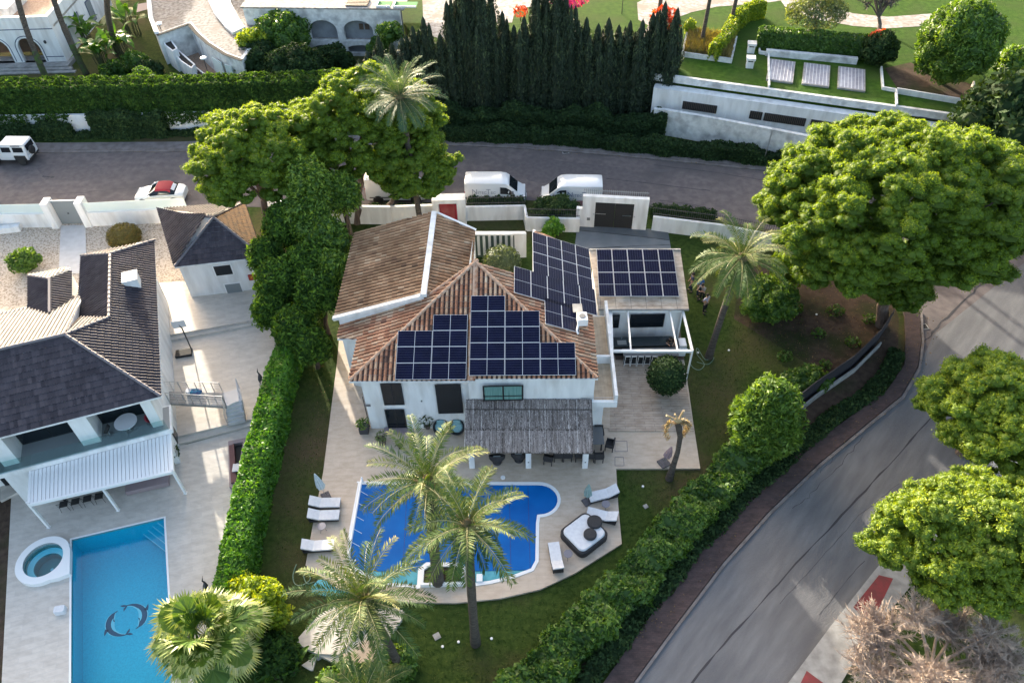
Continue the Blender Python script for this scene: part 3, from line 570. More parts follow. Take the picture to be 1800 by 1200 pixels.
# ------------------------------------------------------------------ tiled roofs
def tiles(name, poly, mats, parent, p=0.28, c=0.38, h=0.10, prof='round', up=None, tint_c=(0.55, 0.16), flip=False):
    """poly: planar 3D points; barrels run down the slope. One mesh with real corrugation."""
    P = [Vector(q) for q in poly]; n = Vector((0, 0, 0))
    for i in range(len(P)): n += (P[i]).cross(P[(i+1) % len(P)])
    n.normalize()
    if n.z < 0: n = -n
    w = (Vector((0, 0, 1))-n*n.z).normalized() if up is None else (Vector(up)-n*Vector(up).dot(n)).normalized()
    u = w.cross(n); o = P[0]; S = [((q-o).dot(u), (q-o).dot(w)) for q in P]
    a0, a1 = min(s[0] for s in S), max(s[0] for s in S); b0 = min(s[1] for s in S)
    def clip(a):
        X = []
        for i in range(len(S)):
            (x0, y0), (x1, y1) = S[i], S[(i+1) % len(S)]
            if (x0 <= a) != (x1 <= a): X.append(y0+(a-x0)/(x1-x0)*(y1-y0))
        X.sort(); return [(X[i], X[i+1]) for i in range(0, len(X)-1, 2)]
    T = [0, 0.09, 0.31, 0.53, 0.62, 1.0] if prof == 'round' else [0, 0.5, 1.0]
    Hh = [0, 0.7*h, h, 0.7*h, 0, 0.012] if prof == 'round' else [0, h*0.55, 0.0]
    nb = int((a1-a0)/p)+1; mb = MB(); rt = np.random.default_rng(int(abs(a1*100)) % 9999)
    for k in range(nb):
        col = rt.normal()*0.08
        tt = {}
        for j in range(len(T)-1):
            x0 = a0+(k+T[j])*p; x1 = a0+(k+T[j+1])*p; e = 1e-4; C0 = clip(min(max(x0, a0+e), a1-e)); C1 = clip(min(max(x1, a0+e), a1-e))
            if len(C0) != len(C1) or not C0: C0 = C1 = clip(min((x0+x1)/2, a1-e))
            x1 = min(x1, a1)
            for (p0, p1), (q0, q1) in zip(C0, C1):
                lo = min(p0, q0); hi = max(p1, q1); r = int((lo-b0)/c)
                while b0+r*c < hi:
                    ya, yb = b0+r*c, b0+(r+1)*c
                    A0, A1 = max(ya, p0), min(yb, p1); B0, B1 = max(ya, q0), min(yb, q1)
                    if A1 > A0+1e-3 or B1 > B0+1e-3:
                        A1 = max(A1, A0); B1 = max(B1, B0)
                        if r not in tt: tt[r] = min(1, max(0, tint_c[0]+col+rt.normal()*tint_c[1]))
                        lift0, lift1 = 0.028, 0.0
                        def pt(x, y, hh, yy): return o+u*x+w*y+n*(hh+0.03+lift0*(1-(yy-ya)/c))
                        tv = tt[r]*(0.0 if (prof == 'round' and j == 4) else (1, 1, 1, .8, 1)[j] if prof == 'round' else 1)  # channel and one barrel flank tinted darker: corrugation shade painted into the colour
                        mb.face([pt(x0, A0, Hh[j], A0), pt(x1, B0, Hh[j+1], B0), pt(x1, B1, Hh[j+1], B1), pt(x0, A1, Hh[j], A1)], tv)
                    r += 1
    return mb.build(name, mats, parent, tint=True)
def slabpoly(mb, poly, th=0.12):
    P = [Vector(q) for q in poly]; n = Vector((0, 0, 0))
    for i in range(len(P)): n += P[i].cross(P[(i+1) % len(P)])
    if n.z < 0: P.reverse()
    Q = [p-Vector((0, 0, th)) for p in P]; mb.face(P); mb.face(list(reversed(Q)))
    for i in range(len(P)): j = (i+1) % len(P); mb.face([P[i], Q[i], Q[j], P[j]])
def capline(mb, a, b, r=0.11, seg=0.4):
    a, b = Vector(a), Vector(b); L = (b-a).length; k = max(1, int(L/seg))
    for i in range(k):
        p, q = a.lerp(b, i/k), a.lerp(b, (i+1)/k+0.02); mb.tube([p+Vector((0, 0, 0.02)), q+Vector((0, 0, -0.01))], [r, r*0.86], 8)

# ------------------------------------------------------------------ the terracotta villa
V0 = Vector((-9.3, 28.75, 0)); cu, su = math.cos(PV), math.sin(PV)
def V(a, b, z=0.0): return Vector((V0.x+a*cu-b*su, V0.y+a*su+b*cu, z))
FV = Matrix(((cu, -su, 0, V0.x), (su, cu, 0, V0.y), (0, 0, 1, 0), (0, 0, 0, 1)))
villa = thing('villa', 'white villa under a faded terracotta roof covered with dark solar panels', 'house', V(7, 5, 0))
SZ = 5.25; SL = 0.39; AP = V(7.05, 7.05, SZ+SL*7.05)
def zs(d): return SZ+SL*d
WG = 7.15  # wing ridge
R = {'south_l': [V(0, 0, zs(0)), V(7.05, 0, zs(0)), AP], 'south_r': [V(7.05, 0.12, zs(0.12)), V(14.1, 0.12, zs(0.12)), V(14.1, 0.12, zs(0.12)), AP],
     'west': [V(0, 0, zs(0)), AP, V(4.0, 5.2, zs(4.0)), V(-1.4, 5.0, zs(-1.4)), V(-1.4, 3.9, zs(-1.4)), V(0, 3.3, zs(0))],
     'east': [V(14.1, 0.12, zs(0)), V(14.1, 11.2, zs(0)), V(10.6, 11.9, zs(3.5)), V(10.6, 7.05, zs(3.5)), AP],
     'wing_w': [V(4.0, 5.1, WG), V(4.0, 13.1, WG), V(-1.6, 13.1, 5.55), V(-1.6, 5.1, 5.35)], 'wing_e': [V(4.0, 5.1, WG), V(6.7, 6.6, 6.2), V(6.7, 12.4, 6.2), V(4.0, 13.1, WG)]}
R['south_r'] = [V(7.05, 0.1, zs(0.1)), V(14.1, 0.1, zs(0.1)), AP]
mb = MB()
for k in ('south_l', 'south_r', 'west', 'east', 'wing_w', 'wing_e'): slabpoly(mb, [p-Vector((0, 0, 0.01)) for p in R[k]], 0.10)
base = mb.build('roof', 'white_wall', villa)
for k in ('south_l', 'south_r', 'west', 'east'): tiles('roof_tiles', R[k], 'terracotta', base)
tiles('roof_tiles', R['wing_w'], 'terracotta_old', base, p=.30, up=(1, 0, 0.3), tint_c=(0.62, 0.15)); tiles('roof_tiles', R['wing_e'], 'terracotta_old', base, p=.30, up=(-1, 0, 0.3), tint_c=(0.66, 0.15))
mb = MB(); capline(mb, V(0.05, 0.05, zs(0)+0.06), AP+Vector((0, 0, 0.08))); capline(mb, V(14.05, 0.15, zs(0)+0.06), AP+Vector((0, 0, 0.08))); capline(mb, V(4.1, 5.2, zs(4.1)+0.08), AP+Vector((0, 0, 0.06)))
mb.build('ridge_cap', 'ridge_tile', base)
mb = MB(); mb.beam(V(7.0, 0.0, zs(0)+0.08), V(7.02, 6.9, zs(6.9)+0.09), 0.22, 0.10); mb.build('mortar_band', 'ridge_tile', base)
# white parapet band round the upper wing
mb = MB(); mb.beam(V(4.0, 13.15, WG+0.08), V(4.0, 5.0, WG+0.08), 0.34, 0.26); mb.beam(V(3.83, 5.0, WG+0.04), V(-1.7, 4.95, 5.42), 0.26, 0.22); mb.beam(V(4.17, 13.15, WG+0.02), V(6.75, 12.45, 6.25), 0.16, 0.2)
mb.build('parapet', 'white_wall', villa)
# walls (kept below the roof planes)
mb = MB()
def wallpoly(pts, z0s, z1s, th=0.3):
    """closed ring of plan points, each wall panel from z0 to its own top"""
    n = len(pts)
    for i in range(n):
        a, b = pts[i], pts[(i+1) % n]; za, zb = z1s[i], z1s[(i+1) % n]
        mb.face([V(*a, z0s), V(*b, z0s), V(*b, zb), V(*a, za)])
wallpoly([(0.45, 0.62), (6.75, 0.62), (6.75, 0.15), (13.95, 0.15), (13.95, 11.0), (10.75, 11.6), (10.75, 7.0), (6.6, 7.0), (6.6, 12.2), (4.0, 12.9), (-1.2, 12.9), (-1.2, 4.2), (0.45, 3.6)], 0,
         [zs(.4), zs(.55), zs(.1), zs(.1), zs(.1), zs(3.3), zs(3.3), zs(6.5)-.1, 6.1, WG-.15, 5.4, zs(-1.3), zs(.3)])
mb.face([V(4.0, 5.0, zs(4)-.2), V(-1.4, 5.0, zs(-1.4)-.1), V(-1.4, 5.0, 5.3), V(4.0, 5.0, WG)])
mb.face([V(4.0, 5.2, 6.6), V(6.95, 7.0, 6.3), V(6.95, 7.0, 7.9), V(4.0, 5.2, 6.75)])
mb.box(10.55, 7.0, 0, 10.72, 11.95, zs(3.5)+0.06, FV)
mb.build('wall', 'white_wall', villa)
YL = V(3, 0.62).y; YR = V(10, 0.15).y
def opening(px0, py0, px1, py1, Y, name, glass='glass_dark', fr=0.06, mull=1, rail=False, depth=0.0):
    a, b = atY(px0, py1, Y), atY(px1, py1, Y); c_ = atY(px0, py0, Y); x0, x1, z0, z1 = a.x, b.x, a.z, c_.z
    z1 = min(z1, 5.0); y = Y-0.012+(x0-V0.x)*su; mb = MB()
    mb.box(x0, y-0.05, z0, x1, y-0.02, z0+fr); mb.box(x0, y-0.05, z1-fr, x1, y-0.02, z1); mb.box(x0, y-0.05, z0+fr, x0+fr, y-0.02, z1-fr); mb.box(x1-fr, y-0.05, z0+fr, x1, y-0.02, z1-fr)
    for k in range(mull): xm = x0+(x1-x0)*(k+1)/(mull+1); mb.box(xm-fr/2, y-0.045, z0+fr, xm+fr/2, y-0.02, z1-fr)
    if rail: mb.box(x0, y-0.09, z0+0.42, x1, y-0.06, z0+0.45)
    w = mb.build(name, 'black_frame', villa)
    mb = MB(); mb.box(x0+fr, y-0.028, z0+fr, x1-fr, y-0.015, z1-fr); mb.build('pane', glass, w); return w
opening(676, 672, 712, 710, YL, 'window', mull=1); opening(683, 718, 717, 752, YL, 'door', mull=1, rail=True); opening(771, 672, 815, 723, YL, 'window', mull=0)
wz = opening(850, 658, 920, 699, YR, 'window', 'glass_curtain', mull=1, rail=True, fr=.09)
mb = MB(); a, b = atY(850, 699, YR), atY(920, 690, YR); mb.box(a.x+.05, a.y-.075, a.z, b.x-.05, a.y-.055, b.z); mb.build('lower_panel', 'glass_dark', wz)
mb = MB(); p = atY(641, 711, YL-0.03); mb.box(p.x, p.y-0.04, p.z-0.03, p.x+0.35, p.y, p.z+0.02); mb.box(p.x, p.y-0.04, p.z-0.14, p.x+0.35, p.y, p.z-0.09); p = atY(740, 705, YL-.03); mb.box(p.x, p.y-.05, p.z, p.x+.08, p.y, p.z+.08)
mb.build('wall_vent', 'grey_plastic', villa)
mb = MB(); a = atY(679, 754, YL); mb.box(a.x-0.1, a.y-0.45, TZ, a.x+1.35, a.y-0.02, TZ+0.16); mb.build('door_step', 'mauve_stone', villa)
mb = MB(); mb.box(0.38, 0.9, 1.2, 0.44, 2.6, 3.4, FV); mb.box(0.38, 1.1, 0.15, 0.44, 2.6, 1.0, FV); mb.build('side_window', 'glass_dark', villa)
mb = MB()
for k in range(3): mb.box(0.30, 0.75+k*0.28, 0.15, 0.34, 0.79+k*0.28, 3.0, FV)
mb.build('side_grille', 'black_frame', villa)
# balcony along the right side
mb = MB(); mb.box(13.98, 0.0, 2.95, 15.3, 7.3, 3.25, FV); bal = mb.build('balcony', 'white_wall', villa)
mb = MB(); mb.box(14.02, 0.15, 3.256, 15.16, 7.2, 3.27, FV); mb.build('balcony_floor', 'balcony_floor', bal)
mb = MB(); mb.box(15.16, 0.0, 3.25, 15.34, 8.0, 3.95, FV); mb.box(13.0, -0.06, 2.95, 15.34, 0.12, 3.42, FV); mb.box(13.98, 3.1, 3.27, 15.16, 3.25, 3.9, FV); mb.build('parapet', 'white_wall', bal)
mb = MB(); mb.box(13.2, -0.02, 3.75, 15.2, 0.0, 3.78, FV); mb.build('rail', 'steel', bal)
mb = MB(); mb.box(13.1, 0.2, 0, 14.6, 1.4, 2.95, FV); mb.build('pier', 'white_wall', villa)
# flat-roofed annex
fl = [at(1036, 440, 4.0), at(1196, 440, 4.0), at(1211, 543, 3.15), at(1052, 543, 3.15)]
fn = (fl[1]-fl[0]).cross(fl[3]-fl[0]).normalized(); fn = fn if fn.z > 0 else -fn
mb = MB(); slabpoly(mb, fl, 0.14); ax = mb.build('annex_roof', 'roof_slab', villa)
mb = MB(); mb.beam(fl[0].lerp(fl[1], 0)+Vector((0, 0.02, 0.03)), fl[1]+Vector((0, 0.02, 0.03)), 0.12, 0.14); mb.build('roof_edge', 'concrete_light', ax); mb = MB(); mb.beam(fl[3]+Vector((0, -0.03, -0.04)), fl[2]+Vector((0, -0.03, -0.04)), 0.05, 0.14); mb.build('roof_edge', 'concrete_light', ax)
mb = MB(); e = 0.25
q = [(fl[0].x+e, fl[0].y-e), (fl[1].x-e, fl[1].y-e), (fl[2].x-e, fl[2].y+0.3), (fl[3].x+0.1, fl[3].y+0.3)]
for i, (z0, z1) in zip(range(4), [(3.8, 3.8), (3.8, 3.1), (3.1, 3.1), (3.1, 3.8)]): a, b = q[i], q[(i+1) % 4]; mb.face([(*a, 0), (*b, 0), (*b, z1), (*a, z0)])
mb.build('annex_wall', 'white_wall', villa)
YA = q[2][1]
for (x0, x1) in ((1076, 1094), (1110, 1170)): opening(x0, 553, x1, 561, YA, 'window', mull=0) if False else None
for (xa, xb) in ((6.2, 7.2), (7.9, 10.2)):
    mb = MB(); mb.box(xa, YA-0.06, 1.3, xb, YA-0.02, 2.5); w = mb.build('window', 'black_frame', villa); mb = MB(); mb.box(xa+.06, YA-0.07, 1.36, xb-.06, YA-0.061, 2.44); mb.build('pane', 'glass_dark', w)
# ---- solar panels, bolted to the roofs
NP = [0]
def panel(o, du, dv, nn, lu, lv, mid):
    """one panel: corner o, edge directions du,dv, lengths; mid = 'u' or 'v' line across"""
    mb = MB(); z = nn*0.12
    fr = [o+z, o+du*lu+z, o+du*lu+dv*lv+z, o+dv*lv+z]; t = nn*0.04
    lo = [p-t for p in fr]; mb.face(fr); mb.face(list(reversed(lo)))
    for i in range(4): j = (i+1) % 4; mb.face([fr[i], lo[i], lo[j], fr[j]])
    f = mb.build('solar_panel', 'aluminium', villa)
    mb = MB(); g = 0.018; k = nn*0.124
    def Q(a0, a1, b0, b1, e): return [o+du*a0+dv*b0+e, o+du*a1+dv*b0+e, o+du*a1+dv*b1+e, o+du*a0+dv*b1+e]
    if mid == 'u': cells = [(g, lu/2-0.012, g, lv-g), (lu/2+0.012, lu-g, g, lv-g)]
    else: cells = [(g, lu-g, g, lv/2-0.012), (g, lu-g, lv/2+0.012, lv-g)]
    for c4 in cells: mb.face(Q(*c4, k))
    mb.mi = 1; k2 = nn*0.1255
    for (a0, a1, b0, b1) in cells:     # thin bus-bar lines along the long side
        if mid == 'u':
            for s in range(1, 6): b = b0+(b1-b0)*s/6; mb.face(Q(a0, a1, b-0.004, b+0.004, k2))
        else:
            for s in range(1, 6): a = a0+(a1-a0)*s/6; mb.face(Q(a-0.004, a+0.004, b0, b1, k2))
    mb.build('cells', ['pv_cell', 'pv_line'], f)
def plane_n(P): n = (P[1]-P[0]).cross(P[2]-P[0]).normalized(); return n if n.z > 0 else -n
def array(o_px, P, udir, rows, lu, lv, mid, gap=0.02, vsign=1, long_first=None):
    n = plane_n(P); o = atp(o_px[0], o_px[1], P[0]+n*0.1, n); u = (Vector(udir)-n*Vector(udir).dot(n)).normalized(); v = n.cross(u)*vsign
    for r, (c0, c1) in enumerate(rows):
        for c_ in range(c0, c1): panel(o+u*(c_*(lu+gap))+v*(r*(lv+gap)), u, v, n, lu, lv, mid)
ux = (cu, su, 0)
def spanlen(P, a, b): n = plane_n(P); return (atp(*a, P[0]+n*.1, n)-atp(*b, P[0]+n*.1, n)).length
Ps = R['south_l']; n_ = plane_n(Ps)
LU = spanlen(Ps, (825, 661), (1013, 661))/3-0.02; LV_ = spanlen(Ps, (825, 661), (825, 548))/4-0.02
array((825, 661), Ps, ux, [(0, 3), (0, 3), (0, 2), (0, 2), (0, 1)], LU, LV_, 'u')
array((695, 668), Ps, ux, [(0, 2), (0, 2), (0, 2), (1, 2)], LU, LV_, 'u')
Pe = R['east']; ne = plane_n(Pe); ve = V(0, 1)-V(0, 0)
# east slope: u runs south (towards the camera), v runs down the slope
def earr(p0, ncol, nrow, pxe, pye):
    o = atp(*p0, Pe[0]+ne*.1, ne); sdir = -ve; v = ne.cross(sdir); 
    if v.x < 0: v = -v
    Lc = (atp(*pxe, Pe[0]+ne*.1, ne)-o).dot(v)/ncol; Lr = (atp(*pye, Pe[0]+ne*.1, ne)-o).dot(sdir)/nrow
    for c_ in range(ncol):
        for r in range(nrow): panel(o+v*(c_*Lc)+sdir*(r*Lr), v, sdir, ne if v.cross(sdir).dot(ne) > 0 else ne, Lc-0.02, Lr-0.02, 'v')
earr((935, 410), 4, 2, (1034, 436), (938, 482)); earr((903, 470), 5, 1, (1043, 497), (901, 516)); earr((956, 525), 2, 1, (1014, 537), (957, 571))
o = atp(1048, 441, fl[0]+fn*.05, fn); uu = (fl[1]-fl[0]).normalized(); vv = (fl[2]-fl[1]).normalized(); vv = (vv-uu*vv.dot(uu)).normalized()
Lu = (atp(1183, 441, fl[0]+fn*.05, fn)-o).dot(uu)/5; Lv = (atp(1049, 524, fl[0]+fn*.05, fn)-o).dot(vv)/2
for c_ in range(5):
    for r in range(2): panel(o+uu*(c_*Lu)+vv*(r*Lv)+fn*0.05, uu, vv, fn, Lu-0.03, Lv-0.03, 'v')
# roof unit by the lower panels
wu = thing('roof_unit', 'small white condenser box beside the lowest pair of panels on the east slope', 'roof unit', at(1024, 560, zs(1.2)))
c = at(1023, 566, zs(1.6)+0.1); mb = MB(); mb.box(-0.3, -0.35, 0, 0.3, 0.35, 0.5, frame(c, 0.05), bev=0.03); mb.build('casing', 'white_paint', wu)
mb = MB(); mb.lathe([(0.2, 0), (0.2, 0.03), (0.0, 0.035)], 16, (c.x, c.y, c.z+0.5)); mb.build('fan', 'grey_plastic', wu); mb = MB(); mb.tube([c+Vector((-.25, -.3, .1)), c+Vector((-.35, -.7, .0)), c+Vector((-.3, -.9, -.1))], 0.06, 6); mb.build('duct', 'white_paint', wu)
mb = MB(); p = at(1014, 541, zs(2)+.1); mb.box(-0.25, -0.4, 0, 0.32, 0.3, 0.06, frame(p, 0)); mb.build('base_plate', 'concrete_light', wu)

# ---- kitchen pergola beside the annex
pg = thing('kitchen_pergola', 'open white steel pergola frame over the outdoor kitchen beside the flat roof', 'pergola', at(1150, 640, TZ))
ZP = 2.85; c4 = [at(1072, 546, ZP), at(1200, 546, ZP), at(1217, 617, ZP), at(1074, 617, ZP)]
mb = MB()
for i in range(4): mb.beam(c4[i], c4[(i+1) % 4], 0.14 if i != 3 else 0.30, 0.16)
mb.build('frame', 'white_paint', pg)
for t in (0.245, 0.82): mb = MB(); mb.beam(c4[0].lerp(c4[1], t)+Vector((0, 0, -0.003)), c4[3].lerp(c4[2], t)+Vector((0, 0, -0.003)), 0.09, 0.13); mb.build('beam', 'white_paint', pg)
for q_ in (c4[2], c4[1]): mb = MB(); mb.beam(Vector((q_.x, q_.y, TZ)), Vector((q_.x, q_.y, ZP-.08)), 0.10, 0.10, up=(1, 0, 0)); mb.build('post', 'white_paint', pg)
kt = thing('outdoor_kitchen', 'dark kitchen counter along the back wall under the open white pergola', 'kitchen counter', (8.4, 35.3, TZ))
mb = MB(); mb.box(6.2, 35.0, TZ, 10.6, 35.75, TZ+0.9); mb.build('cabinet', 'black_frame', kt); mb = MB(); mb.box(6.15, 34.95, TZ+0.9, 10.65, 35.8, TZ+0.96); mb.build('worktop', 'counter_dark', kt)
mb = MB(); mb.box(7.0, 35.1, TZ+.962, 7.6, 35.5, TZ+.975); mb.tube([(7.3, 35.6, TZ+.96), (7.3, 35.6, TZ+1.25), (7.3, 35.4, TZ+1.28)], 0.02, 6); mb.build('sink', 'steel', kt)
sheet('kitchen_floor', [(1073, 575), (1195, 575), (1203, 632), (1082, 632)], TZ+0.02, 'wood_brown', 0.02)
bc = thing('bar_counter', 'long grey bar counter with a row of stools in front of it', 'bar counter', (8.3, 33.6, TZ))
bx0, bx1 = at(1098, 621, 1.1).x, at(1190, 621, 1.1).x; by = at(1130, 622, 1.1).y
mb = MB(); mb.box(bx0, by, TZ, bx1, by+0.45, 1.04); mb.build('base', 'black_frame', bc); mb = MB(); mb.box(bx0-0.1, by-0.2, 1.04, bx1+0.1, by+0.55, 1.11, bev=0.01); mb.build('worktop', 'grey_plastic', bc)
st = thing('bar_stool', 'first bar stool from the left, open white frame with a dark seat', 'bar stool', (0, 0, 0), world=False, group='bar stools along the counter')
for sx in (-1, 1):
    for sy in (-1, 1): mb = MB(); mb.beam((sx*.2, sy*.2, 0), (sx*.16, sy*.15, 0.68), 0.03, 0.03, up=(1, 0, 0)); mb.build('leg', 'white_paint', st)
mb = MB(); mb.box(-.19, -.18, .68, .19, .18, .73, bev=.015); mb.build('seat', 'rubber', st)
mb = MB(); mb.box(-.17, -.19, .73, -.14, -.16, 1.0); mb.box(.14, -.19, .73, .17, -.16, 1.0); mb.box(-.17, -.19, .95, .17, -.165, 1.03); mb.build('backrest', 'white_paint', st)
mb = MB(); mb.box(-.18, -.17, .25, .18, -.15, .28); mb.box(-.18, .15, .25, .18, .17, .28); mb.build('footrest', 'white_paint', st)
for i, px in enumerate([1101, 1112, 1124, 1136, 1148]):
    p = at(px, 641, TZ); nm = ['first', 'second', 'third', 'fourth', 'fifth'][i]
    if i == 0: st.location = p
    else: dup(st, p, random.uniform(-.05, .05), '%s bar stool from the left at the grey counter%s' % (nm, ', half behind the clipped ball tree' if i == 4 else ''))
# ---- reed-covered porch
rp = thing('reed_porch', 'porch roofed with grey reed mats on three white pillars facing the blue pool', 'canopy', at(930, 810, TZ))
T0, T1, B1, B0 = at(819, 702, 3.5), at(1040, 702, 3.5), at(1043, 796, 2.65), at(816, 794, 2.65)
mb = MB(); slabpoly(mb, [T0, T1, B1, B0], 0.10); mb.build('deck', 'reed_dark', rp)
mb = MB(); rr = np.random.default_rng(3); nrm = plane_n([T0, T1, B1])
for row, (v0, v1) in enumerate([(0.0, 0.22), (0.205, 0.575), (0.59, 1.015)]):
    for k in range(620):
        s = rr.uniform(0, 1); pan = int(s*8); gr = abs((s*8) % 1); t = 0.36+0.15*rr.normal()+(0.10 if row == 2 else -0.04)
        if gr < 0.06 or (pan in (0, 6) and 0.45 < gr < 0.53): t = 0.98
        if gr > 0.955: t = 0.05
        a0 = v0+rr.uniform(-0.012, 0.03); a1 = v1+rr.uniform(-0.03, 0.012); zz = 0.02+0.03*row+rr.uniform(0, 0.03)
        s2 = s+rr.normal()*0.002; tp = T0.lerp(T1, s); bt = B0.lerp(B1, s2); p0 = tp.lerp(bt, a0)+nrm*zz; p1 = T0.lerp(T1, s2).lerp(B0.lerp(B1, s2), a1)+nrm*(zz+0.01)
        mb.tn = min(1, max(0, t)); mb.beam(p0, p1, 0.022, 0.02)
for k in range(4000):     # short loose stalks
    s = rr.uniform(0, 1); v = rr.uniform(0.0, 0.98); l = rr.uniform(0.04, 0.12); row = 0 if v < .22 else (1 if v < .6 else 2)
    p = T0.lerp(T1, s).lerp(B0.lerp(B1, s), v)+nrm*(0.06+0.03*row+rr.uniform(0, .02)); dd = (B0-T0).normalized()*l+(T1-T0).normalized()*rr.normal()*0.012; mb.tn = min(1, max(0, 0.38+0.3*rr.normal())); w_ = (T1-T0).normalized()*0.012
    mb.face([p-w_, p+w_, p+dd+w_, p+dd-w_])
mb.build('reed_mat', 'reed', rp, tint=True)
mb = MB()
for v in (0.205, 0.60): mb.beam(T0.lerp(B0, v)+nrm*0.10, T1.lerp(B1, v)+nrm*0.10, 0.05, 0.02)
mb.build('batten', 'reed_dark', rp)
for px in (830, 929, 1028):
    p = at(px, 823, TZ); mb = MB(); mb.box(p.x-.16, p.y, TZ, p.x+.16, p.y+.30, 2.75+(0.06)); mb.build('pillar', 'white_wall', rp)
    if px > 900: mb = MB(); mb.box(p.x-.04, p.y-.03, 0.75, p.x+.04, p.y-.002, 0.82); mb.build('wall_light', 'grey_plastic', rp)
mb = MB(); mb.beam(at(818, 792, 2.62)+Vector((0, .2, -.06)), at(1041, 793, 2.62)+Vector((0, .2, -.06)), .14, .16); mb.build('beam', 'white_wall', rp)

# ------------------------------------------------------------------ grey-roofed house on the left
LY = math.radians(18.5); LO = Vector((-19.44, 27.58, 0)); cw, sw = math.cos(LY), math.sin(LY)
def H(a, b, z=0.0): return Vector((LO.x-a*cw-b*sw, LO.y-a*sw+b*cw, z))      # a = west, b = north
FH = Matrix(((-cw, -sw, 0, LO.x), (-sw, cw, 0, LO.y), (0, 0, 1, 0), (0, 0, 0, 1)))
lh = thing('grey_roofed_house', 'white two storey house with a glossy dark grey tiled roof and glass railed balcony', 'house', H(5, 5, 0))
E0 = 5.7; S2 = 0.55; apx = H(4.2, 4.2, E0+S2*4.2); zr = E0+S2*2.3
LR = {'south': [H(0, 0, E0), apx, H(16, 4.2, apx.z), H(16, 0, E0)], 'east': [H(0, 0, E0), H(0, 14.6, E0), H(2.3, 12.3, zr), H(2.3, 6.1, zr), apx],
      'north': [apx, H(2.3, 6.1, zr), H(2.3, 6.1, zr), H(16, 6.1, zr), H(16, 4.2, apx.z)], 'wing_w': [H(2.3, 6.1, zr), H(2.3, 12.3, zr), H(4.6, 14.6, E0), H(4.6, 8.4, E0)],
      'wing_n': [H(2.3, 12.3, zr), H(0, 14.6, E0), H(4.6, 14.6, E0)]}
LR['north'] = [apx, H(2.3, 6.1, zr), H(4.6, 8.4, E0), H(5.0, 8.4, E0)]; LR['north_west'] = [apx, H(4.4, 10.6, 5.6), H(16, 10.6, 5.6), H(16, 4.2, apx.z)]
za = E0+0.45
LR['small_w'] = [at(87, 490, 6.5), at(87, 550, 6.5), at(50, 556, 5.7), at(50, 484, 5.7)]
LR['small_e'] = [at(87, 490, 6.5), at(87, 550, 6.5), at(126, 542, 5.85), at(126, 476, 5.85)]
LR['small_n'] = [at(87, 490, 6.5), at(50, 484, 5.7), at(123, 470, 5.85)]
mb = MB()
for k in LR: slabpoly(mb, [p-Vector((0, 0, 0.01)) for p in LR[k]], 0.10)
base = mb.build('roof', 'white_wall', lh)
for k in LR:
    if k == 'south': tiles('roof_tiles', LR[k], 'slate_tile', base, p=0.20, c=0.36, h=0.02, prof='flat', tint_c=(0.5, 0.25))
    else: tiles('roof_tiles', LR[k], 'slate_tile', base, p=0.24, c=0.36, h=0.085, tint_c=(0.5, 0.22))
mb = MB()
for a, b in [(H(0, 0, E0), apx), (apx, H(16, 4.2, apx.z)), (apx, H(2.3, 6.1, zr)), (H(2.3, 6.1, zr), H(2.3, 12.3, zr)), (H(2.3, 12.3, zr), H(0, 14.6, E0)), (H(2.3, 12.3, zr), H(4.6, 14.6, E0))]:
    capline(mb, a+Vector((0, 0, 0.07)), b+Vector((0, 0, 0.07)), 0.10)
mb.build('ridge_cap', mat('slate_cap', (0.16, 0.145, 0.155), rough=0.45), base); mb = MB(); capline(mb, at(87, 490, 6.57), at(87, 548, 6.57), .10); capline(mb, at(87, 490, 6.57), at(50, 484, 5.77), .10); mb.build('ridge_cap', 'slate_cap', base)
mb = MB(); cc = H(1.15, 9.6, 6.2); mb.box(-.42, -.42, -.3, .42, .42, 0.75, frame(cc, LY)); mb.box(-.46, -.55, .75, .46, .46, .85, frame(cc, LY)); mb.build('chimney', 'white_wall', lh)
mb = MB(); e = 1.0
mb.face([H(4.42, 10.55, 5.6), apx-Vector((0, 0, .05)), H(4.55, 8.4, E0-.2), H(4.5, 10.55, 4.5)])
ring = [(e, 1.6), (16, 1.6), (16, 10.2), (4.6, 10.2), (4.2, 14.2), (e, 14.2)]
for i in range(len(ring)): a, b = ring[i], ring[(i+1) % len(ring)]; mb.face([H(*a, 0), H(*b, 0), H(*b, E0+0.15), H(*a, E0+0.15)])
sp_ = [at(50, 484, 5.6), at(123, 476, 5.6), at(123, 524, 5.6), at(50, 534, 5.6)]
for i in range(4): a, b = sp_[i], sp_[(i+1) % 4]; mb.face([(a.x, a.y, 0), (b.x, b.y, 0), (b.x, b.y, 5.65), (a.x, a.y, 5.65)])
mb.build('wall', 'white_wall', lh)
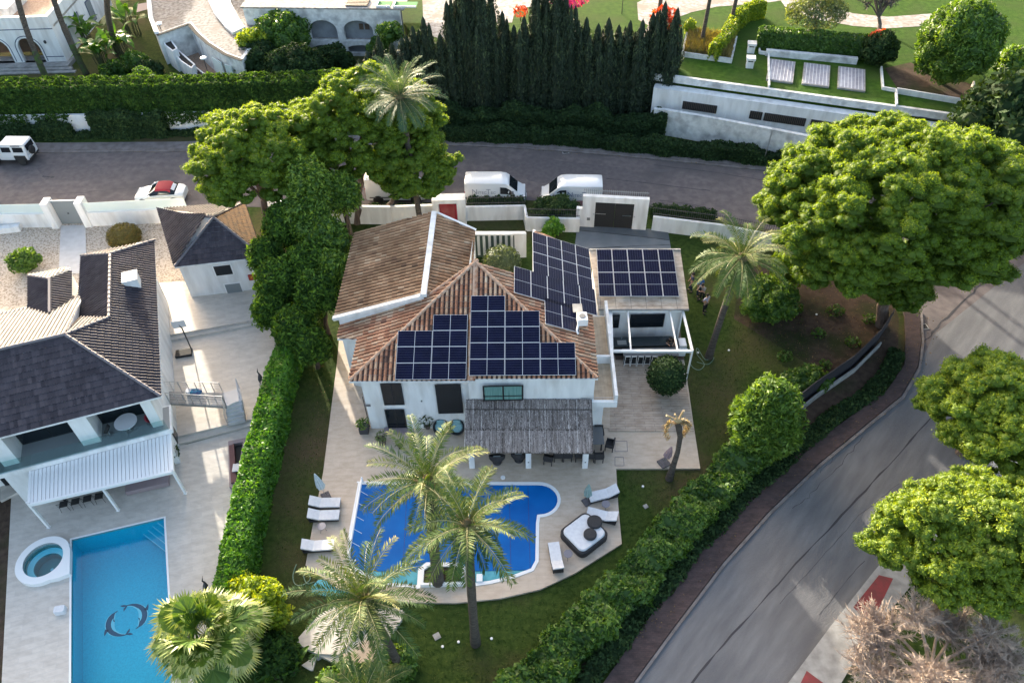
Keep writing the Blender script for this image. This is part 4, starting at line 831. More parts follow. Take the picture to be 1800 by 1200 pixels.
# balcony storey: floor slab, white piers, dark glazing, glass rail
mb = MB(); mb.box(0.25, -0.25, 2.85, 16, 1.7, 3.15, FH); bs = mb.build('balcony', 'white_wall', lh)
mb = MB(); mb.box(0.35, -0.12, 3.156, 16, 1.6, 3.17, FH); mb.build('balcony_floor', mat('balcony_grey', (0.24, 0.255, 0.26), rough=0.5), bs)
mb = MB(); mb.box(0.4, -0.20, 3.17, 16, -0.18, 4.05, FH); mb.build('glass_rail', 'clear_glass', bs)
for a0, a1 in [(0.7, 1.25), (4.05, 5.0), (8.3, 9.1)]: mb = MB(); mb.box(a0, 0.25, 3.17, a1, 1.58, E0-0.02, FH); mb.build('pier', 'white_wall', lh)
for a0, a1 in [(5.05, 8.25), (9.15, 12.5), (1.3, 4.0)]:
    mb = MB(); mb.box(a0, 1.50, 3.2, a1, 1.56, 5.4, FH); w = mb.build('window', 'black_frame', lh); mb = MB(); mb.box(a0+.06, 1.48, 3.26, (a0+a1)/2-.03, 1.495, 5.34, FH); mb.box((a0+a1)/2+.03, 1.48, 3.26, a1-.06, 1.495, 5.34, FH); mb.build('pane', 'glass_dark', w)
mb = MB(); mb.box(0.75, -0.2, 0, 1.05, 14.2, 2.85, FH); mb.box(0.77, 1.55, 2.85, 1.04, 14.2, E0+.4, FH); mb.build('side_wall', 'white_wall', lh)
for b0, b1, z0, z1 in [(3.2, 4.0, 3.4, 5.0), (7.0, 8.2, 3.4, 5.0), (10, 10.9, 3.6, 4.9), (1.0, 1.8, 0.4, 2.0)]:
    mb = MB(); mb.box(0.71, b0, z0, 0.745, b1, z1, FH); w = mb.build('side_window', 'black_frame', lh); mb = MB(); mb.box(0.70, b0+.06, z0+.06, 0.706, b1-.06, z1-.06, FH); mb.build('pane', 'glass_dark', w)
for a0, a1 in [(2, 6.5), (8.6, 10.5), (11, 14)]:
    mb = MB(); mb.box(a0, 1.52, 0.2, a1, 1.58, 2.4, FH); w = mb.build('door', 'black_frame', lh); mb = MB(); mb.box(a0+.06, 1.50, .26, a1-.06, 1.515, 2.34, FH); mb.build('pane', 'glass_dark', w)
mb = MB(); mb.box(8.0, -0.1, 0.05, 9.3, 1.55, 2.85, FH); mb.build('porch_pier', 'white_wall', lh)
# louvred pergola
lp = thing('louvred_pergola', 'white louvred pergola fixed to the grey roofed house in front of its balcony', 'pergola', H(4, -1.5, 0))
ZL = 2.75; Q = [at(55, 806, ZL), at(299, 750, ZL), at(304, 829, ZL), at(52, 887, ZL)]
mb = MB()
for i in range(4): mb.beam(Q[i], Q[(i+1) % 4], 0.12, 0.20)
mb.build('frame', 'white_paint', lp)
mb = MB(); ns = 36
for k in range(ns):
    t = (k+0.5)/ns; a, b = Q[0].lerp(Q[1], t), Q[3].lerp(Q[2], t); d = (b-a).normalized(); sx = (Q[1]-Q[0]).normalized(); w = (Q[1]-Q[0]).length/ns*0.45; up = Vector((0, 0, 1))
    mb.face([a-sx*w+up*0.055, b-sx*w+up*0.055, b+sx*w+up*0.075, a+sx*w+up*0.075]); mb.face([a+sx*w+up*0.075, b+sx*w+up*0.075, b+sx*w+up*0.02, a+sx*w+up*0.02])
    mb.face([a+sx*w+up*0.02, b+sx*w+up*0.02, b-sx*w+up*0.0, a-sx*w+up*0.0])
mb.build('louvres', 'white_paint', lp)
for (bx_, by_) in ((326, 866), (208, 896), (86, 926)):
    p = at(bx_, by_, 0.05); mb = MB(); mb.beam((p.x, p.y, .05), (p.x, p.y, ZL-.1), .13, .13, up=(1, 0, 0)); mb.box(p.x-.1, p.y-.1, .05, p.x+.1, p.y+.1, .065); mb.build('post', 'white_paint', lp)
# garage building with hipped roof
g = thing('garden_annex', 'small white outbuilding with a hipped dark tiled roof beside the pine trunk', 'outbuilding', at(380, 500, 0.6))
GZ = 3.75; sw_, se_, nw_ = at(307, 470, GZ), at(462, 452, GZ), at(287, 372, GZ); ne_ = se_+(nw_-sw_); ap_ = at(376, 383, 5.4); rr_ = at(325, 376, 5.1)
GR = {'south': [sw_, se_, ap_], 'east': [se_, ne_, ap_], 'west': [sw_, ap_, rr_, nw_], 'north': [ne_, nw_, rr_, ap_]}
mb = MB()
for k in GR: slabpoly(mb, [p-Vector((0, 0, .01)) for p in GR[k]], .1)
base = mb.build('roof', 'white_wall', g)
for k in ('south', 'west', 'north'): tiles('roof_tiles', GR[k], 'slate_tile', base, p=0.24 if k != 'south' else 0.2, h=0.08 if k != 'south' else 0.02, prof='round' if k != 'south' else 'flat', tint_c=(0.5, 0.22))
tiles('roof_tiles', GR['east'], 'slate_tile', base, p=.24, h=.08)
ln = plane_n(GR['east']); c0 = (GR['east'][0]+GR['east'][1]+GR['east'][2])/3; mb = MB(); mb.face([c0.lerp(p, .93)+ln*.125 for p in GR['east']]); mb.build('leaf_litter', 'litter', base)
mb = MB(); [capline(mb, a+Vector((0, 0, .06)), b+Vector((0, 0, .06)), .1) for a, b in ((sw_, ap_), (se_, ap_), (ap_, rr_), (ne_, ap_), (nw_, rr_))]; mb.build('ridge_cap', 'slate_cap', base)
mb = MB(); cg = (sw_+se_+nw_+ne_)/4; rg = [(sw_.lerp(cg, .08)), (se_.lerp(cg, .08)), (ne_.lerp(cg, .08)), (nw_.lerp(cg, .08))]
for i in range(4): a, b = rg[i], rg[(i+1) % 4]; mb.face([(a.x, a.y, 0), (b.x, b.y, 0), (b.x, b.y, GZ+.05), (a.x, a.y, GZ+.05)])
mb.build('wall', 'white_wall', g)
dS = (rg[1]-rg[0]).normalized(); FG = Matrix(((dS.x, -dS.y, 0, rg[0].x), (dS.y, dS.x, 0, rg[0].y), (0, 0, 1, 0), (0, 0, 0, 1)))
for nm, a0, a1, z0, z1, mt in [('window', 2.25, 3.4, 2.4, 3.25, 'glass_dark'), ('door', 2.55, 3.6, 0.69, 1.5, 'grey_gate')]:
    mb = MB(); mb.box(a0-.08, -.05, z0-.08, a1+.08, -.015, z1+.08, FG); w = mb.build(nm, 'white_paint', g); mb = MB(); mb.box(a0, -.065, z0, a1, -.052, z1, FG); mb.build('pane', mt, w)
mb = MB(); mb.box(4.35, -.16, 1.7, 4.9, -.03, 2.15, FG); rb = single(mb, 'fire_box', 'tail_red', 'small red box with pale rings on the wall of the outbuilding', 'wall box', FG @ Vector((4.6, -.1, 1.7)))
mb = MB()
for x in (4.47, 4.73): mb.lathe([(.09, 0), (.09, .01), (.06, .01)], 12, (0, 0, 0), fr=FG @ Matrix.Translation((x, -.165, 1.95)) @ Matrix.Rotation(math.pi/2, 4, 'X'))
mb.build('ring_mark', 'white_paint', rb)
# ------------------------------------------------------------------ boundary walls, gates, railings
def wallrun(name, pts, h, th, m, label, cat='wall', z0=0.0, cap=None, mk=None):
    c = pts[0].lerp(pts[-1], .5); o = thing(name, label, cat, (c.x, c.y, z0)); mb = MB()
    for a, b in zip(pts, pts[1:]): mb.beam((a.x, a.y, z0+h/2), (b.x, b.y, z0+h/2), th, h)
    mb.build('wall_body', m, o)
    if cap:
        mb = MB()
        for a, b in zip(pts, pts[1:]): mb.beam((a.x, a.y, z0+h+cap/2+.002), (b.x, b.y, z0+h+cap/2+.002), th+.06, cap)
        mb.build('coping', mk or m, o)
    return o
def railing(pts, z, h, label, dark='dark_metal', step=0.16):
    c = pts[0].lerp(pts[-1], .5); o = thing('picket_railing', label, 'railing', (c.x, c.y, z)); mb = MB()
    for a, b in zip(pts, pts[1:]):
        n = max(2, int((b-a).length/step))
        for k in range(n): p = a.lerp(b, k/n); mb.beam((p.x, p.y, z), (p.x, p.y, z+h), .025, .025, up=(1, 0, 0))
    mb.build('pickets', dark, o); mb = MB()
    for a, b in zip(pts, pts[1:]):
        for zz in (z+.1, z+h-.12): mb.beam((a.x, a.y, zz), (b.x, b.y, zz), .035, .03)
    mb.build('rails', dark, o); return o
w1 = [at(x, y, 0) for x, y in ((-30, 401), (95, 399))]; w2 = [at(x, y, 0) for x, y in ((152, 398), (338, 389))]
for i, w in enumerate((w1, w2)):
    o = wallrun('garden_wall', w, 1.35, .25, 'white_wall', ['white boundary wall topped with frosted glass left of the grey gate', 'white boundary wall topped with frosted glass right of the grey gate'][i])
    mb = MB(); a, b = w[0]+Vector((0, .05, 0)), w[1]+Vector((0, .05, 0)); mb.beam((a.x, a.y, 1.80), (b.x, b.y, 1.80), .02, .88); mb.build('glass_screen', 'frosted', o)
    mb = MB(); mb.beam((a.x, a.y-.02, 1.37), (b.x, b.y-.02, 1.37), .30, .03); mb.build('coping', 'white_paint', o)
mb = MB(); a, b = at(-30, 412, 0.06), at(38, 404, 0.06); mb.beam((a.x, a.y, .3), (b.x, b.y, .3), .5, .5); single(mb, 'planter_bench', 'white_wall', 'low white bench block against the boundary wall at the left edge', 'bench', (a.x, a.y, .06))
for i, (x0, x1) in enumerate(((94, 105), (152, 163))):
    p = at((x0+x1)/2, 402 if i == 0 else 400, 0); mb = MB(); mb.box(-.28, -.1, 0, .28, .9, 2.45, frame(p, .02), bev=.02)
    single(mb, 'gate_post', 'white_wall', ['thick white gate post on the left of the grey street gate', 'thick white gate post on the right of the grey street gate'][i], 'gate post', p)
gp = at(128, 398, 0.0); gt = thing('street_gate', 'plain grey panel gate between two thick white posts', 'gate', gp)
mb = MB(); mb.box(-1.0, .3, .05, 1.0, .36, 2.3, frame(gp, .02)); mb.build('panel', 'grey_gate', gt); mb = MB(); mb.box(-.06, .25, 1.05, .06, .3, 1.15, frame(gp, .02)); mb.build('handle', 'dark_metal', gt)
mb = MB(); mb.box(-1.02, .28, 2.3, 1.02, .38, 2.34, frame(gp, .02)); mb.build('frame', 'white_paint', gt)
wallrun('garden_wall', [at(470, 382, 0), at(620, 392, 0), at(690, 393, 0)], 1.7, .25, 'white_wall', 'cream boundary wall behind the pine trunks left of the tiled villa')
wallrun('garden_wall', [at(690, 393, 0), at(766, 390, 0)], 1.7, .25, 'white_wall', 'short cream boundary wall between the pine trunks and the red gate')
mb = MB()
for k in range(26): p = at(600+k*2.3, 368, 1.1); mb.lathe([(.07, 0), (.09, .12), (0, .2)], 6, (p.x, p.y, 1.1))
single(mb, 'clay_crest', 'red_paint', 'row of small red clay finials on the wall behind the pine trunk', 'wall crest', at(630, 368, 1.1))
rg_ = thing('red_gate', 'white walled entrance box with an open red door beside the tiled roof', 'gateway', at(792, 396, 0)); Fg = frame(at(792, 398, 0), .0)
mb = MB(); mb.box(-1.3, 0, 0, -.82, .9, 2.55, Fg); mb.box(.62, 0, 0, 1.3, .9, 2.55, Fg); mb.box(-.82, 0.0, 2.2, .62, .9, 2.55, Fg); mb.box(-.82, .85, 0, .62, .9, 2.2, Fg); mb.build('portal', 'white_wall', rg_)
mb = MB(); mb.box(-.80, .5, .02, .6, .56, 2.19, Fg); mb.build('door', 'red_door', rg_); mb = MB(); mb.box(.45, -.12, .02, .6, .5, 2.15, Fg); mb.build('door_edge', 'red_cloth', rg_)
fw = [at(819, 387, 0), at(923, 385, 0)]; wallrun('garden_wall', fw, 1.35, .22, 'white_wall', 'white front wall between the red gate and the round green shrub')
railing([p+Vector((0, .25, 0)) for p in fw], 1.36, .75, 'dark picket railing on the white wall in front of the parked van facing right')
fw = [at(926, 405, 0), at(1018, 407, 0)]; wallrun('garden_wall', fw, 1.30, .22, 'white_wall', 'white front wall left of the black garage gate'); railing([p+Vector((0, .2, 0)) for p in fw], 1.31, .75, 'dark picket railing left of the black garage gate')
wallrun('garden_wall', [at(922, 385, 0), at(926, 405, 0)], 1.35, .2, 'white_wall', 'very short white return wall where the front wall steps back')
fw = [at(1145, 404, 0), at(1270, 420, 0), at(1420, 452, 0)]; wallrun('garden_wall', fw, 1.35, .22, 'white_wall', 'long white front wall right of the black garage gate'); railing([p+Vector((0, .2, 0)) for p in fw], 1.36, .75, 'dark picket railing right of the black garage gate')
gg = thing('garage_gate', 'white portal holding the wide black double garage gate above the grey ramp', 'gateway', at(1080, 400, 0)); Fg = frame(at(1078, 402, 0), math.radians(-7.4))
mb = MB(); mb.box(-3.0, 0, 0, -1.55, .35, 1.75, Fg); mb.box(-2.55, 0, 1.75, -1.55, .35, 2.95, Fg); mb.box(1.45, 0, 0, 2.55, .35, 2.95, Fg); mb.box(-1.55, 0, 2.45, 1.45, .35, 2.95, Fg); mb.build('portal', 'white_wall', gg)
mb = MB(); mb.box(-1.55, .12, .02, -.03, .2, 2.45, Fg); mb.box(.0, .12, .02, 1.45, .2, 2.45, Fg); mb.build('gate_leaf', 'rubber', gg)
mb = MB(); mb.box(-1.5, .05, 1.3, -.7, .1, 1.34, Fg); mb.box(.6, .05, 1.25, 1.3, .1, 1.29, Fg); mb.box(-1.7, -.05, 1.28, -1.58, .02, 1.4, Fg); mb.box(1.48, -.05, 1.22, 1.6, .02, 1.34, Fg); mb.build('gate_arm', 'steel', gg)
mb = MB(); mb.box(-2.15, -.02, .7, -1.9, 0, .95, Fg); mb.build('letter_box', 'grey_plastic', gg)
P_ = [(Fg @ Vector((x, .45, 0))) for x in (-2.5, 2.5)]; railing([Vector((p.x, p.y, 0)) for p in P_], 2.5, .85, 'pale picket railing standing on top of the garage portal', 'grey_gate')
sheet('ramp', [(1015, 396), (1174, 404), (1180, 440), (1040, 440), (1010, 436)], 0.03, 'ramp_grey', .03)
sheet('ramp_upper', [(1016, 396), (1174, 405), (1177, 422), (1018, 405)], 0.036, 'ramp_dark')
mb = crack([(1018, 405), (1100, 413), (1177, 422)], .07, .045, jit=0); m_ = crack([(1180, 430), (1100, 433), (1030, 437)], .07, .045, jit=0); mb.mesh(m_.v, m_.f); struct(mb, 'ramp_groove', 'rubber')
# entrance court with louvred screen
ct = thing('court_screen', 'white court wall with a row of tall vertical louvres behind the round shrub', 'screen', at(875, 460, 0)); a, b = at(832, 412, 2.3), at(924, 412, 2.3)
mb = MB(); mb.beam((a.x-.3, a.y+.1, 2.32), (b.x, b.y+.1, 2.32), .34, .14); mb.build('coping', 'white_wall', ct)
for k in range(8): x = a.x+.25+k*.42; mb = MB(); mb.box(x, a.y-.02, .3, x+.20, a.y+.06, 2.1); mb.build('louvre', 'aluminium', ct)
mb = MB(); mb.box(a.x+.1, a.y+.1, 0, b.x-.8, a.y+.16, 2.25); mb.build('backing', mat('court_green', (.05, .09, .075), rough=.6), ct); mb = MB(); mb.box(b.x-.85, a.y-.05, 0, b.x+.05, a.y+.16, 2.25); mb.build('screen_wall', 'white_wall', ct); mb = MB(); mb.box(a.x-.3, a.y-.05, 0, a.x+.1, a.y+.16, 2.25); mb.build('screen_wall', 'white_wall', ct)
# fence with dark mesh along the corner of the plot
fp = [at(x, y, 0) for x, y in ((1360, 760), (1432, 702), (1500, 655), (1545, 610), (1568, 575))]; fo = thing('mesh_fence', 'low fence of dark mesh with a pale top rail along the inside of the bend', 'fence', fp[2])
mb = MB()
for a, b in zip(fp, fp[1:]): mb.beam((a.x-.25, a.y+.2, .75), (b.x-.25, b.y+.2, .75), .05, 1.5)
mb.build('mesh', mat('fence_mesh', (.022, .022, .03), rough=.7), fo); mb = MB()
for a, b in zip(fp[:4], fp[1:4]): mb.beam((a.x, a.y, .25), (b.x, b.y, .25), .09, .5)
mb.build('kerb_wall', 'concrete_light', fo)

# ------------------------------------------------------------------ vehicles (x forward)
def loft(S, name, m, parent, smooth=38):
    """stations: x, zb, zm, zt, wb, wm, wt"""
    mb = MB(); V = []
    for (x, zb, zm, zt, wb, wm, wt) in S:
        r = [(wb, zb), (wm, zb+(zm-zb)*.35), (wm, zm), (wt+(wm-wt)*.25, zm+(zt-zm)*.62), (wt, zt-.05*(zt-zm+.2)), (wt*.82, zt)]
        V += [Vector((x, y, z)) for y, z in r]+[Vector((x, -y, z)) for y, z in reversed(r)]
    n = 12; Fs = [(i*n+k, (i+1)*n+k, (i+1)*n+(k+1) % n, i*n+(k+1) % n) for i in range(len(S)-1) for k in range(n)]
    Fs += [tuple(range(n)), tuple((len(S)-1)*n+k for k in range(n-1, -1, -1))]
    mb.mesh(V, Fs); return autosmooth(mb.build(name, m, parent), smooth)
def interp(S, x):
    for s, t in zip(S, S[1:]):
        if s[0] >= x >= t[0] or s[0] <= x <= t[0]:
            k = (x-s[0])/(t[0]-s[0]) if t[0] != s[0] else 0; return [s[i]+(t[i]-s[i])*k for i in range(7)]
    return list(S[0] if abs(x-S[0][0]) < abs(x-S[-1][0]) else S[-1])
def sidepatch(S, xs, f0, f1, sgn, off=.012):
    """glass or print on the body side between belt and roof: f along height 0..1"""
    mb = MB(); V = []
    def Pp(x, f):
        q = interp(S, x); zb, zm, zt, wb, wm, wt = q[1:]; z = zm+(zt-zm)*f
        y = wm+(wt+(wm-wt)*.25-wm)*(f/.62) if f < .62 else (wt+(wm-wt)*.25)+(wt-(wt+(wm-wt)*.25))*((f-.62)/.38)
        return Vector((x, sgn*(y+off), z))
    for x, a, b in xs: V.append((Pp(x, a), Pp(x, b)))
    for p, q in zip(V, V[1:]): mb.face([p[0], q[0], q[1], p[1]])
    return mb
def wheel(parent, x, y, r, w=.2, rim='rim', steel=False):
    s = 1 if y > 0 else -1; M = Matrix.Translation((x, y, r)) @ Matrix.Rotation(-math.pi/2*s, 4, 'X')
    mb = MB(); mb.lathe([(r*.62, -w/2), (r*.93, -w/2), (r, -w*.3), (r, w*.3), (r*.93, w/2), (r*.62, w/2)], 20, fr=M); t = autosmooth(mb.build('wheel', 'rubber', parent), 40)
    mb = MB(); mb.lathe([(r*.64, -w*.4), (r*.64, w*.46), (r*.58, w*.5), (r*.5, w*.30), (r*.18, w*.34), (0, w*.36)], 20, fr=M); mb.build('rim', rim, t)
VS = [(2.48, .28, .55, .75, .80, .86, .70), (2.42, .25, .75, .98, .88, .96, .78), (2.2, .24, .85, 1.12, .92, 1.0, .80), (1.75, .24, 1.05, 1.42, .95, 1.02, .80), (1.12, .26, 1.30, 2.05, .96, 1.02, .82), (.86, .26, 1.32, 2.22, .96, 1.02, .85), (.4, .28, 1.32, 2.28, .97, 1.02, .88), (-1.9, .28, 1.32, 2.28, .97, 1.02, .88), (-2.42, .30, 1.32, 2.26, .95, 1.01, .87), (-2.48, .34, 1.3, 2.22, .92, .99, .84)]
def van(loc, rz, label, stripe=None, text=True):
    v = thing('delivery_van', label, 'van', loc, rz, 'white panel vans parked along the kerb', world=False)
    loft(VS, 'body', 'car_white', v)
    for s in (-1, 1):
        mb = sidepatch(VS, [(.42, .02, .62), (.9, .0, .62), (1.25, .0, .56), (1.62, .03, .22)], 0, 0, s); mb.build('side_window', 'glass_dark', v)
        mb = MB(); mb.box(1.35, s*1.06-.1, 1.30, 1.52, s*1.06+.1, 1.58, bev=.03); mb.build('mirror', 'grey_plastic', v)
        mb = MB(); mb.box(-2.2, s*1.022-.01, .55, 2.05, s*1.022+.01, .66); mb.build('rub_strip', 'grey_plastic', v)
        for x in (1.62, -1.5):
            mb = MB(); M = Matrix.Translation((x, s*.985, .34)) @ Matrix.Rotation(-math.pi/2*s, 4, 'X'); mb.lathe([(.0, -.1), (.43, -.1), (.43, .045), (.0, .046)], 24, fr=M); mb.build('wheel_arch', 'rubber', v); wheel(v, x, s*.96, .34, .22)
        mb = MB(); mb.box(.36, s*1.03-.006, .45, .375, s*1.03+.004, 1.95); mb.build('door_seam', 'print_grey', v)
        if stripe: mb = MB(); mb.box(-2.0, s*1.026-.008, .42, .3, s*1.026+.008, .98); mb.build('side_stripe', stripe, v)
        mb = MB(); mb.box(2.15, s*.80-.13, .80, 2.43, s*.80+.13, 1.02, bev=.04); mb.build('headlight', 'lamp_glass', v); mb = MB(); mb.box(-2.5, s*.93-.05, .8, -2.44, s*.93+.05, 1.5); mb.build('tail_light', 'tail_red', v)
    mb = MB(); P4 = []
    for x, k in ((1.78, .76), (1.45, .80), (1.14, .82)):
        q = interp(VS, x); P4.append((Vector((x+.03, q[6]*.93, q[3]+.012-.03)), Vector((x+.03, 0, q[3]+.03)), Vector((x+.03, -q[6]*.93, q[3]+.012-.03))))
    for a, b in zip(P4, P4[1:]): mb.face([a[0], b[0], b[1], a[1]]); mb.face([a[1], b[1], b[2], a[2]])
    mb.build('windscreen', 'glass_dark', v); mb = MB(); mb.box(2.38, -.55, .45, 2.53, .55, .72, bev=.03); mb.build('grille', 'grey_plastic', v); mb = MB(); mb.box(-2.4, -.9, .26, 2.5, .9, .42); mb.build('bumper', 'rubber', v)
    mb = MB(); mb.box(2.50, -.26, .46, 2.55, .26, .58); mb.build('number_plate', 'white_paint', v); mb = MB(); mb.tube([(1.80, .70, 1.40), (1.45, .05, 1.78)], .012, 5); mb.tube([(1.80, -.1, 1.40), (1.42, -.62, 1.74)], .012, 5); mb.build('wipers', 'rubber', v)
    mb = MB()
    for k in range(4): x = .2-.62*k; mb.box(x-.02, -.7, 2.27, x+.02, .7, 2.292)
    mb.build('roof_rib', 'car_white', v)
    return v
def textobj(s, size, m, parent, M, ext=.004):
    cu_ = bpy.data.curves.new('txt', 'FONT'); cu_.body = s; cu_.size = size; cu_.extrude = ext; cu_.space_character = 1.05; o = bpy.data.objects.new('txt', cu_); COL.objects.link(o)
    bpy.context.view_layer.update(); me = bpy.data.meshes.new_from_object(o.evaluated_get(bpy.context.evaluated_depsgraph_get())); bpy.data.objects.remove(o); bpy.data.curves.remove(cu_)
    me.materials.clear(); me.transform(M); return link('lettering', me, m, parent)
def van_text(v, side, x0, m):
    """company name on the body side; side -1 = right flank (faces -y locally)"""
    s = side; y = 1.035*s; R_ = Matrix.Rotation(math.pi/2, 4, 'X') if s < 0 else (Matrix.Rotation(math.pi, 4, 'Z') @ Matrix.Rotation(math.pi/2, 4, 'X'))
    d = 1 if s < 0 else -1; tilt = Matrix.Rotation(math.radians(9)*(1), 4, 'X')
    for txt, size, dx, z in (('N', .62, 0, 1.34), ('ITEC', .34, .50, 1.34), ('T', .62, 1.18, 1.34), ('EC', .34, 1.56, 1.34)):
        Mx = Matrix.Translation((x0+d*dx, s*1.035, z)) @ R_ @ Matrix.Rotation(-math.radians(8), 4, 'X'); textobj(txt, size, m, v, Mx)
vp = at(872, 352, 0.01); va = van(vp, math.radians(-2.5), 'white delivery van facing right with grey lettering, first in front of the picket railing', 'van_side'); van_text(va, -1, -1.9, 'print_grey')
vp = at(1003, 357, 0.01); vb = van(vp, math.radians(180-3.5), 'white delivery van facing left with dark lettering and a pinkish lower flank behind the shrub', mat('pink_print', (.38, .20, .22), rough=.4)); van_text(vb, 1, 0.35, 'print_blue')
vp = at(700, 345, 0.01); vc = van(vp, math.radians(-1), 'white delivery van half hidden under the hanging pine branches', None)
# off-roader
def offroader(loc, rz):
    v = thing('off_roader', 'white boxy three door off-roader with a spare wheel on its back door', 'off-roader', loc, rz, world=False)
    LS = [(1.95, .5, .78, 1.08, .72, .76, .70), (1.9, .48, .8, 1.14, .76, .80, .74), (.95, .48, .85, 1.18, .78, .84, .78), (.62, .48, 1.2, 1.24, .80, .86, .80), (.38, .48, 1.22, 1.86, .80, .86, .74), (.25, .48, 1.22, 1.95, .80, .86, .75), (-1.85, .5, 1.22, 1.95, .80, .86, .75), (-1.95, .52, 1.2, 1.90, .78, .84, .72)]
    loft(LS, 'body', 'car_white', v, 25); mb = MB(); mb.box(-1.9, -.74, 1.94, .3, .74, 2.0, bev=.03); mb.build('roof', 'white_paint', v)
    for s in (-1, 1):
        sidepatch(LS, [(.22, .10, .72), (-.62, .10, .72)], 0, 0, s).build('side_window', 'glass_dark', v); sidepatch(LS, [(-.82, .10, .72), (-1.75, .10, .72)], 0, 0, s).build('side_window', 'glass_dark', v)
        sidepatch(LS, [(-.75, .84, .95), (-1.6, .84, .95)], 0, 0, s).build('alpine_window', 'glass_dark', v)
        for x in (1.25, -1.2):
            mb = MB(); mb.box(x-.52, s*.84-.08, .5, x+.52, s*.84+.10, .98, bev=.06); mb.build('wheel_arch', 'rubber', v); wheel(v, x, s*.84, .38, .24, 'white_rim')
        mb = MB(); mb.box(.45, s*.98-.06, 1.2, .55, s*.98+.06, 1.4); mb.build('mirror', 'rubber', v); mb = MB(); mb.lathe([(.12, 0), (.12, .04), (0, .06)], 14, fr=Matrix.Translation((1.94, s*.6, .92)) @ Matrix.Rotation(math.pi/2, 4, 'Y')); mb.build('headlight', 'lamp_glass', v)
    mb = MB(); mb.box(-2.0, .35, .78, -1.96, .75, .90); mb.build('number_plate', 'white_paint', v)
    mb = MB(); mb.face([(.66, .70, 1.26), (.40, .68, 1.82), (.40, -.68, 1.82), (.66, -.70, 1.26)]); mb.build('windscreen', 'glass_dark', v); mb = MB(); mb.box(-1.975, -.6, 1.3, -1.955, .6, 1.82); mb.build('rear_window', 'glass_dark', v)
    mb = MB(); mb.lathe([(.2, -.1), (.36, -.1), (.38, 0), (.36, .1), (.2, .1)], 18, fr=Matrix.Translation((-2.08, .1, 1.15)) @ Matrix.Rotation(math.pi/2, 4, 'Y')); mb.build('spare_wheel', 'rubber', v)
    mb = MB(); mb.box(1.9, -.85, .5, 2.05, .85, .64); mb.box(-2.02, -.8, .5, -1.92, .8, .62); mb.build('bumper', 'rubber', v); mb = MB(); mb.box(-1.8, -.8, .4, 1.8, .8, .52); mb.build('chassis', 'rubber', v)
offroader(at(28, 281, 0.01), math.radians(180-3))
# convertible with fabric roof
def cabrio(loc, rz):
    v = thing('convertible_car', 'white convertible with a closed dark red fabric roof beside the boundary wall', 'car', loc, rz, world=False)
    CS = [(2.08, .3, .45, .55, .5, .55, .40), (1.98, .24, .55, .72, .70, .76, .60), (1.7, .2, .62, .82, .82, .87, .70), (1.2, .2, .68, .90, .86, .91, .76), (.72, .2, .86, .96, .87, .91, .76), (.0, .2, .9, 1.0, .87, .91, .76), (-1.1, .2, .92, 1.0, .87, .91, .76), (-1.35, .2, .92, 1.02, .87, .91, .74), (-1.8, .22, .85, .98, .82, .87, .68), (-2.05, .3, .7, .85, .66, .72, .55)]
    loft(CS, 'body', 'car_white', v)
    GS = [(.78, .9, .96, .98, .84, .84, .70), (.10, .9, 1.0, 1.36, .84, .84, .58), (-.2, .9, 1.0, 1.40, .84, .84, .60), (-.85, .9, 1.0, 1.38, .84, .84, .60), (-1.45, .9, .98, 1.04, .82, .82, .62)]
    loft(GS, 'cabin_glass', 'glass_dark', v); RS = [(.12, 1.22, 1.26, 1.39, .64, .65, .60), (-.2, 1.24, 1.28, 1.43, .65, .66, .61), (-.85, 1.22, 1.26, 1.41, .66, .67, .62), (-1.12, 1.08, 1.12, 1.26, .70, .71, .62)]
    loft(RS, 'soft_roof', 'red_cloth', v); mb = MB(); mb.tube([(.80, .74, .98), (.12, .62, 1.36), (.12, -.62, 1.36), (.80, -.74, .98)], .03, 6); mb.build('windscreen_frame', 'car_white', v)
    mb = MB(); mb.face([(-1.14, .45, 1.27), (-1.14, -.45, 1.27), (-1.36, -.45, 1.11), (-1.36, .45, 1.11)]); mb.build('rear_window', 'lamp_glass', v)
    for s in (-1, 1):
        for x in (1.3, -1.25): mb = MB(); M = Matrix.Translation((x, s*.86, .32)) @ Matrix.Rotation(-math.pi/2*s, 4, 'X'); mb.lathe([(0, -.1), (.39, -.1), (.39, .055), (0, .056)], 24, fr=M); mb.build('wheel_arch', 'rubber', v); wheel(v, x, s*.85, .31, .2)
        mb = MB(); mb.box(.55, s*.97-.08, .92, .70, s*.97+.06, 1.04, bev=.02); mb.build('mirror', 'car_white', v); mb = MB(); mb.box(1.72, s*.66-.12, .6, 1.95, s*.66+.1, .76, bev=.04); mb.build('headlight', 'lamp_glass', v)
cabrio(at(287, 350, 0.01), math.radians(180+2))

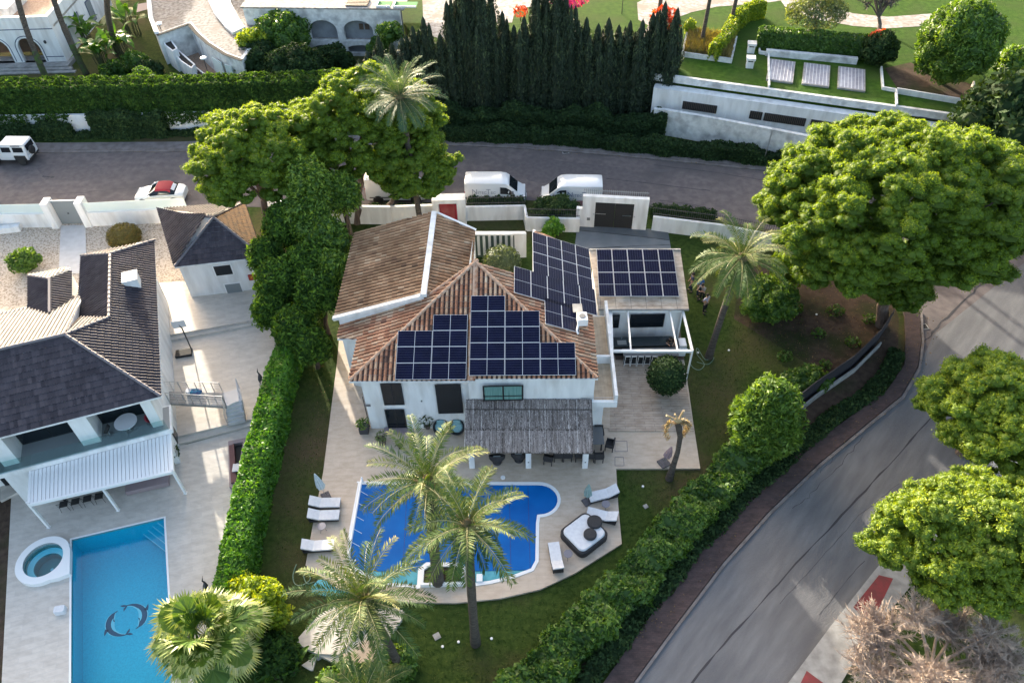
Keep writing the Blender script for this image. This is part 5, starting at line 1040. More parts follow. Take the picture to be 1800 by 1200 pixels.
# ------------------------------------------------------------------ terrace furniture
def lounger_proto():
    o = thing('sun_lounger', '', 'sun lounger', (0, 0, 0), world=False, group='white cushioned sun loungers round the covered pool')
    mb = MB(); mb.box(-.98, -.36, .10, .42, .36, .26, bev=.03); mb.box(.35, -.34, .06, .95, .34, .22, bev=.03); mb.build('base', 'dark_wicker', o)
    P = [(-1.0, .27), (.28, .27), (.98, .62)]; mb = MB()
    for (x0, z0), (x1, z1) in zip(P, P[1:]):
        V_ = [Vector((x0, y, z0)) for y in (-.35, .35)]+[Vector((x1, y, z1)) for y in (.35, -.35)]; mb.face(V_)
        mb.face([p+Vector((0, 0, .13)) for p in V_][::-1][::-1]); mb.face([V_[0], V_[3], V_[3]+Vector((0, 0, .13)), V_[0]+Vector((0, 0, .13))]); mb.face([V_[2], V_[1], V_[1]+Vector((0, 0, .13)), V_[2]+Vector((0, 0, .13))])
    mb.face([(-1.0, -.35, .27), (-1.0, .35, .27), (-1.0, .35, .40), (-1.0, -.35, .40)]); mb.face([(.98, .35, .62), (.98, -.35, .62), (.98, -.35, .75), (.98, .35, .75)])
    mb.build('cushion', 'cushion_white', o); mb = MB(); mb.box(.40, -.33, .22, .46, .33, .36); mb.beam((.95, 0, .2), (.96, 0, .6), .6, .05, up=(1, 0, 0)); mb.build('back_support', 'dark_wicker', o); return o
lg = lounger_proto(); lg['label'] = 'first sun lounger on the left terrace, nearest the pale closed parasol'; lg.location = at(573, 888, TZ); lg.rotation_euler.z = math.radians(180); lg.scale = (.86,)*3
for (x, y, rz, lb) in [(571, 910, 181, 'second sun lounger on the left terrace, directly below the first one'), (561, 963, 183, 'lone sun lounger lowest on the left terrace, near the garden hose'),
                       (1060, 873, 14, 'sun lounger at the right terrace edge tucked against the sage parasol'), (1058, 910, -18+180+180, 'sun lounger between the daybed and the small table at the right edge'), (977, 983, -84, 'sun lounger pointing at the lawn beside the lower right pool rim')]:
    dup(lg, at(x, y, TZ), math.radians(rz), lb, scale=.86)
def side_table(px, py, label, first=[None]):
    if first[0] is None:
        o = thing('side_table', '', 'side table', (0, 0, 0), world=False, group='small round side tables between the loungers'); mb = MB(); mb.lathe([(.0, .44), (.24, .44), (.24, .47), (0, .475)], 20); mb.build('table_top', 'grey_table', o)
        for k in range(3): a = k*2.094; mb = MB(); mb.beam((math.cos(a)*.2, math.sin(a)*.2, 0), (math.cos(a)*.06, math.sin(a)*.06, .44), .02, .02, up=(0, 1, 0)); mb.build('leg', 'grey_table', o)
        first[0] = o; o.location = at(px, py, TZ); o['label'] = label
    else: dup(first[0], at(px, py, TZ), .4, label)
side_table(568, 932, 'round grey side table just below the second left lounger'); side_table(1064, 893, 'round grey side table between the two upper right loungers'); side_table(998, 980, 'round grey side table between the lowest right lounger and the daybed')
def parasol(px, py, h, m, label, lean=(0, 0), base=.5):
    p = at(px, py, TZ); o = thing('closed_parasol', label, 'parasol', p); mb = MB(); mb.box(-base/2, -base/2, 0, base/2, base/2, .09, frame(p, .5), bev=.02); mb.build('base', 'base_stone', o)
    t = p+Vector((lean[0], lean[1], h)); mb = MB(); mb.tube([p+Vector((0, 0, .08)), t], .02, 8); mb.build('pole', 'steel', o)
    mb = MB(); V_ = []; n = 16; Rr = [(0.0, .03), (.10, .06), (.35, .13), (.7, .20), (.92, .22), (1.0, .17)]; ax_ = (t-p)
    for f_, r in Rr:
        c_ = t-ax_*(f_*.62)+Vector((0, 0, .04))
        for k in range(n): rr_ = r*(1.15 if k % 2 else .78); V_.append(c_+Vector((math.cos(k/n*6.283)*rr_, math.sin(k/n*6.283)*rr_, 0)))
    mb.mesh(V_, [(i*n+k, i*n+(k+1) % n, (i+1)*n+(k+1) % n, (i+1)*n+k) for i in range(len(Rr)-1) for k in range(n)]+[tuple(range(n))]); mb.build('canopy', m, o)
parasol(573, 872, 2.1, 'pale_cloth', 'closed pale grey parasol leaning over the top left lounger', (-.25, .1)); parasol(1032, 882, 1.75, 'sage_cloth', 'closed sage green parasol on a square base beside the upper right lounger'); parasol(1167, 814, 1.6, 'pink_cloth', 'closed dusty pink parasol on a diamond base beside the dying palm', (.25, .0), .62)
db = thing('daybed', 'large rounded wicker daybed with white mattress and two round black cushions', 'daybed', at(1026, 945, TZ), 0, world=True); c = at(1026, 943, TZ); Fd = frame(c, math.radians(38))
def rrect(w, h, r, n=6): 
    o = []
    for cx, cy, a in ((w-r, h-r, 0), (-w+r, h-r, 90), (-w+r, -h+r, 180), (w-r, -h+r, 270)): o += [(cx+r*math.cos(math.radians(a+90*k/n)), cy+r*math.sin(math.radians(a+90*k/n))) for k in range(n+1)]
    return o
def rprism(mb, pts, z0, z1, fr, bev=.05):
    P0 = [fr @ Vector((x, y, z0)) for x, y in pts]; P1 = [fr @ Vector((x, y, z1-bev)) for x, y in pts]; P2 = [fr @ Vector((x*(1-bev/1.2), y*(1-bev/1.2), z1)) for x, y in pts]; n = len(pts)
    mb.mesh(P0+P1+P2, [(k, (k+1) % n, n+(k+1) % n, n+k) for k in range(n)]+[(n+k, n+(k+1) % n, 2*n+(k+1) % n, 2*n+k) for k in range(n)]+[tuple(2*n+k for k in range(n))])
mb = MB(); rprism(mb, rrect(1.05, .98, .38), .02, .42, Fd); mb.build('base', 'dark_wicker', db); mb = MB(); rprism(mb, rrect(.92, .85, .32), .40, .54, Fd, .06); mb.build('mattress', 'cushion_white', db)
for (x, y, r, z) in ((.30, -.22, .36, .54), (.62, .55, .42, .50)):
    mb = MB(); mb.lathe([(r*.7, 0), (r, .05), (r, .14), (r*.85, .19), (0, .21)], 22, fr=Matrix.Translation((c.x+x, c.y+y, c.z+z))); mb.build('cushion', 'dark_wicker', db)
# egg chairs by the wall, bowl chairs under the reeds
def bowl(px, py, label, rz, m1='dark_wicker', m2='teal_cloth', r=.5, first={}):
    k = (m1, m2)
    if k not in first:
        o = thing('bowl_chair', '', 'armchair', (0, 0, 0), world=False, group='round wicker chairs')
        M = Matrix.Translation((0, 0, .45)) @ Matrix.Rotation(math.radians(42), 4, 'X'); mb = MB(); mb.lathe([(0, -.28), (.3, -.22), (.46, -.05), (r, .14), (r*.95, .16), (.42, -.02), (.28, -.16), (0, -.21)], 24, fr=M); autosmooth(mb.build('shell', m1, o), 60)
        mb = MB(); mb.lathe([(.30, -.14), (.36, -.08), (.30, -.02), (0, 0)], 18, fr=M); mb.build('seat_cushion', m2, o); mb = MB(); mb.box(-.22, .12, .48, .22, .24, .88, bev=.05); mb.build('back_cushion', m2, o)
        mb = MB(); mb.lathe([(.26, 0), (.28, .04), (.12, .2), (.12, .22)], 16); mb.build('foot', m1, o); first[k] = o; o.location = at(px, py, TZ); o.rotation_euler.z = rz; o['label'] = label
    else: dup(first[k], at(px, py, TZ), rz, label)
bowl(776, 758, 'left of the two black bowl chairs with turquoise cushions against the white wall', .15); bowl(804, 758, 'right of the two black bowl chairs with turquoise cushions, next to the reed porch', -.1)
bowl(874, 812, 'left grey cushioned bowl chair peeping out under the reed porch', math.pi, m2='grey_gate'); bowl(912, 808, 'right grey cushioned bowl chair peeping out under the reed porch', math.pi-.1, m2='grey_gate')
# dining table and chairs
dt = thing('dining_table', 'long dark outdoor dining table reaching out from under the reed porch', 'table', at(1010, 790, TZ)); q0, q1 = at(960, 785, TZ), at(1060, 785, TZ)
mb = MB(); mb.box(q0.x, q0.y-.45, TZ+.72, q1.x, q0.y+.95, TZ+.77, bev=.01); mb.build('table_top', 'grey_plastic', dt)
for x in (q0.x+.15, q1.x-.15):
    for y in (q0.y-.35, q0.y+.8): mb = MB(); mb.box(x-.04, y-.04, TZ, x+.04, y+.04, TZ+.72); mb.build('leg', 'black_frame', dt)
ch = thing('dining_chair', '', 'chair', (0, 0, 0), world=False, group='black armchairs round the porch dining table')
mb = MB(); mb.box(-.27, -.26, .36, .27, .26, .44, bev=.03); mb.build('seat', 'dark_wicker', ch); mb = MB(); mb.box(-.27, .20, .44, .27, .28, .88, bev=.03); mb.build('backrest', 'dark_wicker', ch)
for s in (-1, 1): mb = MB(); mb.box(s*.27-.03, -.24, .44, s*.27+.03, .22, .64, bev=.02); mb.build('armrest', 'dark_wicker', ch)
for sx in (-1, 1):
    for sy in (-1, 1): mb = MB(); mb.box(sx*.23-.025, sy*.22-.025, 0, sx*.23+.025, sy*.22+.025, .37); mb.build('leg', 'black_frame', ch)
CH = [(964, 812, 2.9, 'black armchair pushed out at the left end of the porch dining table'), (981, 806, math.pi, 'second black armchair from the left on the pool side of the dining table'), (997, 806, math.pi, 'third black armchair from the left on the pool side of the dining table'), (1018, 806, math.pi, 'fourth black armchair on the pool side, left of the right pillar'), (1036, 807, math.pi, 'fifth black armchair on the pool side, right of the right pillar'), (1052, 808, math.pi, 'black armchair at the pool side right corner of the dining table'), (1052, 768, 0, 'black armchair at the house side right corner of the dining table'), (1071, 788, -math.pi/2-.3, 'black armchair alone at the right head of the dining table')]
for i, (x, y, rz, lb) in enumerate(CH):
    if i == 0: ch.location = at(x, y, TZ); ch.rotation_euler.z = rz; ch['label'] = lb
    else: dup(ch, at(x, y, TZ), rz, lb)
# dark ceiling-lamp cap and pool skimmer
mb = MB(); mb.lathe([(.14, 0), (.14, .03), (0, .04)], 14); p = at(884, 839, TZ); o = single(mb, 'skimmer_lid', 'white_paint', 'round white skimmer lid in the paving above the blue pool', 'skimmer lid'); o.location = p
mb = MB(); mb.box(-.16, -.22, 0, .16, .22, .10, bev=.02); o = single(mb, 'pool_step_pad', 'white_paint', 'small white block on the front rim of the blue pool right of the palm', 'pool fitting'); o.location = at(843, 1016, TZ+.02)
for i, (x, y, s, lb) in enumerate([(768, 1118, .34, 'square stone slab in the lawn left of the leaning palm trunk'), (1135, 890, .26, 'square stone slab in the lawn right of the upper right lounger'), (562, 1154, .3, 'white stone lying between the garden steps')]):
    mb = MB(); mb.box(-s/2, -s/2, 0, s/2, s/2, .05, bev=.015); o = single(mb, 'stone_slab', 'concrete_light', lb, 'stone slab'); o.location = at(x, y, .01); o.rotation_euler.z = .5
for x, y in [(806, 1128), (864, 1122), (778, 1136), (1130, 855), (1281, 616), (1243, 620), (1227, 620), (1395, 548), (1435, 553)]:
    mb = MB(); mb.lathe([(.07, 0), (.07, .06), (0, .07)], 8); o = single(mb, 'garden_light', 'white_paint', 'tiny white spot light set in the grass', 'garden light', group='tiny spot lights in the grass'); o.location = at(x, y, 0.0)
def hose(pts, label, r=.02):
    P = [at(x, y, .03) for x, y in pts]; Q = []
    for i in range(len(P)-1):
        p0, p1, p2, p3 = P[max(i-1, 0)], P[i], P[i+1], P[min(i+2, len(P)-1)]
        for k in range(6): t = k/6; Q.append(0.5*((2*p1)+(p2-p0)*t+(2*p0-5*p1+4*p2-p3)*t*t+(3*p1-p0-3*p2+p3)*t**3))
    mb = MB(); mb.tube(Q+[P[-1]], r, 6); single(mb, 'garden_hose', 'hose', label, 'hose', P[0])
hose([(521, 991), (515, 1010), (518, 1025), (530, 1028), (545, 1018), (540, 1005), (534, 1012), (540, 1025), (553, 1022)], 'green garden hose looping on the lawn at the left corner of the pool terrace', .028)
hose([(1212, 610), (1214, 640), (1228, 650), (1238, 640), (1225, 622), (1226, 612), (1240, 632), (1255, 628), (1245, 640), (1225, 636)], 'green garden hose coiled round the foot of the leaning palm', .024)
def pot(px, py, r, h, m, label, leafm, ls, lh_, z=TZ, sq=False, tb=.5, dens=60):
    p = at(px, py, z); o = thing('potted_plant', label, 'potted plant', p); mb = MB()
    if sq: mb.box(-r, -r, 0, r, r, h, frame(p, 0), bev=.02)
    else: mb.lathe([(r*.7, 0), (r, h), (r*.9, h), (r*.88, h-.05), (0, h-.05)], 18, p)
    mb.build('pot', m, o); lv = LV(); lv.blob((p.x, p.y, h+z+lh_*.5), (ls, ls, lh_*.6), dens, .16, asp=.25, rnd=.8, core=0, bump=.3, tb=tb); lv.build('foliage', leafm, o)
pot(641, 757, .28, .5, 'pot_grey', 'square dark pot with a small plant at the left corner of the front wall', 'tree_green', .35, .5, sq=True)
pot(673, 780, .25, .55, 'terracotta_pot', 'dark round pot with sparse twigs in front of the lower glass door', 'olive_leaf', .32, .45); pot(704, 787, .15, .3, 'rubber', 'small dark pot hidden behind the fronds of the nearest palm', 'olive_leaf', .25, .3)
pot(752, 752, .2, .4, 'terracotta_pot', 'dark leafy pot plant against the wall left of the bowl chairs', 'dark_green', .38, .8)
pot(311, 806, .22, .35, 'rubber', 'black pot plant at the corner of the louvred pergola', 'dark_green', .36, .7, z=.05)
# left plot: hoop, stairs, sculptures, seating
bh = thing('basketball_hoop', 'portable basketball hoop on a heavy black base on the upper grey terrace', 'basketball hoop', at(324, 622, .35)); p = at(324, 622, .35); FB = frame(p, .2)
mb = MB(); mb.box(-.55, -.35, 0, .55, .35, .18, FB, bev=.06); mb.build('base', 'rubber', bh); mb = MB(); mb.tube([FB @ Vector((.5, .2, .15)), FB @ Vector((.42, .45, 1.9)), FB @ Vector((.3, .5, 2.35))], .045, 8); mb.build('pole', 'dark_metal', bh)
mb = MB(); mb.box(-.1, .45, 2.0, .75, .49, 2.6, FB); mb.build('backboard', 'lamp_glass', bh); mb = MB(); mb.tube([FB @ Vector((.32+.22*math.cos(a*.524), .95-.5+.72*0+.22*math.sin(a*.524)+.25, 2.15)) for a in range(13)], .012, 6); mb.build('hoop', 'dark_metal', bh)
sr = thing('garden_stairs', 'raised grey landing with steel railings and short steps beside the grey roofed house', 'staircase', at(360, 720, .35)); ZD = 1.55
Dk = [at(292, 688, ZD), at(392, 690, ZD), at(398, 714, ZD), at(299, 708, ZD)]
mb = MB(); mb.prism([(p.x, p.y) for p in Dk], ZD-.22, ZD); mb.build('landing', 'concrete_light', sr)
a, b = at(396, 708, ZD), at(425, 700, ZD); c_, d_ = at(402, 748, .35), at(432, 741, .35)
for k in range(6):
    t0, t1 = k/6, (k+1)/6; z = ZD-(ZD-.35)*t1; A0, B0_ = a.lerp(c_, t0), b.lerp(d_, t0); A1, B1_ = a.lerp(c_, t1), b.lerp(d_, t1); mb = MB(); mb.prism([(A0.x, A0.y), (B0_.x, B0_.y), (B1_.x, B1_.y), (A1.x, A1.y)], max(.3, z-.25), z+.19); mb.build('step', 'path_grey', sr)
mb = MB(); P5 = [Dk[1].lerp(Dk[0], .0), at(396, 676, ZD), at(420, 672, ZD)]
mb.prism([(Dk[1].x, Dk[1].y), (Dk[2].x, Dk[2].y), (b.x, b.y), (at(421, 682, ZD).x, at(421, 682, ZD).y)], ZD-.2, ZD-.005); mb.build('landing_corner', 'path_grey', sr)
def rail_line(pts, h=.95):
    mb = MB(); n = 0
    for p, q in zip(pts, pts[1:]):
        m_ = max(2, int((q-p).length/.5))
        for k in range(m_+1): s = p.lerp(q, k/m_); mb.beam(s, s+Vector((0, 0, h)), .035, .035, up=(1, 0, 0))
        for hh in (h, h*.75, h*.5, h*.25): mb.beam(p+Vector((0, 0, hh)), q+Vector((0, 0, hh)), .03 if hh == h else .012, .03 if hh == h else .012)
    return mb
rail_line([Dk[0], Dk[1]]).build('railing', 'steel', sr); rail_line([Dk[3], Dk[2], c_+Vector((0, 0, 0))]).build('railing', 'steel', sr); rail_line([at(421, 682, ZD), d_]).build('railing', 'steel', sr)
mb = MB(); p = at(340, 690, ZD); lvp = [(-.35, -.12), (-.1, -.2), (.3, -.15), (.38, .1), (.1, .18), (-.3, .15)]
rprism(mb, lvp, 0, .22, frame((p.x+.15, p.y, ZD), 0), .08); tw = single(mb, 'towel_bundle', mat('cloth_turq', (.03, .25, .36), (.08, .07, .22), scale=5, rough=.9), 'blue and turquoise towels heaped on the stair landing', 'towels', p)
mb = MB(); rprism(mb, [(x*.5, y) for x, y in lvp], 0, .25, frame((p.x-.25, p.y+.02, ZD), .2), .08); single(mb, 'white_towel', 'cushion_white', 'white towel dropped beside the blue towels on the stair landing', 'towel', p)
def heron(px, py, z, label, h=1.2):
    p = at(px, py, z); o = thing('bird_sculpture', label, 'sculpture', p); mb = MB()
    for s in (-1, 1): mb.tube([p+Vector((s*.08, 0, 0)), p+Vector((s*.05, .02, h*.45))], .015, 6)
    mb.tube([p+Vector((.02, -.25, h*.38)), p+Vector((0, -.08, h*.46)), p+Vector((0, .1, h*.55)), p+Vector((-.04, .2, h*.72)), p+Vector((-.08, .16, h*.9)), p+Vector((-.06, .22, h))], [.02, .12, .14, .05, .035, .03], 10)
    mb.tube([p+Vector((-.06, .22, h)), p+Vector((-.12, .42, h*.98))], [.025, .006], 6); mb.build('body', 'dark_metal', o); mb = MB(); mb.lathe([(.18, 0), (.2, .06), (0, .08)], 12, p+Vector((0, 0, 0))); mb.build('base', 'concrete_light', o)
heron(461, 676, .35, 'dark metal bird sculpture at the hedge beside the upper grey terrace'); heron(366, 1040, .05, 'dark metal bird sculpture beside the turquoise pool at the foot of the hedge', 1.0)
mb = MB(); rprism(mb, rrect(.28, .2, .1), 0, .32, frame(at(108, 1074, .05), .2), .1); o = single(mb, 'pool_speaker', 'cushion_white', 'white rounded box on the paving left of the turquoise pool', 'speaker', at(108, 1074, .05)); mb = MB(); rprism(mb, rrect(.24, .14, .08), 0, .2, frame(at(112, 1082, .05)+Vector((0, -.0, 0)), .1), .08); mb.build('grille', 'dark_metal', o)
sb = thing('sunken_bench', 'mauve stone sunken bench beside the clipped hedge at the left terrace', 'bench', at(412, 810, .05)); q = [at(401, 775, .3), at(437, 768, .3), at(420, 860, .3), at(403, 855, .3)]
mb = MB(); mb.prism([(p.x, p.y) for p in q], .05, .3, holes=[inset(q, .28)]); mb.build('rim', 'mauve_stone', sb); mb = MB(); mb.prism(inset(q, .3), .06, .08, bottom=False); mb.build('floor', 'rubber', sb); mb = MB(); a, b = at(408, 784, .25), at(412, 850, .25); mb.beam(a, b, .3, .3); mb.build('seat', mat('dark_red', (.11, .045, .05), rough=.7), sb)
mb = MB(); p = at(415, 822, .42); mb.box(-.2, -.28, 0, .2, .28, .06, frame(p, .1), bev=.02); o = single(mb, 'bench_cushion', 'cushion_white', 'white cushion lying on the sunken mauve bench', 'cushion', p); mb = MB(); mb.lathe([(.1, 0), (.1, .16), (0, .18)], 10, at(413, 826, .48)); mb.build('black_flask', 'rubber', o)
os_ = thing('pergola_table', 'long dark dining table with chairs hidden under the louvred pergola', 'table', at(150, 880, .05)); p = at(150, 872, .05); FT = frame(p, math.radians(15))
mb = MB(); mb.box(-1.3, -.2, .7, 1.3, .8, .76, FT); mb.build('table_top', 'rubber', os_)
for x in (-1.1, 1.1): mb = MB(); mb.box(x-.05, 0, 0, x+.05, .6, .7, FT); mb.build('leg', 'rubber', os_)
wc = None
for i, x in enumerate((-.95, -.32, .32, .95)):
    if wc is None:
        wc = thing('wire_chair', '', 'chair', (0, 0, 0), world=False, group='wire chairs under the louvred pergola'); mb = MB(); mb.box(-.22, -.2, .42, .22, .22, .45); mb.build('seat', 'rubber', wc); mb = MB()
        for k in range(6): mb.beam((-.2+.08*k, -.22, .45), (-.2+.08*k, -.27, .85), .012, .012, up=(1, 0, 0))
        mb.tube([(-.22, -.27, .85), (.22, -.27, .85)], .012, 6); mb.build('backrest', 'rubber', wc)
        for sx in (-1, 1):
            for sy in (-1, 1): mb = MB(); mb.beam((sx*.2, sy*.2, .42), (sx*.24, sy*.24, 0), .015, .015, up=(1, 0, 0)); mb.build('leg', 'rubber', wc)
        t_ = wc
    else: t_ = dup(wc, (0, 0, 0))
    q = FT @ Vector((x, -.55, 0)); t_.location = q; t_.rotation_euler.z = math.radians(15); t_['label'] = '%s dark wire chair on the pool side of the pergola table' % ['first', 'second', 'third', 'fourth'][i]
sf = thing('garden_sofa', 'low brown garden sofa under the right half of the louvred pergola', 'sofa', at(262, 850, .05)); FS = frame(at(262, 856, .05), math.radians(15))
mb = MB(); mb.box(-1.2, -.3, .05, 1.2, .45, .4, FS, bev=.04); mb.build('seat', 'mauve_stone', sf); mb = MB(); mb.box(-1.2, .35, .4, 1.2, .55, .75, FS, bev=.04); mb.build('backrest', 'wood_brown', sf)
bt = thing('balcony_table', 'round white table on the balcony under the grey tiled eaves', 'table', H(2.6, .75, 3.17)); mb = MB(); mb.lathe([(0, .72), (.62, .72), (.62, .76), (0, .765)], 28, H(2.5, .55, 3.17)); mb.build('table_top', 'aluminium', bt); mb = MB(); mb.lathe([(.25, 0), (.04, .05), (.04, .72)], 12, H(2.5, .55, 3.17)); mb.build('pedestal', 'steel', bt)
for i, (a_, mt, lb) in enumerate(((1.35, 'red_cloth', 'red seated balcony chair right of the round white table'), (3.6, 'rubber', 'black balcony chair left of the round white table'))):
    o = thing('balcony_chair', lb, 'chair', H(a_, .6, 3.17), group='balcony chairs'); p = H(a_, .6, 3.17); M = Matrix.Translation(p+Vector((0, 0, .5))) @ Matrix.Rotation(math.radians(60 if i == 0 else -60), 4, 'Y')
    mb = MB(); mb.lathe([(0, -.14), (.22, -.1), (.3, .06), (.28, .07), (.2, -.06), (0, -.1)], 16, fr=M); mb.build('shell', mt, o); mb = MB(); mb.lathe([(.2, 0), (.03, .04), (.03, .36)], 10, p); mb.build('pedestal', 'steel', o)
mb = MB(); p = at(18, 900, .02); sheet('dark_patch', [(-30, 868), (20, 876), (2, 1215), (-60, 1215)], .01, 'earth')
bq = thing('barbecue', 'white and steel barbecue standing at the right end of the kitchen pergola', 'barbecue', at(1196, 622, TZ)); p = at(1196, 622, TZ); mb = MB(); mb.box(-.25, -.3, .1, .25, .5, .85, frame(p, 0), bev=.02); mb.build('cabinet', 'white_paint', bq); mb = MB(); mb.box(-.27, -.3, .86, .27, .5, 1.05, frame(p, 0), bev=.05); mb.build('lid', 'steel', bq)
mb = MB(); mb.box(-.4, -.5, .8, .3, -.31, .84, frame(p, 0)); mb.build('shelf', 'white_paint', bq)

# ------------------------------------------------------------------ people
def skin(name, chains, m, parent, lv=1):
    """chains: lists of (point, radius); first chain's first point is the root"""
    bm = bmesh.new(); R_ = {}; vs = {}
    def vtx(p):
        k = tuple(round(c, 4) for c in p)
        if k not in vs: vs[k] = bm.verts.new(p)
        return vs[k]
    rad = {}
    for chn in chains:
        pv = None
        for p, r in chn:
            v = vtx(p); rad[tuple(round(c, 4) for c in p)] = r
            if pv is not None and pv != v and not bm.edges.get((pv, v)): bm.edges.new((pv, v))
            pv = v
    keys = list(vs.keys()); bm.verts.index_update(); me = bpy.data.meshes.new(name+'_src'); bm.to_mesh(me); bm.free(); o = bpy.data.objects.new('tmp', me); COL.objects.link(o)
    md = o.modifiers.new('s', 'SKIN'); md.branch_smoothing = .6
    if not me.skin_vertices: 
        bpy.context.view_layer.objects.active = o
    sv = me.skin_vertices[0].data if me.skin_vertices else None
    if sv:
        for i, k in enumerate(keys): sv[i].radius = (rad[k], rad[k]); sv[i].use_root = (i == 0)
    sd = o.modifiers.new('d', 'SUBSURF'); sd.levels = lv; sd.render_levels = lv
    bpy.context.view_layer.update(); me2 = bpy.data.meshes.new_from_object(o.evaluated_get(bpy.context.evaluated_depsgraph_get())); bpy.data.objects.remove(o)
    me2.name = name; me2.polygons.foreach_set('use_smooth', [True]*len(me2.polygons)); me2.materials.clear(); return link(name, me2, m, parent)
def person(loc, rz, label, top, legs, bend=0.0, arms='down', seat=False, s=1.0):
    o = thing('person', label, 'person', loc, rz, world=False); o.scale = (s,)*3; b = bend
    pel = (0, 0, .95 if not seat else .5); ch_ = (0, .0+b*.25, pel[2]+.45-.08*b); nk = (0, b*.36, pel[2]+.56-.12*b); hd = (0, b*.42+.02, pel[2]+.70-.15*b); ht_ = (0, b*.45+.01, pel[2]+.80-.17*b)
    body = [[(pel, .14), ((0, b*.1, pel[2]+.22), .13), (ch_, .15), (nk, .055), (hd, .10), (ht_, .075)]]
    trou = [[(pel, .155), ((0, 0, pel[2]+.06), .14)]]; shirt = [[((0, 0, pel[2]+.02), .15), ((0, b*.1, pel[2]+.22), .15), (ch_, .17), ((nk[0], nk[1], nk[2]-.03), .07)]]
    for sx in (-1, 1):
        if seat: hip, kn, an, ft = (sx*.10, 0, .5), (sx*.13, .42, .5), (sx*.13, .44, .1), (sx*.13, .58, .04)
        else: hip, kn, an, ft = (sx*.10, 0, .88), (sx*.12, .03, .50), (sx*.13, -.02+.08*sx, .09), (sx*.14, .14+.08*sx, .035)
        body.append([(pel, .14), (hip, .09), (kn, .055), (an, .038), (ft, .035)]); trou.append([(pel, .155), (hip, .11), (kn, .08), ((an[0], an[1], an[2]+.04), .065)])
        sh = (sx*.19, ch_[1], ch_[2]+.03)
        if arms == 'down': el, wr = (sx*.26, ch_[1]+.02, ch_[2]-.26), (sx*.25, ch_[1]+.14, ch_[2]-.48)
        elif arms == 'fwd': el, wr = (sx*.25, ch_[1]+.12, ch_[2]-.22), (sx*.14, ch_[1]+.34, ch_[2]-.16)
        else: el, wr = (sx*.34, ch_[1]-.02, ch_[2]-.18), (sx*.15, ch_[1]+.10, ch_[2]-.34)
        d = Vector(wr)-Vector(el); d.normalize(); pm = Vector(wr)+d*.07; body.append([(ch_, .15), (sh, .06), (el, .042), (wr, .028), (tuple(pm), .032)])
        side = Vector((0, 0, 1)).cross(d); side = side.normalized() if side.length > .01 else Vector((1, 0, 0))
        for k in range(4): f0 = pm+side*(.024*(k-1.5)); L_ = (.075, .085, .08, .062)[k]; body.append([(tuple(pm), .032), (tuple(f0+d*.03), .011), (tuple(f0+d*L_+Vector((0, 0, -.02))), .008)])
        body.append([(tuple(pm), .032), (tuple(pm+side*sx*.045+d*.01), .011), (tuple(pm+side*sx*.05+d*.045), .009)])
        shirt.append([(ch_, .17), (sh, .085), (tuple(Vector(sh).lerp(Vector(el), .85)), .065)])
    skin('body', body, 'skin', o, 1); skin('shirt', shirt, top, o, 1); skin('trousers', trou, legs, o, 1)
    mb = MB(); mb.lathe([(.0, .12), (.07, .105), (.11, .04), (.108, -.02), (.09, -.05)], 14, (hd[0], hd[1]-.015, hd[2]+.035)); autosmooth(mb.build('hair', 'hair', o), 80)
    mb = MB(); mb.tube([(hd[0], hd[1]+.095, hd[2]+.01), (hd[0], hd[1]+.125, hd[2]-.015)], [.012, .018], 6)
    for sx in (-1, 1): mb.lathe([(.014, 0), (0, .012)], 8, fr=Matrix.Translation((sx*.038, hd[1]+.088, hd[2]+.02)) @ Matrix.Rotation(-math.pi/2, 4, 'X')); mb.lathe([(.0, -.03), (.015, 0), (0, .03)], 8, (sx*.105, hd[1], hd[2]))
    mb.tube([(-.025, hd[1]+.092, hd[2]-.045), (.025, hd[1]+.092, hd[2]-.045)], .006, 5); mb.build('face_features', 'skin', o)
    for sx in (-1, 1): mb = MB(); y = .60 if seat else .08+.08*sx; mb.box(sx*.135-.05, y-.12, 0, sx*.135+.05, y+.14, .09, bev=.03); mb.build('shoe', 'rubber', o)
    return o
person(at(1227, 520, 0), math.radians(200), 'person in a bright blue shirt and dark trousers standing under the palm fronds', 'cloth_blue', 'cloth_navy')
person(at(1233, 528, 0), math.radians(120), 'person in a pale grey shirt bending slightly beside the flat roof', 'cloth_grey', 'cloth_black', bend=.5, arms='fwd')
person(at(1237, 549, 0), math.radians(215), 'person in a lilac white shirt and black trousers, hands together, nearest the palm trunk', 'cloth_lilac', 'cloth_black', arms='hip')
person(at(1213, 512, 0), math.radians(90), 'person in dark navy clothes half hidden behind the flat roof edge', 'cloth_navy', 'cloth_navy')
person(at(1173, 618, TZ), math.radians(180), 'person in black sitting with hands together behind the bar counter', 'cloth_black', 'cloth_black', bend=.6, arms='fwd')
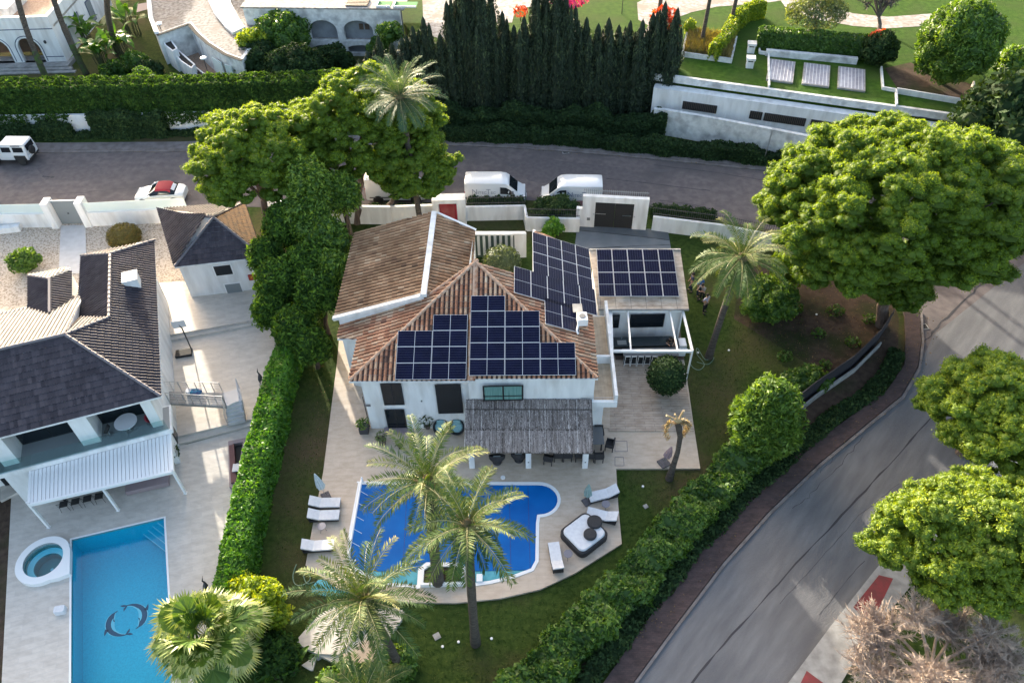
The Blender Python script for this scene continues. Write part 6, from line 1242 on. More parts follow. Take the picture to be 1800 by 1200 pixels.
# ------------------------------------------------------------------ trees
def trunk_branch(mb, a, b, r0, r1, n=6, wig=.15, k=8):
    a, b = Vector(a), Vector(b); P = []
    for i in range(n+1):
        t = i/n; q = a.lerp(b, t)+Vector((random.uniform(-wig, wig), random.uniform(-wig, wig), 0))*math.sin(math.pi*t); P.append(q)
    mb.tube(P, [r0+(r1-r0)*i/n for i in range(n+1)], k); return P
def umbrella_pine(base, c, rx, ry, rz, label, m='pine', ncl=150, cr=.85, dens=125, leaf=.068, low=-.25, holes=(), extra=(), seed=1, group=None, tr=.32):
    global RNG; RNG = np.random.default_rng(seed); random.seed(seed); base = Vector(base); c = np.array(c, float)
    o = thing('umbrella_pine', label, 'pine tree', base, 0, group); lv = LV(); pts = []
    for i in range(ncl):        # spiral over the dome
        t = (i+.5)/ncl; z = 1-(1-low)*t; a = i*2.39996+RNG.normal()*.25; r = math.sqrt(max(0, 1-z*z)); d = np.array([r*math.cos(a), r*math.sin(a), z])
        k = .93+.13*RNG.uniform(-1, 1)+.07*math.sin(a*3+seed)+.05*math.sin(a*5); p = c+d*np.array([rx, ry, rz])*k
        if any((p[0]-h[0])**2+(p[1]-h[1])**2 < h[2]**2 for h in holes): continue
        pts.append((p, d))
    for (ex, ey, ez, er) in extra:
        for i in range(26):
            z = 1-1.75*(i+.5)/26; r = math.sqrt(max(0, 1-z*z)); d = np.array([r*math.cos(i*2.4), r*math.sin(i*2.4), z]); pts.append((np.array([ex, ey, ez])+d*er*np.array([1, 1, .7]), d))
    for i in range(ncl//4):
        a = i*2.39996; z = 1-(1-low*.8)*(i+.5)/(ncl//4); r = math.sqrt(max(0, 1-z*z)); d = np.array([r*math.cos(a), r*math.sin(a), z]); pts.append((c+d*np.array([rx, ry, rz])*.66, d))
    for p, d in pts:
        s = cr*RNG.uniform(.7, 1.3); lo_ = d[2] < .15; ph = RNG.uniform(0, 9); tb = .5+RNG.normal()*.10
        ns = 11
        for j in range(ns):     # small tufts make the cauliflower surface
            dd = unit(RNG.normal(size=(1, 3)))[0]; dd[2] = abs(dd[2])*.8-.12; dd = unit((dd+d*.35)[None])[0]; q = p+dd*np.array([s, s, s*.66])*RNG.uniform(.6, .95)
            sr_ = s*RNG.uniform(.26, .42); lv.blob(q, (sr_, sr_, sr_*.8), dens, leaf, asp=.30, rnd=.75, zmin=-.35, bump=.3, core=.78, tb=tb-.08+dd[2]*.22, tv=.28, jit=.13)  # higher tufts get a lighter tint: lit tops painted into the leaf colour
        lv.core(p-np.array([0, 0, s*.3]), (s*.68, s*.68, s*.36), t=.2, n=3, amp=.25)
    lv.build('crown', m, o)
    mb = MB(); fk = Vector((base.x*.55+c[0]*.45, base.y*.55+c[1]*.45, base.z+(c[2]-base.z)*.55)); trunk_branch(mb, base-Vector((0, 0, .1)), fk, tr, tr*.72, wig=.18, k=10)
    sub = [pts[i][0] for i in range(0, len(pts), max(1, len(pts)//26))]
    mids = []
    for i in range(6):
        a = i*1.047+seed; m_ = Vector((c[0]+rx*.42*math.cos(a), c[1]+ry*.42*math.sin(a), c[2]-rz*.15+.3*math.sin(i))); mids.append(m_); trunk_branch(mb, fk, m_, tr*.5, tr*.28, wig=.2, k=7)
    for q in sub:
        q = Vector(q); mm = min(mids, key=lambda v: (v-q).length); trunk_branch(mb, mm, q-Vector((0, 0, .2)), tr*.24, .035, n=5, wig=.25, k=5)
    mb.build('trunk', 'bark_pine', o); return o
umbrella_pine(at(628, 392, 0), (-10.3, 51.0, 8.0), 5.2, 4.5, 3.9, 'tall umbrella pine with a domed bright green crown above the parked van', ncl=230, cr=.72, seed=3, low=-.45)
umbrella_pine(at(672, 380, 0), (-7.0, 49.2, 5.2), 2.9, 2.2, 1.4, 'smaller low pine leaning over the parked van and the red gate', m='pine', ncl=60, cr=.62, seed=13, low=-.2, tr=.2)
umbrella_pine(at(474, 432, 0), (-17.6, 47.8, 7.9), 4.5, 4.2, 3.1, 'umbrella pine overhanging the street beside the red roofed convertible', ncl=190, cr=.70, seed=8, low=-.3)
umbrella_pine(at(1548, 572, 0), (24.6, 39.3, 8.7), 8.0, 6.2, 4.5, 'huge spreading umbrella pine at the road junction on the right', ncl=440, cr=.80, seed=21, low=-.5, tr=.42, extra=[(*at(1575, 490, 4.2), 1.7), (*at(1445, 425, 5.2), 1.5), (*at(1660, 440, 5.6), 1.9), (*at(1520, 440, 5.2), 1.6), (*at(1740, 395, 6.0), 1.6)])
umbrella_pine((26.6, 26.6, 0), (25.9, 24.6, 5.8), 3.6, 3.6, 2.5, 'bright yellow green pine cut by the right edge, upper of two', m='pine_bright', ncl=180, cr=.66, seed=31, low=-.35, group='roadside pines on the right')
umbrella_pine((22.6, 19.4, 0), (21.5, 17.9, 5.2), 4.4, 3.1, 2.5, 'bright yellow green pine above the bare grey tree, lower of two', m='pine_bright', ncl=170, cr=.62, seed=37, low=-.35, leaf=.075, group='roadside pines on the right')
def blobtree(name, base, blobs, m, label, cat='tree', dens=55, size=.16, trunk=.18, rnd=.6, asp=.5, tb=.5, tv=.35, bump=.22, seed=2, core=.82, bs=2.0, bark='bark', zmin=-1.0, group=None):
    global RNG; RNG = np.random.default_rng(seed); random.seed(seed); base = Vector(base); o = thing(name, label, cat, base, 0, group); lv = LV()
    for b in blobs: lv.blob(b[:3], b[3:6] if len(b) > 5 else (b[3],)*3, dens, size, asp=asp, rnd=rnd, bump=bump, bs=bs, core=core, tb=tb+(b[6] if len(b) > 6 else 0)+RNG.normal()*.08, tv=tv, zmin=zmin)
    lv.build('crown', m, o)
    if trunk:
        mb = MB(); hi = blobs[0]; trunk_branch(mb, base-Vector((0, 0, .05)), hi[:3], trunk, trunk*.5)
        for b in blobs[1:6]: trunk_branch(mb, base.lerp(Vector(hi[:3]), .5), b[:3], trunk*.5, trunk*.2, k=5)
        mb.build('trunk', bark, o)
    return o
def clump(c, r, n, sub, seed, flat=.9, lo=-.3):
    g = np.random.default_rng(seed); out = [(c[0], c[1], c[2], r[0]*.78, r[1]*.78, r[2]*.78)]
    for i in range(n):
        z = 1-(1-lo)*(i+.5)/n; a = i*2.4+g.normal()*.3; q = math.sqrt(max(0, 1-z*z)); s = sub*g.uniform(.75, 1.3)
        out.append((c[0]+r[0]*q*math.cos(a)*.82, c[1]+r[1]*q*math.sin(a)*.82, c[2]+r[2]*z*.85, s, s, s*flat))
    return out
# dark leafy trees between the two plots
iv = [((540, 385), 6.0, (1.9, 1.3, 1.9), 'dark irregular evergreen filling the gap below the tallest one', 'tree_green', .12), ((600, 345), 6.4, (1.2, 1.1, 1.9), 'slim evergreen beside the trunk of the tall umbrella pine', 'tree_green', .1), ((470, 455), 4.0, (1.3, 1.1, 1.7), 'ivy clad shrub tree under the street side umbrella pine', 'ivy', .2), ((540, 470), 4.4, (1.7, 1.2, 1.8), 'dense ivy clad tree in the middle of the green belt', 'ivy', .25), ((585, 480), 4.2, (1.2, 1.2, 1.7), 'leafy tree touching the tiles of the villa wing', 'tree_green', .2), ((478, 548), 2.6, (1.2, 1.1, 1.6), 'ivy covered shrub at the edge of the upper grey terrace', 'ivy', .2), ((546, 330), 7.6, (1.7, 1.7, 2.6), 'tall dark evergreen between the two umbrella pines and the tiled roof', 'tree_green', .25), ((505, 400), 5.2, (1.6, 1.5, 2.2), 'dark ivy clad tree leaning over the small outbuilding roof', 'ivy', .2), ((575, 430), 4.9, (1.7, 1.5, 2.3), 'dense leafy tree brushing the west edge of the tiled roof', 'tree_green', .1), ((495, 500), 3.6, (1.8, 1.6, 2.1), 'broad ivy covered tree beside the white outbuilding wall', 'ivy', .2), ((560, 520), 3.6, (1.5, 1.5, 2.0), 'dark rounded tree close to the west wall of the tiled villa', 'ivy', .15), ((520, 580), 2.6, (1.4, 1.3, 1.8), 'leafy shrub tree at the top end of the long clipped hedge', 'ivy', .2), ((548, 610), 2.0, (1.1, 1.2, 1.6), 'low leafy shrub beside the lawn strip below the ivy trees', 'ivy', .2)]
for i, ((x, y), z, r, lb, m, tb) in enumerate(iv):
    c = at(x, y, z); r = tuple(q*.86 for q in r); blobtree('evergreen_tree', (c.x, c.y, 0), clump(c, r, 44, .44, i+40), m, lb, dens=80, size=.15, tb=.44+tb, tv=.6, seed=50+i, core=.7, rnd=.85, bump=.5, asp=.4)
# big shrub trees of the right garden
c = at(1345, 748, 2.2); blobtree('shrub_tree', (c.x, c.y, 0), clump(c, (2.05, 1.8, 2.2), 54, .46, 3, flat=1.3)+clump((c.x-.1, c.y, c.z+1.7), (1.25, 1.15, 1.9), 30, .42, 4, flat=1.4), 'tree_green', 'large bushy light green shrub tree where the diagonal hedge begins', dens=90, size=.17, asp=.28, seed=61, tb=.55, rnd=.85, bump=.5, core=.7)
c = at(1350, 530, 1.3); blobtree('shrub', (c.x, c.y, 0), clump(c, (1.9, 1.7, 1.5), 26, .5, 9), 'tree_green', 'spreading green shrub behind the crown of the leaning palm', 'shrub', dens=70, size=.14, seed=62, trunk=.08)
c = at(1395, 470, 2.2); blobtree('shrub', (c.x, c.y, 0), clump(c, (1.2, 1.2, 2.0), 18, .5, 19), 'yellow_green', 'yellowish shrub between the leaning palm and the huge pine', 'shrub', dens=60, size=.14, seed=63, trunk=.08, tb=.25)
c = at(1420, 668, .4); blobtree('shrub', (c.x, c.y, 0), clump(c, (1.5, .9, .6), 12, .4, 29), 'hedge_mid', 'low straggly shrub by the mesh fence above the light green tree', 'shrub', dens=60, size=.12, seed=64, trunk=.05, tb=.35)
for i, (x, y, r) in enumerate([(1400, 540, .5), (1440, 585, .45), (1470, 545, .6), (1380, 625, .5), (1500, 600, .5), (1450, 640, .4), (1530, 560, .5)]):
    c = at(x, y, .25); blobtree('weed_clump', (c.x, c.y, 0), [(c.x, c.y, .2, r, r*.8, .32)], 'hedge_mid', 'low dark weed clump on the bare earth under the huge pine', 'weeds', dens=60, size=.11, seed=170+i, trunk=0, core=.4, tb=.3, group='weed clumps under the huge pine')
def topiary(px, py, z, r, m, label, tb=.4, seed=1, dens=170, sz=.075):
    global RNG; RNG = np.random.default_rng(seed); c = at(px, py, z); o = thing('ball_topiary', label, 'topiary', (c.x, c.y, 0)); lv = LV(); lv.blob(c, r, dens, sz, asp=.6, rnd=.5, bump=.02, core=.93, tb=tb, tv=.45); lv.build('crown', m, o)
    mb = MB(); mb.tube([(c.x, c.y, 0), (c.x, c.y, z)], .09, 8); mb.build('trunk', 'bark', o); return o
topiary(1172, 660, 1.75, (1.17, 1.17, 1.2), 'dark_green', 'dense dark clipped ball tree at the end of the bar counter', seed=4, tb=.55)
topiary(218, 415, .75, (1.25, 1.2, .85), 'rust_leaf', 'brownish clipped dome bush on the gravel between gate and roof', seed=5, tb=.45)
topiary(882, 462, 1.3, (1.35, 1.3, 1.2), 'olive_leaf', 'grey green rounded shrub in the entrance court behind the louvres', seed=6, tb=.25, dens=130, sz=.09)
c = at(44, 460, .75); blobtree('shrub', (c.x, c.y, 0), clump(c, (1.0, .9, .8), 12, .4, 5), 'tree_green', 'small green shrub on the gravel left of the garden path', 'shrub', dens=80, size=.12, seed=65, trunk=.06, tb=.45)
c = at(972, 402, .9); blobtree('shrub', (c.x, c.y, 0), clump(c, (.7, .6, .9), 10, .3, 6), 'hedge_green', 'bright young bush between the panelled roof and the grey ramp', 'shrub', dens=80, size=.12, seed=66, trunk=.05, tb=.8)
c = at(975, 372, .9); blobtree('shrub', (c.x, c.y, 0), clump(c, (2.0, .9, 1.1), 20, .5, 7), 'dark_green', 'wide dark green shrub hiding the front wheels of the left facing van', 'shrub', dens=80, size=.11, seed=67, trunk=.06, tb=.7)
for i, (x0, x1, y, lb) in enumerate([(828, 915, 356, 'low green hedge between the right facing van and the picket railing'), (1150, 1250, 372, 'low dark hedge behind the railing right of the garage gate'), (655, 745, 372, 'green undergrowth below the small leaning pine')]):
    a, b = at(x0, y, .5), at(x1, y+(9 if i == 1 else 0), .5); n = 12
    blobtree('low_hedge', a.lerp(b, .5)-Vector((0, 0, .5)), [(a.x+(b.x-a.x)*k/n, a.y+(b.y-a.y)*k/n, .6+.15*math.sin(k*2.1), .42, .42, .6) for k in range(n+1)], 'dark_green', lb, 'hedge', dens=70, size=.10, seed=68+i, trunk=0, tb=.65)
# ---- clipped hedges
def hedge(name, pts, w, h, m, label, z0=0.0, dens=105, size=.12, tb=.45, wobs=.14, seed=1, cat='hedge', core='same', lean=0.0, hv=.0, asp=.55, rnd=.55, ws=None, bs=.9):
    global RNG; RNG = np.random.default_rng(seed); P = [Vector((p[0], p[1], 0)) for p in pts]; c = P[len(P)//2]; o = thing(name, label, cat, (c.x, c.y, z0)); lv = LV(); L = [0]
    for a, b in zip(P, P[1:]): L.append(L[-1]+(b-a).length)
    tot = L[-1]; per = w+2*h; n = int(tot*per*dens); s = RNG.uniform(0, tot, n); q = RNG.uniform(0, per, n)
    def frame_at(s):
        i = np.clip(np.searchsorted(L, s)-1, 0, len(P)-2); A_ = np.array([[p.x, p.y] for p in P]); a = A_[i]; b = A_[i+1]; l = np.array(L)[i]; t = ((s-l)/np.maximum(np.array(L)[i+1]-l, 1e-6))[:, None]; d = unit(b-a); return a+(b-a)*t, d
    def surf(s, q, extra=0.0):
        c_, d = frame_at(s); nrm = np.stack([-d[:, 1], d[:, 0]], 1); W_ = w if ws is None else np.interp(s/tot, np.linspace(0, 1, len(ws)), ws); hh = h*(1+hv*np.sin(s*.9+seed)+hv*.6*np.sin(s*2.3))
        f = q/per; x = np.where(f < h/per, 1.0, np.where(f > (h+w)/per, -1.0, 1-2*(f*per-h)/w)); zz = np.where(f < h/per, f*per/h, np.where(f > (h+w)/per, (per-f*per)/h, 1.0))
        N3 = np.zeros((len(s), 3)); side = (np.abs(x) > .999) & (zz < .999); N3[:, :2] = np.where(side[:, None], nrm*x[:, None], nrm*(x**5)[:, None]*.8); N3[:, 2] = np.where(side, .12+zz**6*.9, 1.0); N3 = unit(N3)
        rd = np.where(zz > .85, (zz-.85)/.15, 0)*np.abs(x)**4*.22
        p = np.zeros((len(s), 3)); off = (x*W_/2*(1-rd*.5))[:, None]*nrm; p[:, :2] = c_+off; p[:, 2] = z0+zz*hh*(1-rd*.25); k = wob(p*bs, 1.0, seed)*wobs+wob(p*3.1, 1.0, seed+3)*wobs*.5; p += N3*(k+extra)[:, None]; return p, N3, k
    p, N3, k = surf(s, q); lv.leaves(p, N3, size, asp, rnd, tint=tb+k*1.1/max(wobs, .05)*.22+RNG.normal(size=n)*.2)
    m_ = max(4, int(tot/.5)); qs = np.linspace(0, per, 15); G = []
    for i in range(m_+1): g, _, _ = surf(np.full(15, min(tot*.9999, tot*i/m_)), qs, -.10); G.append(g)
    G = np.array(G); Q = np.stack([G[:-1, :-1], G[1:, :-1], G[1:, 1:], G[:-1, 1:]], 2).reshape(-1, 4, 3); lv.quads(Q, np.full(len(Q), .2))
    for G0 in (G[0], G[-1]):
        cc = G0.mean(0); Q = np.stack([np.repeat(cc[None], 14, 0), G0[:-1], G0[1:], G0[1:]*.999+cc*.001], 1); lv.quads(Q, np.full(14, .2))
        nn_ = int(w*h*dens); a_ = RNG.integers(0, 14, nn_); t_ = np.sqrt(RNG.uniform(0, 1, nn_))[:, None]; u_ = RNG.uniform(0, 1, nn_)[:, None]; pp = cc+(G0[a_]*(1-u_)+G0[a_+1]*u_-cc)*t_*1.05; dv_ = unit(np.repeat((cc-(G[1] if G0 is G[0] else G[-2]).mean(0))[None], nn_, 0)); lv.leaves(pp+dv_*.08, dv_, size, asp, rnd)
    lv.build('foliage', m, o); return o
hp = [at(x, y, 0) for x, y in ((532, 640), (514, 690), (500, 760), (474, 870), (458, 950), (440, 1060), (425, 1120))]
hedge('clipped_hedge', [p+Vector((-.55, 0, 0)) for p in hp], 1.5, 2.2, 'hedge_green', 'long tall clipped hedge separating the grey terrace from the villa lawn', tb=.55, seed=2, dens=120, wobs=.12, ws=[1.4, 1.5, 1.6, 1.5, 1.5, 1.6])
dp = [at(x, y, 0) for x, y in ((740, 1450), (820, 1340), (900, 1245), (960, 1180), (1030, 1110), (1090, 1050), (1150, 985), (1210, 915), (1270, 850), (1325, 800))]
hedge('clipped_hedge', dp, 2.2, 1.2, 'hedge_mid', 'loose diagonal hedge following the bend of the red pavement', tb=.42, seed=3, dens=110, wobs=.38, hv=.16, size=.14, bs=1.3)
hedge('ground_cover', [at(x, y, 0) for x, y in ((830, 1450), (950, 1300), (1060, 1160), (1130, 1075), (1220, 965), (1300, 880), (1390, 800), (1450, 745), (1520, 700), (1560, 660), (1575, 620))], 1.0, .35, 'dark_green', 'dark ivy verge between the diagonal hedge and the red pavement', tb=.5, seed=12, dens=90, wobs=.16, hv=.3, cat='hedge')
# street hedge on the far side, left
hedge('street_hedge', [Vector((-64, 67.2, 0)), Vector((-43, 67.0, 0)), Vector((-30, 66.8, 0)), Vector((-19, 67.0, 0)), Vector((-10, 67.4, 0))], 2.4, 4.4, 'ivy', 'tall dark ivy hedge along the far side of the street on the left', tb=.42, seed=4, dens=85, size=.15, wobs=.25)
wallrun('garden_wall', [Vector((-64, 65.75, 0)), Vector((-43, 65.55, 0)), Vector((-30, 65.4, 0)), Vector((-12, 65.8, 0))], 1.9, .25, 'white_wall', 'white street wall mostly hidden under hanging ivy behind the off-roader')
for i, (x0, x1, h, lb) in enumerate([(-60, -40.8, 1.35, 'rounded dark bush row at the kerb behind the white off-roader'), (-38.6, -31.8, 2.3, 'rounded dark bush row at the kerb in the middle of the left street wall'), (-64, -28, .5, 'low strip of dark ground cover along the far left kerb')]):
    hedge('kerb_hedge', [Vector((x0, 64.9, 0)), Vector(((x0+x1)/2, 64.75, 0)), Vector((x1, 64.75, 0))], 1.1 if i < 2 else .9, h, 'dark_green', lb, tb=.5, seed=5+i, dens=85, size=.13, wobs=.28, hv=.1)
RNG = np.random.default_rng(77)
vi = thing('hanging_ivy', 'strands of ivy hanging over the white street wall', 'climbing plant', (-35, 65.4, 0)); lv = LV()
for k in range(150):
    x = RNG.uniform(-62, -27)
    if -41 < x < -38.8 and RNG.uniform() < .8: continue
    L_ = RNG.uniform(.5, 1.7)*(1 if -40 < x < -31 else .8); nL = int(38*L_); t = RNG.uniform(0, 1, nL); P = np.stack([x+RNG.normal(size=nL)*.22, np.full(nL, 65.18)+RNG.normal(size=nL)*.07, 2.15-t*L_], 1); lv.leaves(P, np.tile([0, -1, .4], (nL, 1)), .12, .6, .6, tint=RNG.uniform(.1, .6, nL))
lv.build('foliage', 'ivy', vi)
# middle and right street hedge
hedge('street_hedge', [at(x, y, 0) for x, y in ((770, 242), (900, 246), (1000, 252), (1100, 261), (1200, 271), (1300, 281), (1385, 290))], 1.5, 1.25, 'dark_green', 'low dark hedge along the kerb in front of the cypress row', tb=.4, seed=9, dens=90, size=.13, wobs=.3, hv=.12)
hedge('street_hedge', [at(x, y, 0) for x, y in ((1700, 300), (1760, 300), (1830, 330))], 4.5, 3.4, 'dark_green', 'dark shrub mass behind the huge pine at the right edge', tb=.45, seed=10, dens=60, size=.15, wobs=.5, hv=.2)
# ---- cypress row: individuals
def cypress(x, y, h, r, z0=0.0, seed=1, lb='look alike dark cypress standing in the middle of the dense row'):
    global RNG; RNG = np.random.default_rng(seed); o = thing('cypress', lb, 'cypress tree', (x, y, z0), 0, 'dense row of dark cypresses'); lv = LV()
    ns = 7
    for j in range(ns):      # several pointed leaders per tree
        a = j*2.4+seed; ox, oy = (0, 0) if j == 0 else (math.cos(a)*r*RNG.uniform(.4, .9), math.sin(a)*r*.6-.2); hh = h*(1 if j == 0 else RNG.uniform(.45, .97)); rr = r*(.62 if j == 0 else RNG.uniform(.36, .52))
        n = int(hh*rr*340); t = RNG.uniform(0, 1, n)**.85; rad = rr*np.minimum(1, (1-t)*3.4)**.7*np.minimum(1, .8+t*2)*(1+.16*np.sin(t*19+a)+.1*RNG.normal(size=n)); an = RNG.uniform(0, 6.283, n); rad *= 1+.18*np.sin(an*4+t*9)
        P = np.stack([x+ox+rad*np.cos(an), y+oy+rad*np.sin(an), z0+.1+t*hh], 1); Nn = np.stack([np.cos(an), np.sin(an), np.full(n, .25)], 1)
        lv.leaves(P, unit(Nn), .14, .30, .6, tint=.38+.3*RNG.normal(size=n)+.25*(t > .8)*(j > 0), tang=np.tile([0, 0, 1.0], (n, 1)))
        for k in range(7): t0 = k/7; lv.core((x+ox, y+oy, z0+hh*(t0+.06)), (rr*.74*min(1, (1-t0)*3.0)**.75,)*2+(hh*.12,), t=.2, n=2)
    lv.build('crown', 'cypress_green', o); mb = MB(); mb.tube([(x, y, z0-.1), (x, y, z0+h*.6)], [.16, .06], 7); mb.build('trunk', 'bark', o)
cy = [(-12.5, 6.3), (-11.4, 7.4), (-10.2, 7.0), (-9.2, 7.6), (-8.2, 8.3), (-7.2, 9.0), (-5.8, 7.8), (-5.0, 10.5), (-4.0, 12.4), (-3.1, 12.9), (-2.2, 12.6), (-1.2, 12.0), (-.2, 9.3), (.8, 8.3), (1.7, 9.2), (2.6, 10.9), (3.6, 12.0), (4.5, 12.4), (5.3, 11.2), (6.2, 9.8), (7.2, 8.9), (8.2, 8.6), (9.1, 9.0), (10.1, 8.2), (11.0, 8.7), (12.0, 9.0), (12.9, 9.4), (13.9, 10.2), (14.9, 9.9)]
for i, (x, h) in enumerate(cy): cypress(x, 67.3-.07*max(0, x)+.4*math.sin(i*1.7), h, 1.08, 0.0, 100+i, **({'lb': 'lowest dark cypress, at the left end of the dense row'} if i == 0 else {'lb': 'dark cypress at the right end of the row, next to the white terrace wall'} if i == len(cy)-1 else {'lb': 'tallest cypress of the row, its tip cut by the top edge'} if h == 12.9 else {}))
# ---- palms
def date_palm(base, top, label, nf=46, L=3.1, m='palm_leaf', tr=.22, seed=1, lo=-55, hi=80, leafl=.42, droop=1.0, tb=.5, group='feathery date palms', trunkm='bark_palm', skirt=0):
    global RNG; RNG = np.random.default_rng(seed); random.seed(seed); base, top = Vector(base), Vector(top); o = thing('date_palm', label, 'palm tree', base, 0, group)
    mb = MB(); P = []; n = 14
    for i in range(n+1): t = i/n; q = base.lerp(top, t); q.x = base.x+(top.x-base.x)*t**1.4; q.y = base.y+(top.y-base.y)*t**1.4; P.append(q)
    mb.tube(P, [tr*(1.25-.3*min(1, i/3))*(1.0+.05*(i % 2)) for i in range(n+1)], 12); tk = mb.build('trunk', trunkm, o)
    mb = MB(); mb.lathe([(tr*.9, -.7), (tr*1.5, -.3), (tr*1.6, 0), (tr*.8, .35), (0, .5)], 12, top)
    for k in range(26): a = k*2.4; d = Vector((math.cos(a), math.sin(a), .7)); p0 = top+Vector((math.cos(a)*tr, math.sin(a)*tr, -.5+.03*k)); mb.beam(p0, p0+d*.35, .06, .03)
    mb.build('crown_shaft', mat('shaft_'+str(seed), (.20, .16, .07), (.12, .09, .05), scale=6, rough=.9), o)
    lv = LV(); rb = MB()
    for f in range(nf):
        t = (f+.5)/nf; el = math.radians(hi+(lo-hi)*t**.85+RNG.normal()*6); az = f*2.39996+RNG.normal()*.12; l = L*(.72+.33*math.sin(math.pi*min(1, t*1.15+.12)))*RNG.uniform(.9, 1.08)
        h = Vector((math.cos(az), math.sin(az), 0)); p = top+h*.12+Vector((0, 0, .15*(1-t))); ns = 22; pts = [p.copy()]; e = el
        for s in range(ns): p = p+(h*math.cos(e)+Vector((0, 0, math.sin(e))))*(l/ns); pts.append(p.copy()); e -= (math.radians(78+12*RNG.normal())*droop*(1.15-.45*t))*(.35+1.3*s/ns)/ns
        rb.tube(pts[::3]+[pts[-1]], [.028-.022*k/8 for k in range(len(pts[::3])+1)], 4, cap=False); tw = RNG.normal()*.25; ft = tb+RNG.normal()*.16+.18*(t < .15)-.1*t
        npair = 44
        for sd in (-1, 1):
            u = (np.arange(npair)+RNG.uniform(0, 1, npair)*.4)/npair*.93+.07; idx = u*ns; i0 = np.clip(idx.astype(int), 0, ns-1); fr = (idx-i0)[:, None]; A_ = np.array([tuple(q) for q in pts]); q0 = A_[i0]*(1-fr)+A_[i0+1]*fr; tg = unit(A_[i0+1]-A_[i0])
            side = unit(np.cross(tg, np.array([0, 0, 1.0]))+1e-6)*sd; up = np.cross(side, tg)*sd; up = np.where(up[:, 2:3] < 0, -up, up)
            ll = leafl*(.45+.75*np.sin(np.pi*np.clip(u*.92+.08, 0, 1))**.7)*RNG.uniform(.8, 1.15, npair); dr = unit(side*.80+tg*.62+up*(.28+tw*sd)+RNG.normal(size=(npair, 3))*.10); tip = q0+dr*ll[:, None]; tip[:, 2] -= ll*.16; mid = q0+dr*(ll*.45)[:, None]
            wv = unit(np.cross(dr, up))*.024; lv.quads(np.stack([q0-wv*.5, mid-wv, tip, mid+wv], 1), np.clip(ft+RNG.normal(size=npair)*.12+.22*u, 0, 1))
    lv.build('fronds', m, o); rb.build('frond_stems', mat('stem_'+str(seed), (.28, .27, .12), rough=.6), o)
    if skirt:
        lv = LV()
        for k in range(skirt): a = k*2.4; n_ = 40; t = np.linspace(0, 1, n_); P_ = np.stack([top.x+math.cos(a)*(.25+.3*t), top.y+math.sin(a)*(.25+.3*t), top.z-.3-t*1.2], 1); lv.leaves(P_, np.tile([math.cos(a), math.sin(a), 0], (n_, 1)), .16, .2, .7)
        lv.build('dead_fronds', 'dry_leaf', o)
    return o
def ptop(bx, by, tx, ty, z): return at(bx, by, 0), at(tx, ty, z)
b_, t_ = at(770, 1022, .3), at(753, 848, 8.9); date_palm(b_, t_, 'date palm growing from the white planter in the pool rim', nf=33, L=3.2, seed=11, tb=.42, hi=82, lo=-32, tr=.27)
b_, t_ = at(836, 1130, 0), at(822, 925, 9.8); date_palm(b_, t_, 'date palm on the lawn with its crown over the covered pool', nf=35, L=2.9, seed=12, tb=.40, lo=-60)
b_, t_ = at(705, 1178, 0), at(640, 1055, 5.8); date_palm(b_, t_, 'date palm leaning left over the lower garden steps', nf=46, L=3.3, seed=13, tb=.35, m='palm_leaf', lo=-50, hi=85)
b_, t_ = at(1246, 628, 0), at(1303, 455, 7.6); date_palm(b_, t_, 'tall leaning date palm in the garden right of the flat roof', nf=48, L=3.3, seed=14, tb=.45, lo=-70)
t_ = at(703, 172, 12.2); b_ = Vector((t_.x+.3, t_.y+.2, 0)); date_palm(b_, t_, 'bluish date palm rising above the tall umbrella pine', nf=40, L=3.2, seed=15, tb=.4, m='palm_blue', lo=-35, hi=88, droop=.8)
b_, t_ = at(650, 1290, 0), at(640, 1230, 2.6); date_palm(b_, t_, 'low young date palm cut by the bottom edge', nf=30, L=2.2, seed=16, tb=.4, lo=-30)
# dying palm
b_ = at(1176, 842, 0); t_ = at(1192, 742, 4.2); dp_ = thing('dying_palm', 'dying palm with a bare crooked trunk and a few dry stubs of fronds', 'palm tree', b_); mb = MB()
mid = b_.lerp(t_, .5)+Vector((.25, 0, 0)); P = [b_, b_.lerp(mid, .5)+Vector((.0, 0, 0)), mid, mid.lerp(t_, .5)+Vector((.12, 0, 0)), t_]; mb.tube(P, [.24, .17, .14, .15, .2], 10); mb.build('trunk', 'bark_palm', dp_); mb = MB()
for dx, dz, r in ((-.75, .7, .05), (.15, 1.1, .06), (-.3, .8, .05), (.3, .35, .07), (.45, .2, .05)): mb.tube([t_, t_+Vector((dx*.5, 0, dz*.6)), t_+Vector((dx, -.05, dz))], [.12, r, r*1.2], 6)
mb.build('frond_stub', mat('dry_stub', (.42, .28, .12), (.55, .42, .25), scale=6, rough=.9), dp_); RNG = np.random.default_rng(4); lv = LV()
for sx, l in ((-1, 1.5), (1, 1.3), (.9, 1.1)):
    n_ = 160; t = RNG.uniform(0, 1, n_); P_ = np.stack([t_.x+sx*(.1+.75*np.sin(t*2.6)**1)*.75, np.full(n_, t_.y)-.05, t_.z+.2*np.sin(t*3)-t**2*l], 1)+RNG.normal(size=(n_, 3))*.06; lv.leaves(P_, np.tile([0, 0, 1.0], (n_, 1)), .16, .18, .8, tang=np.tile([sx*.3, 0, -1.0], (n_, 1)))
lv.build('dead_fronds', 'dry_leaf', dp_)
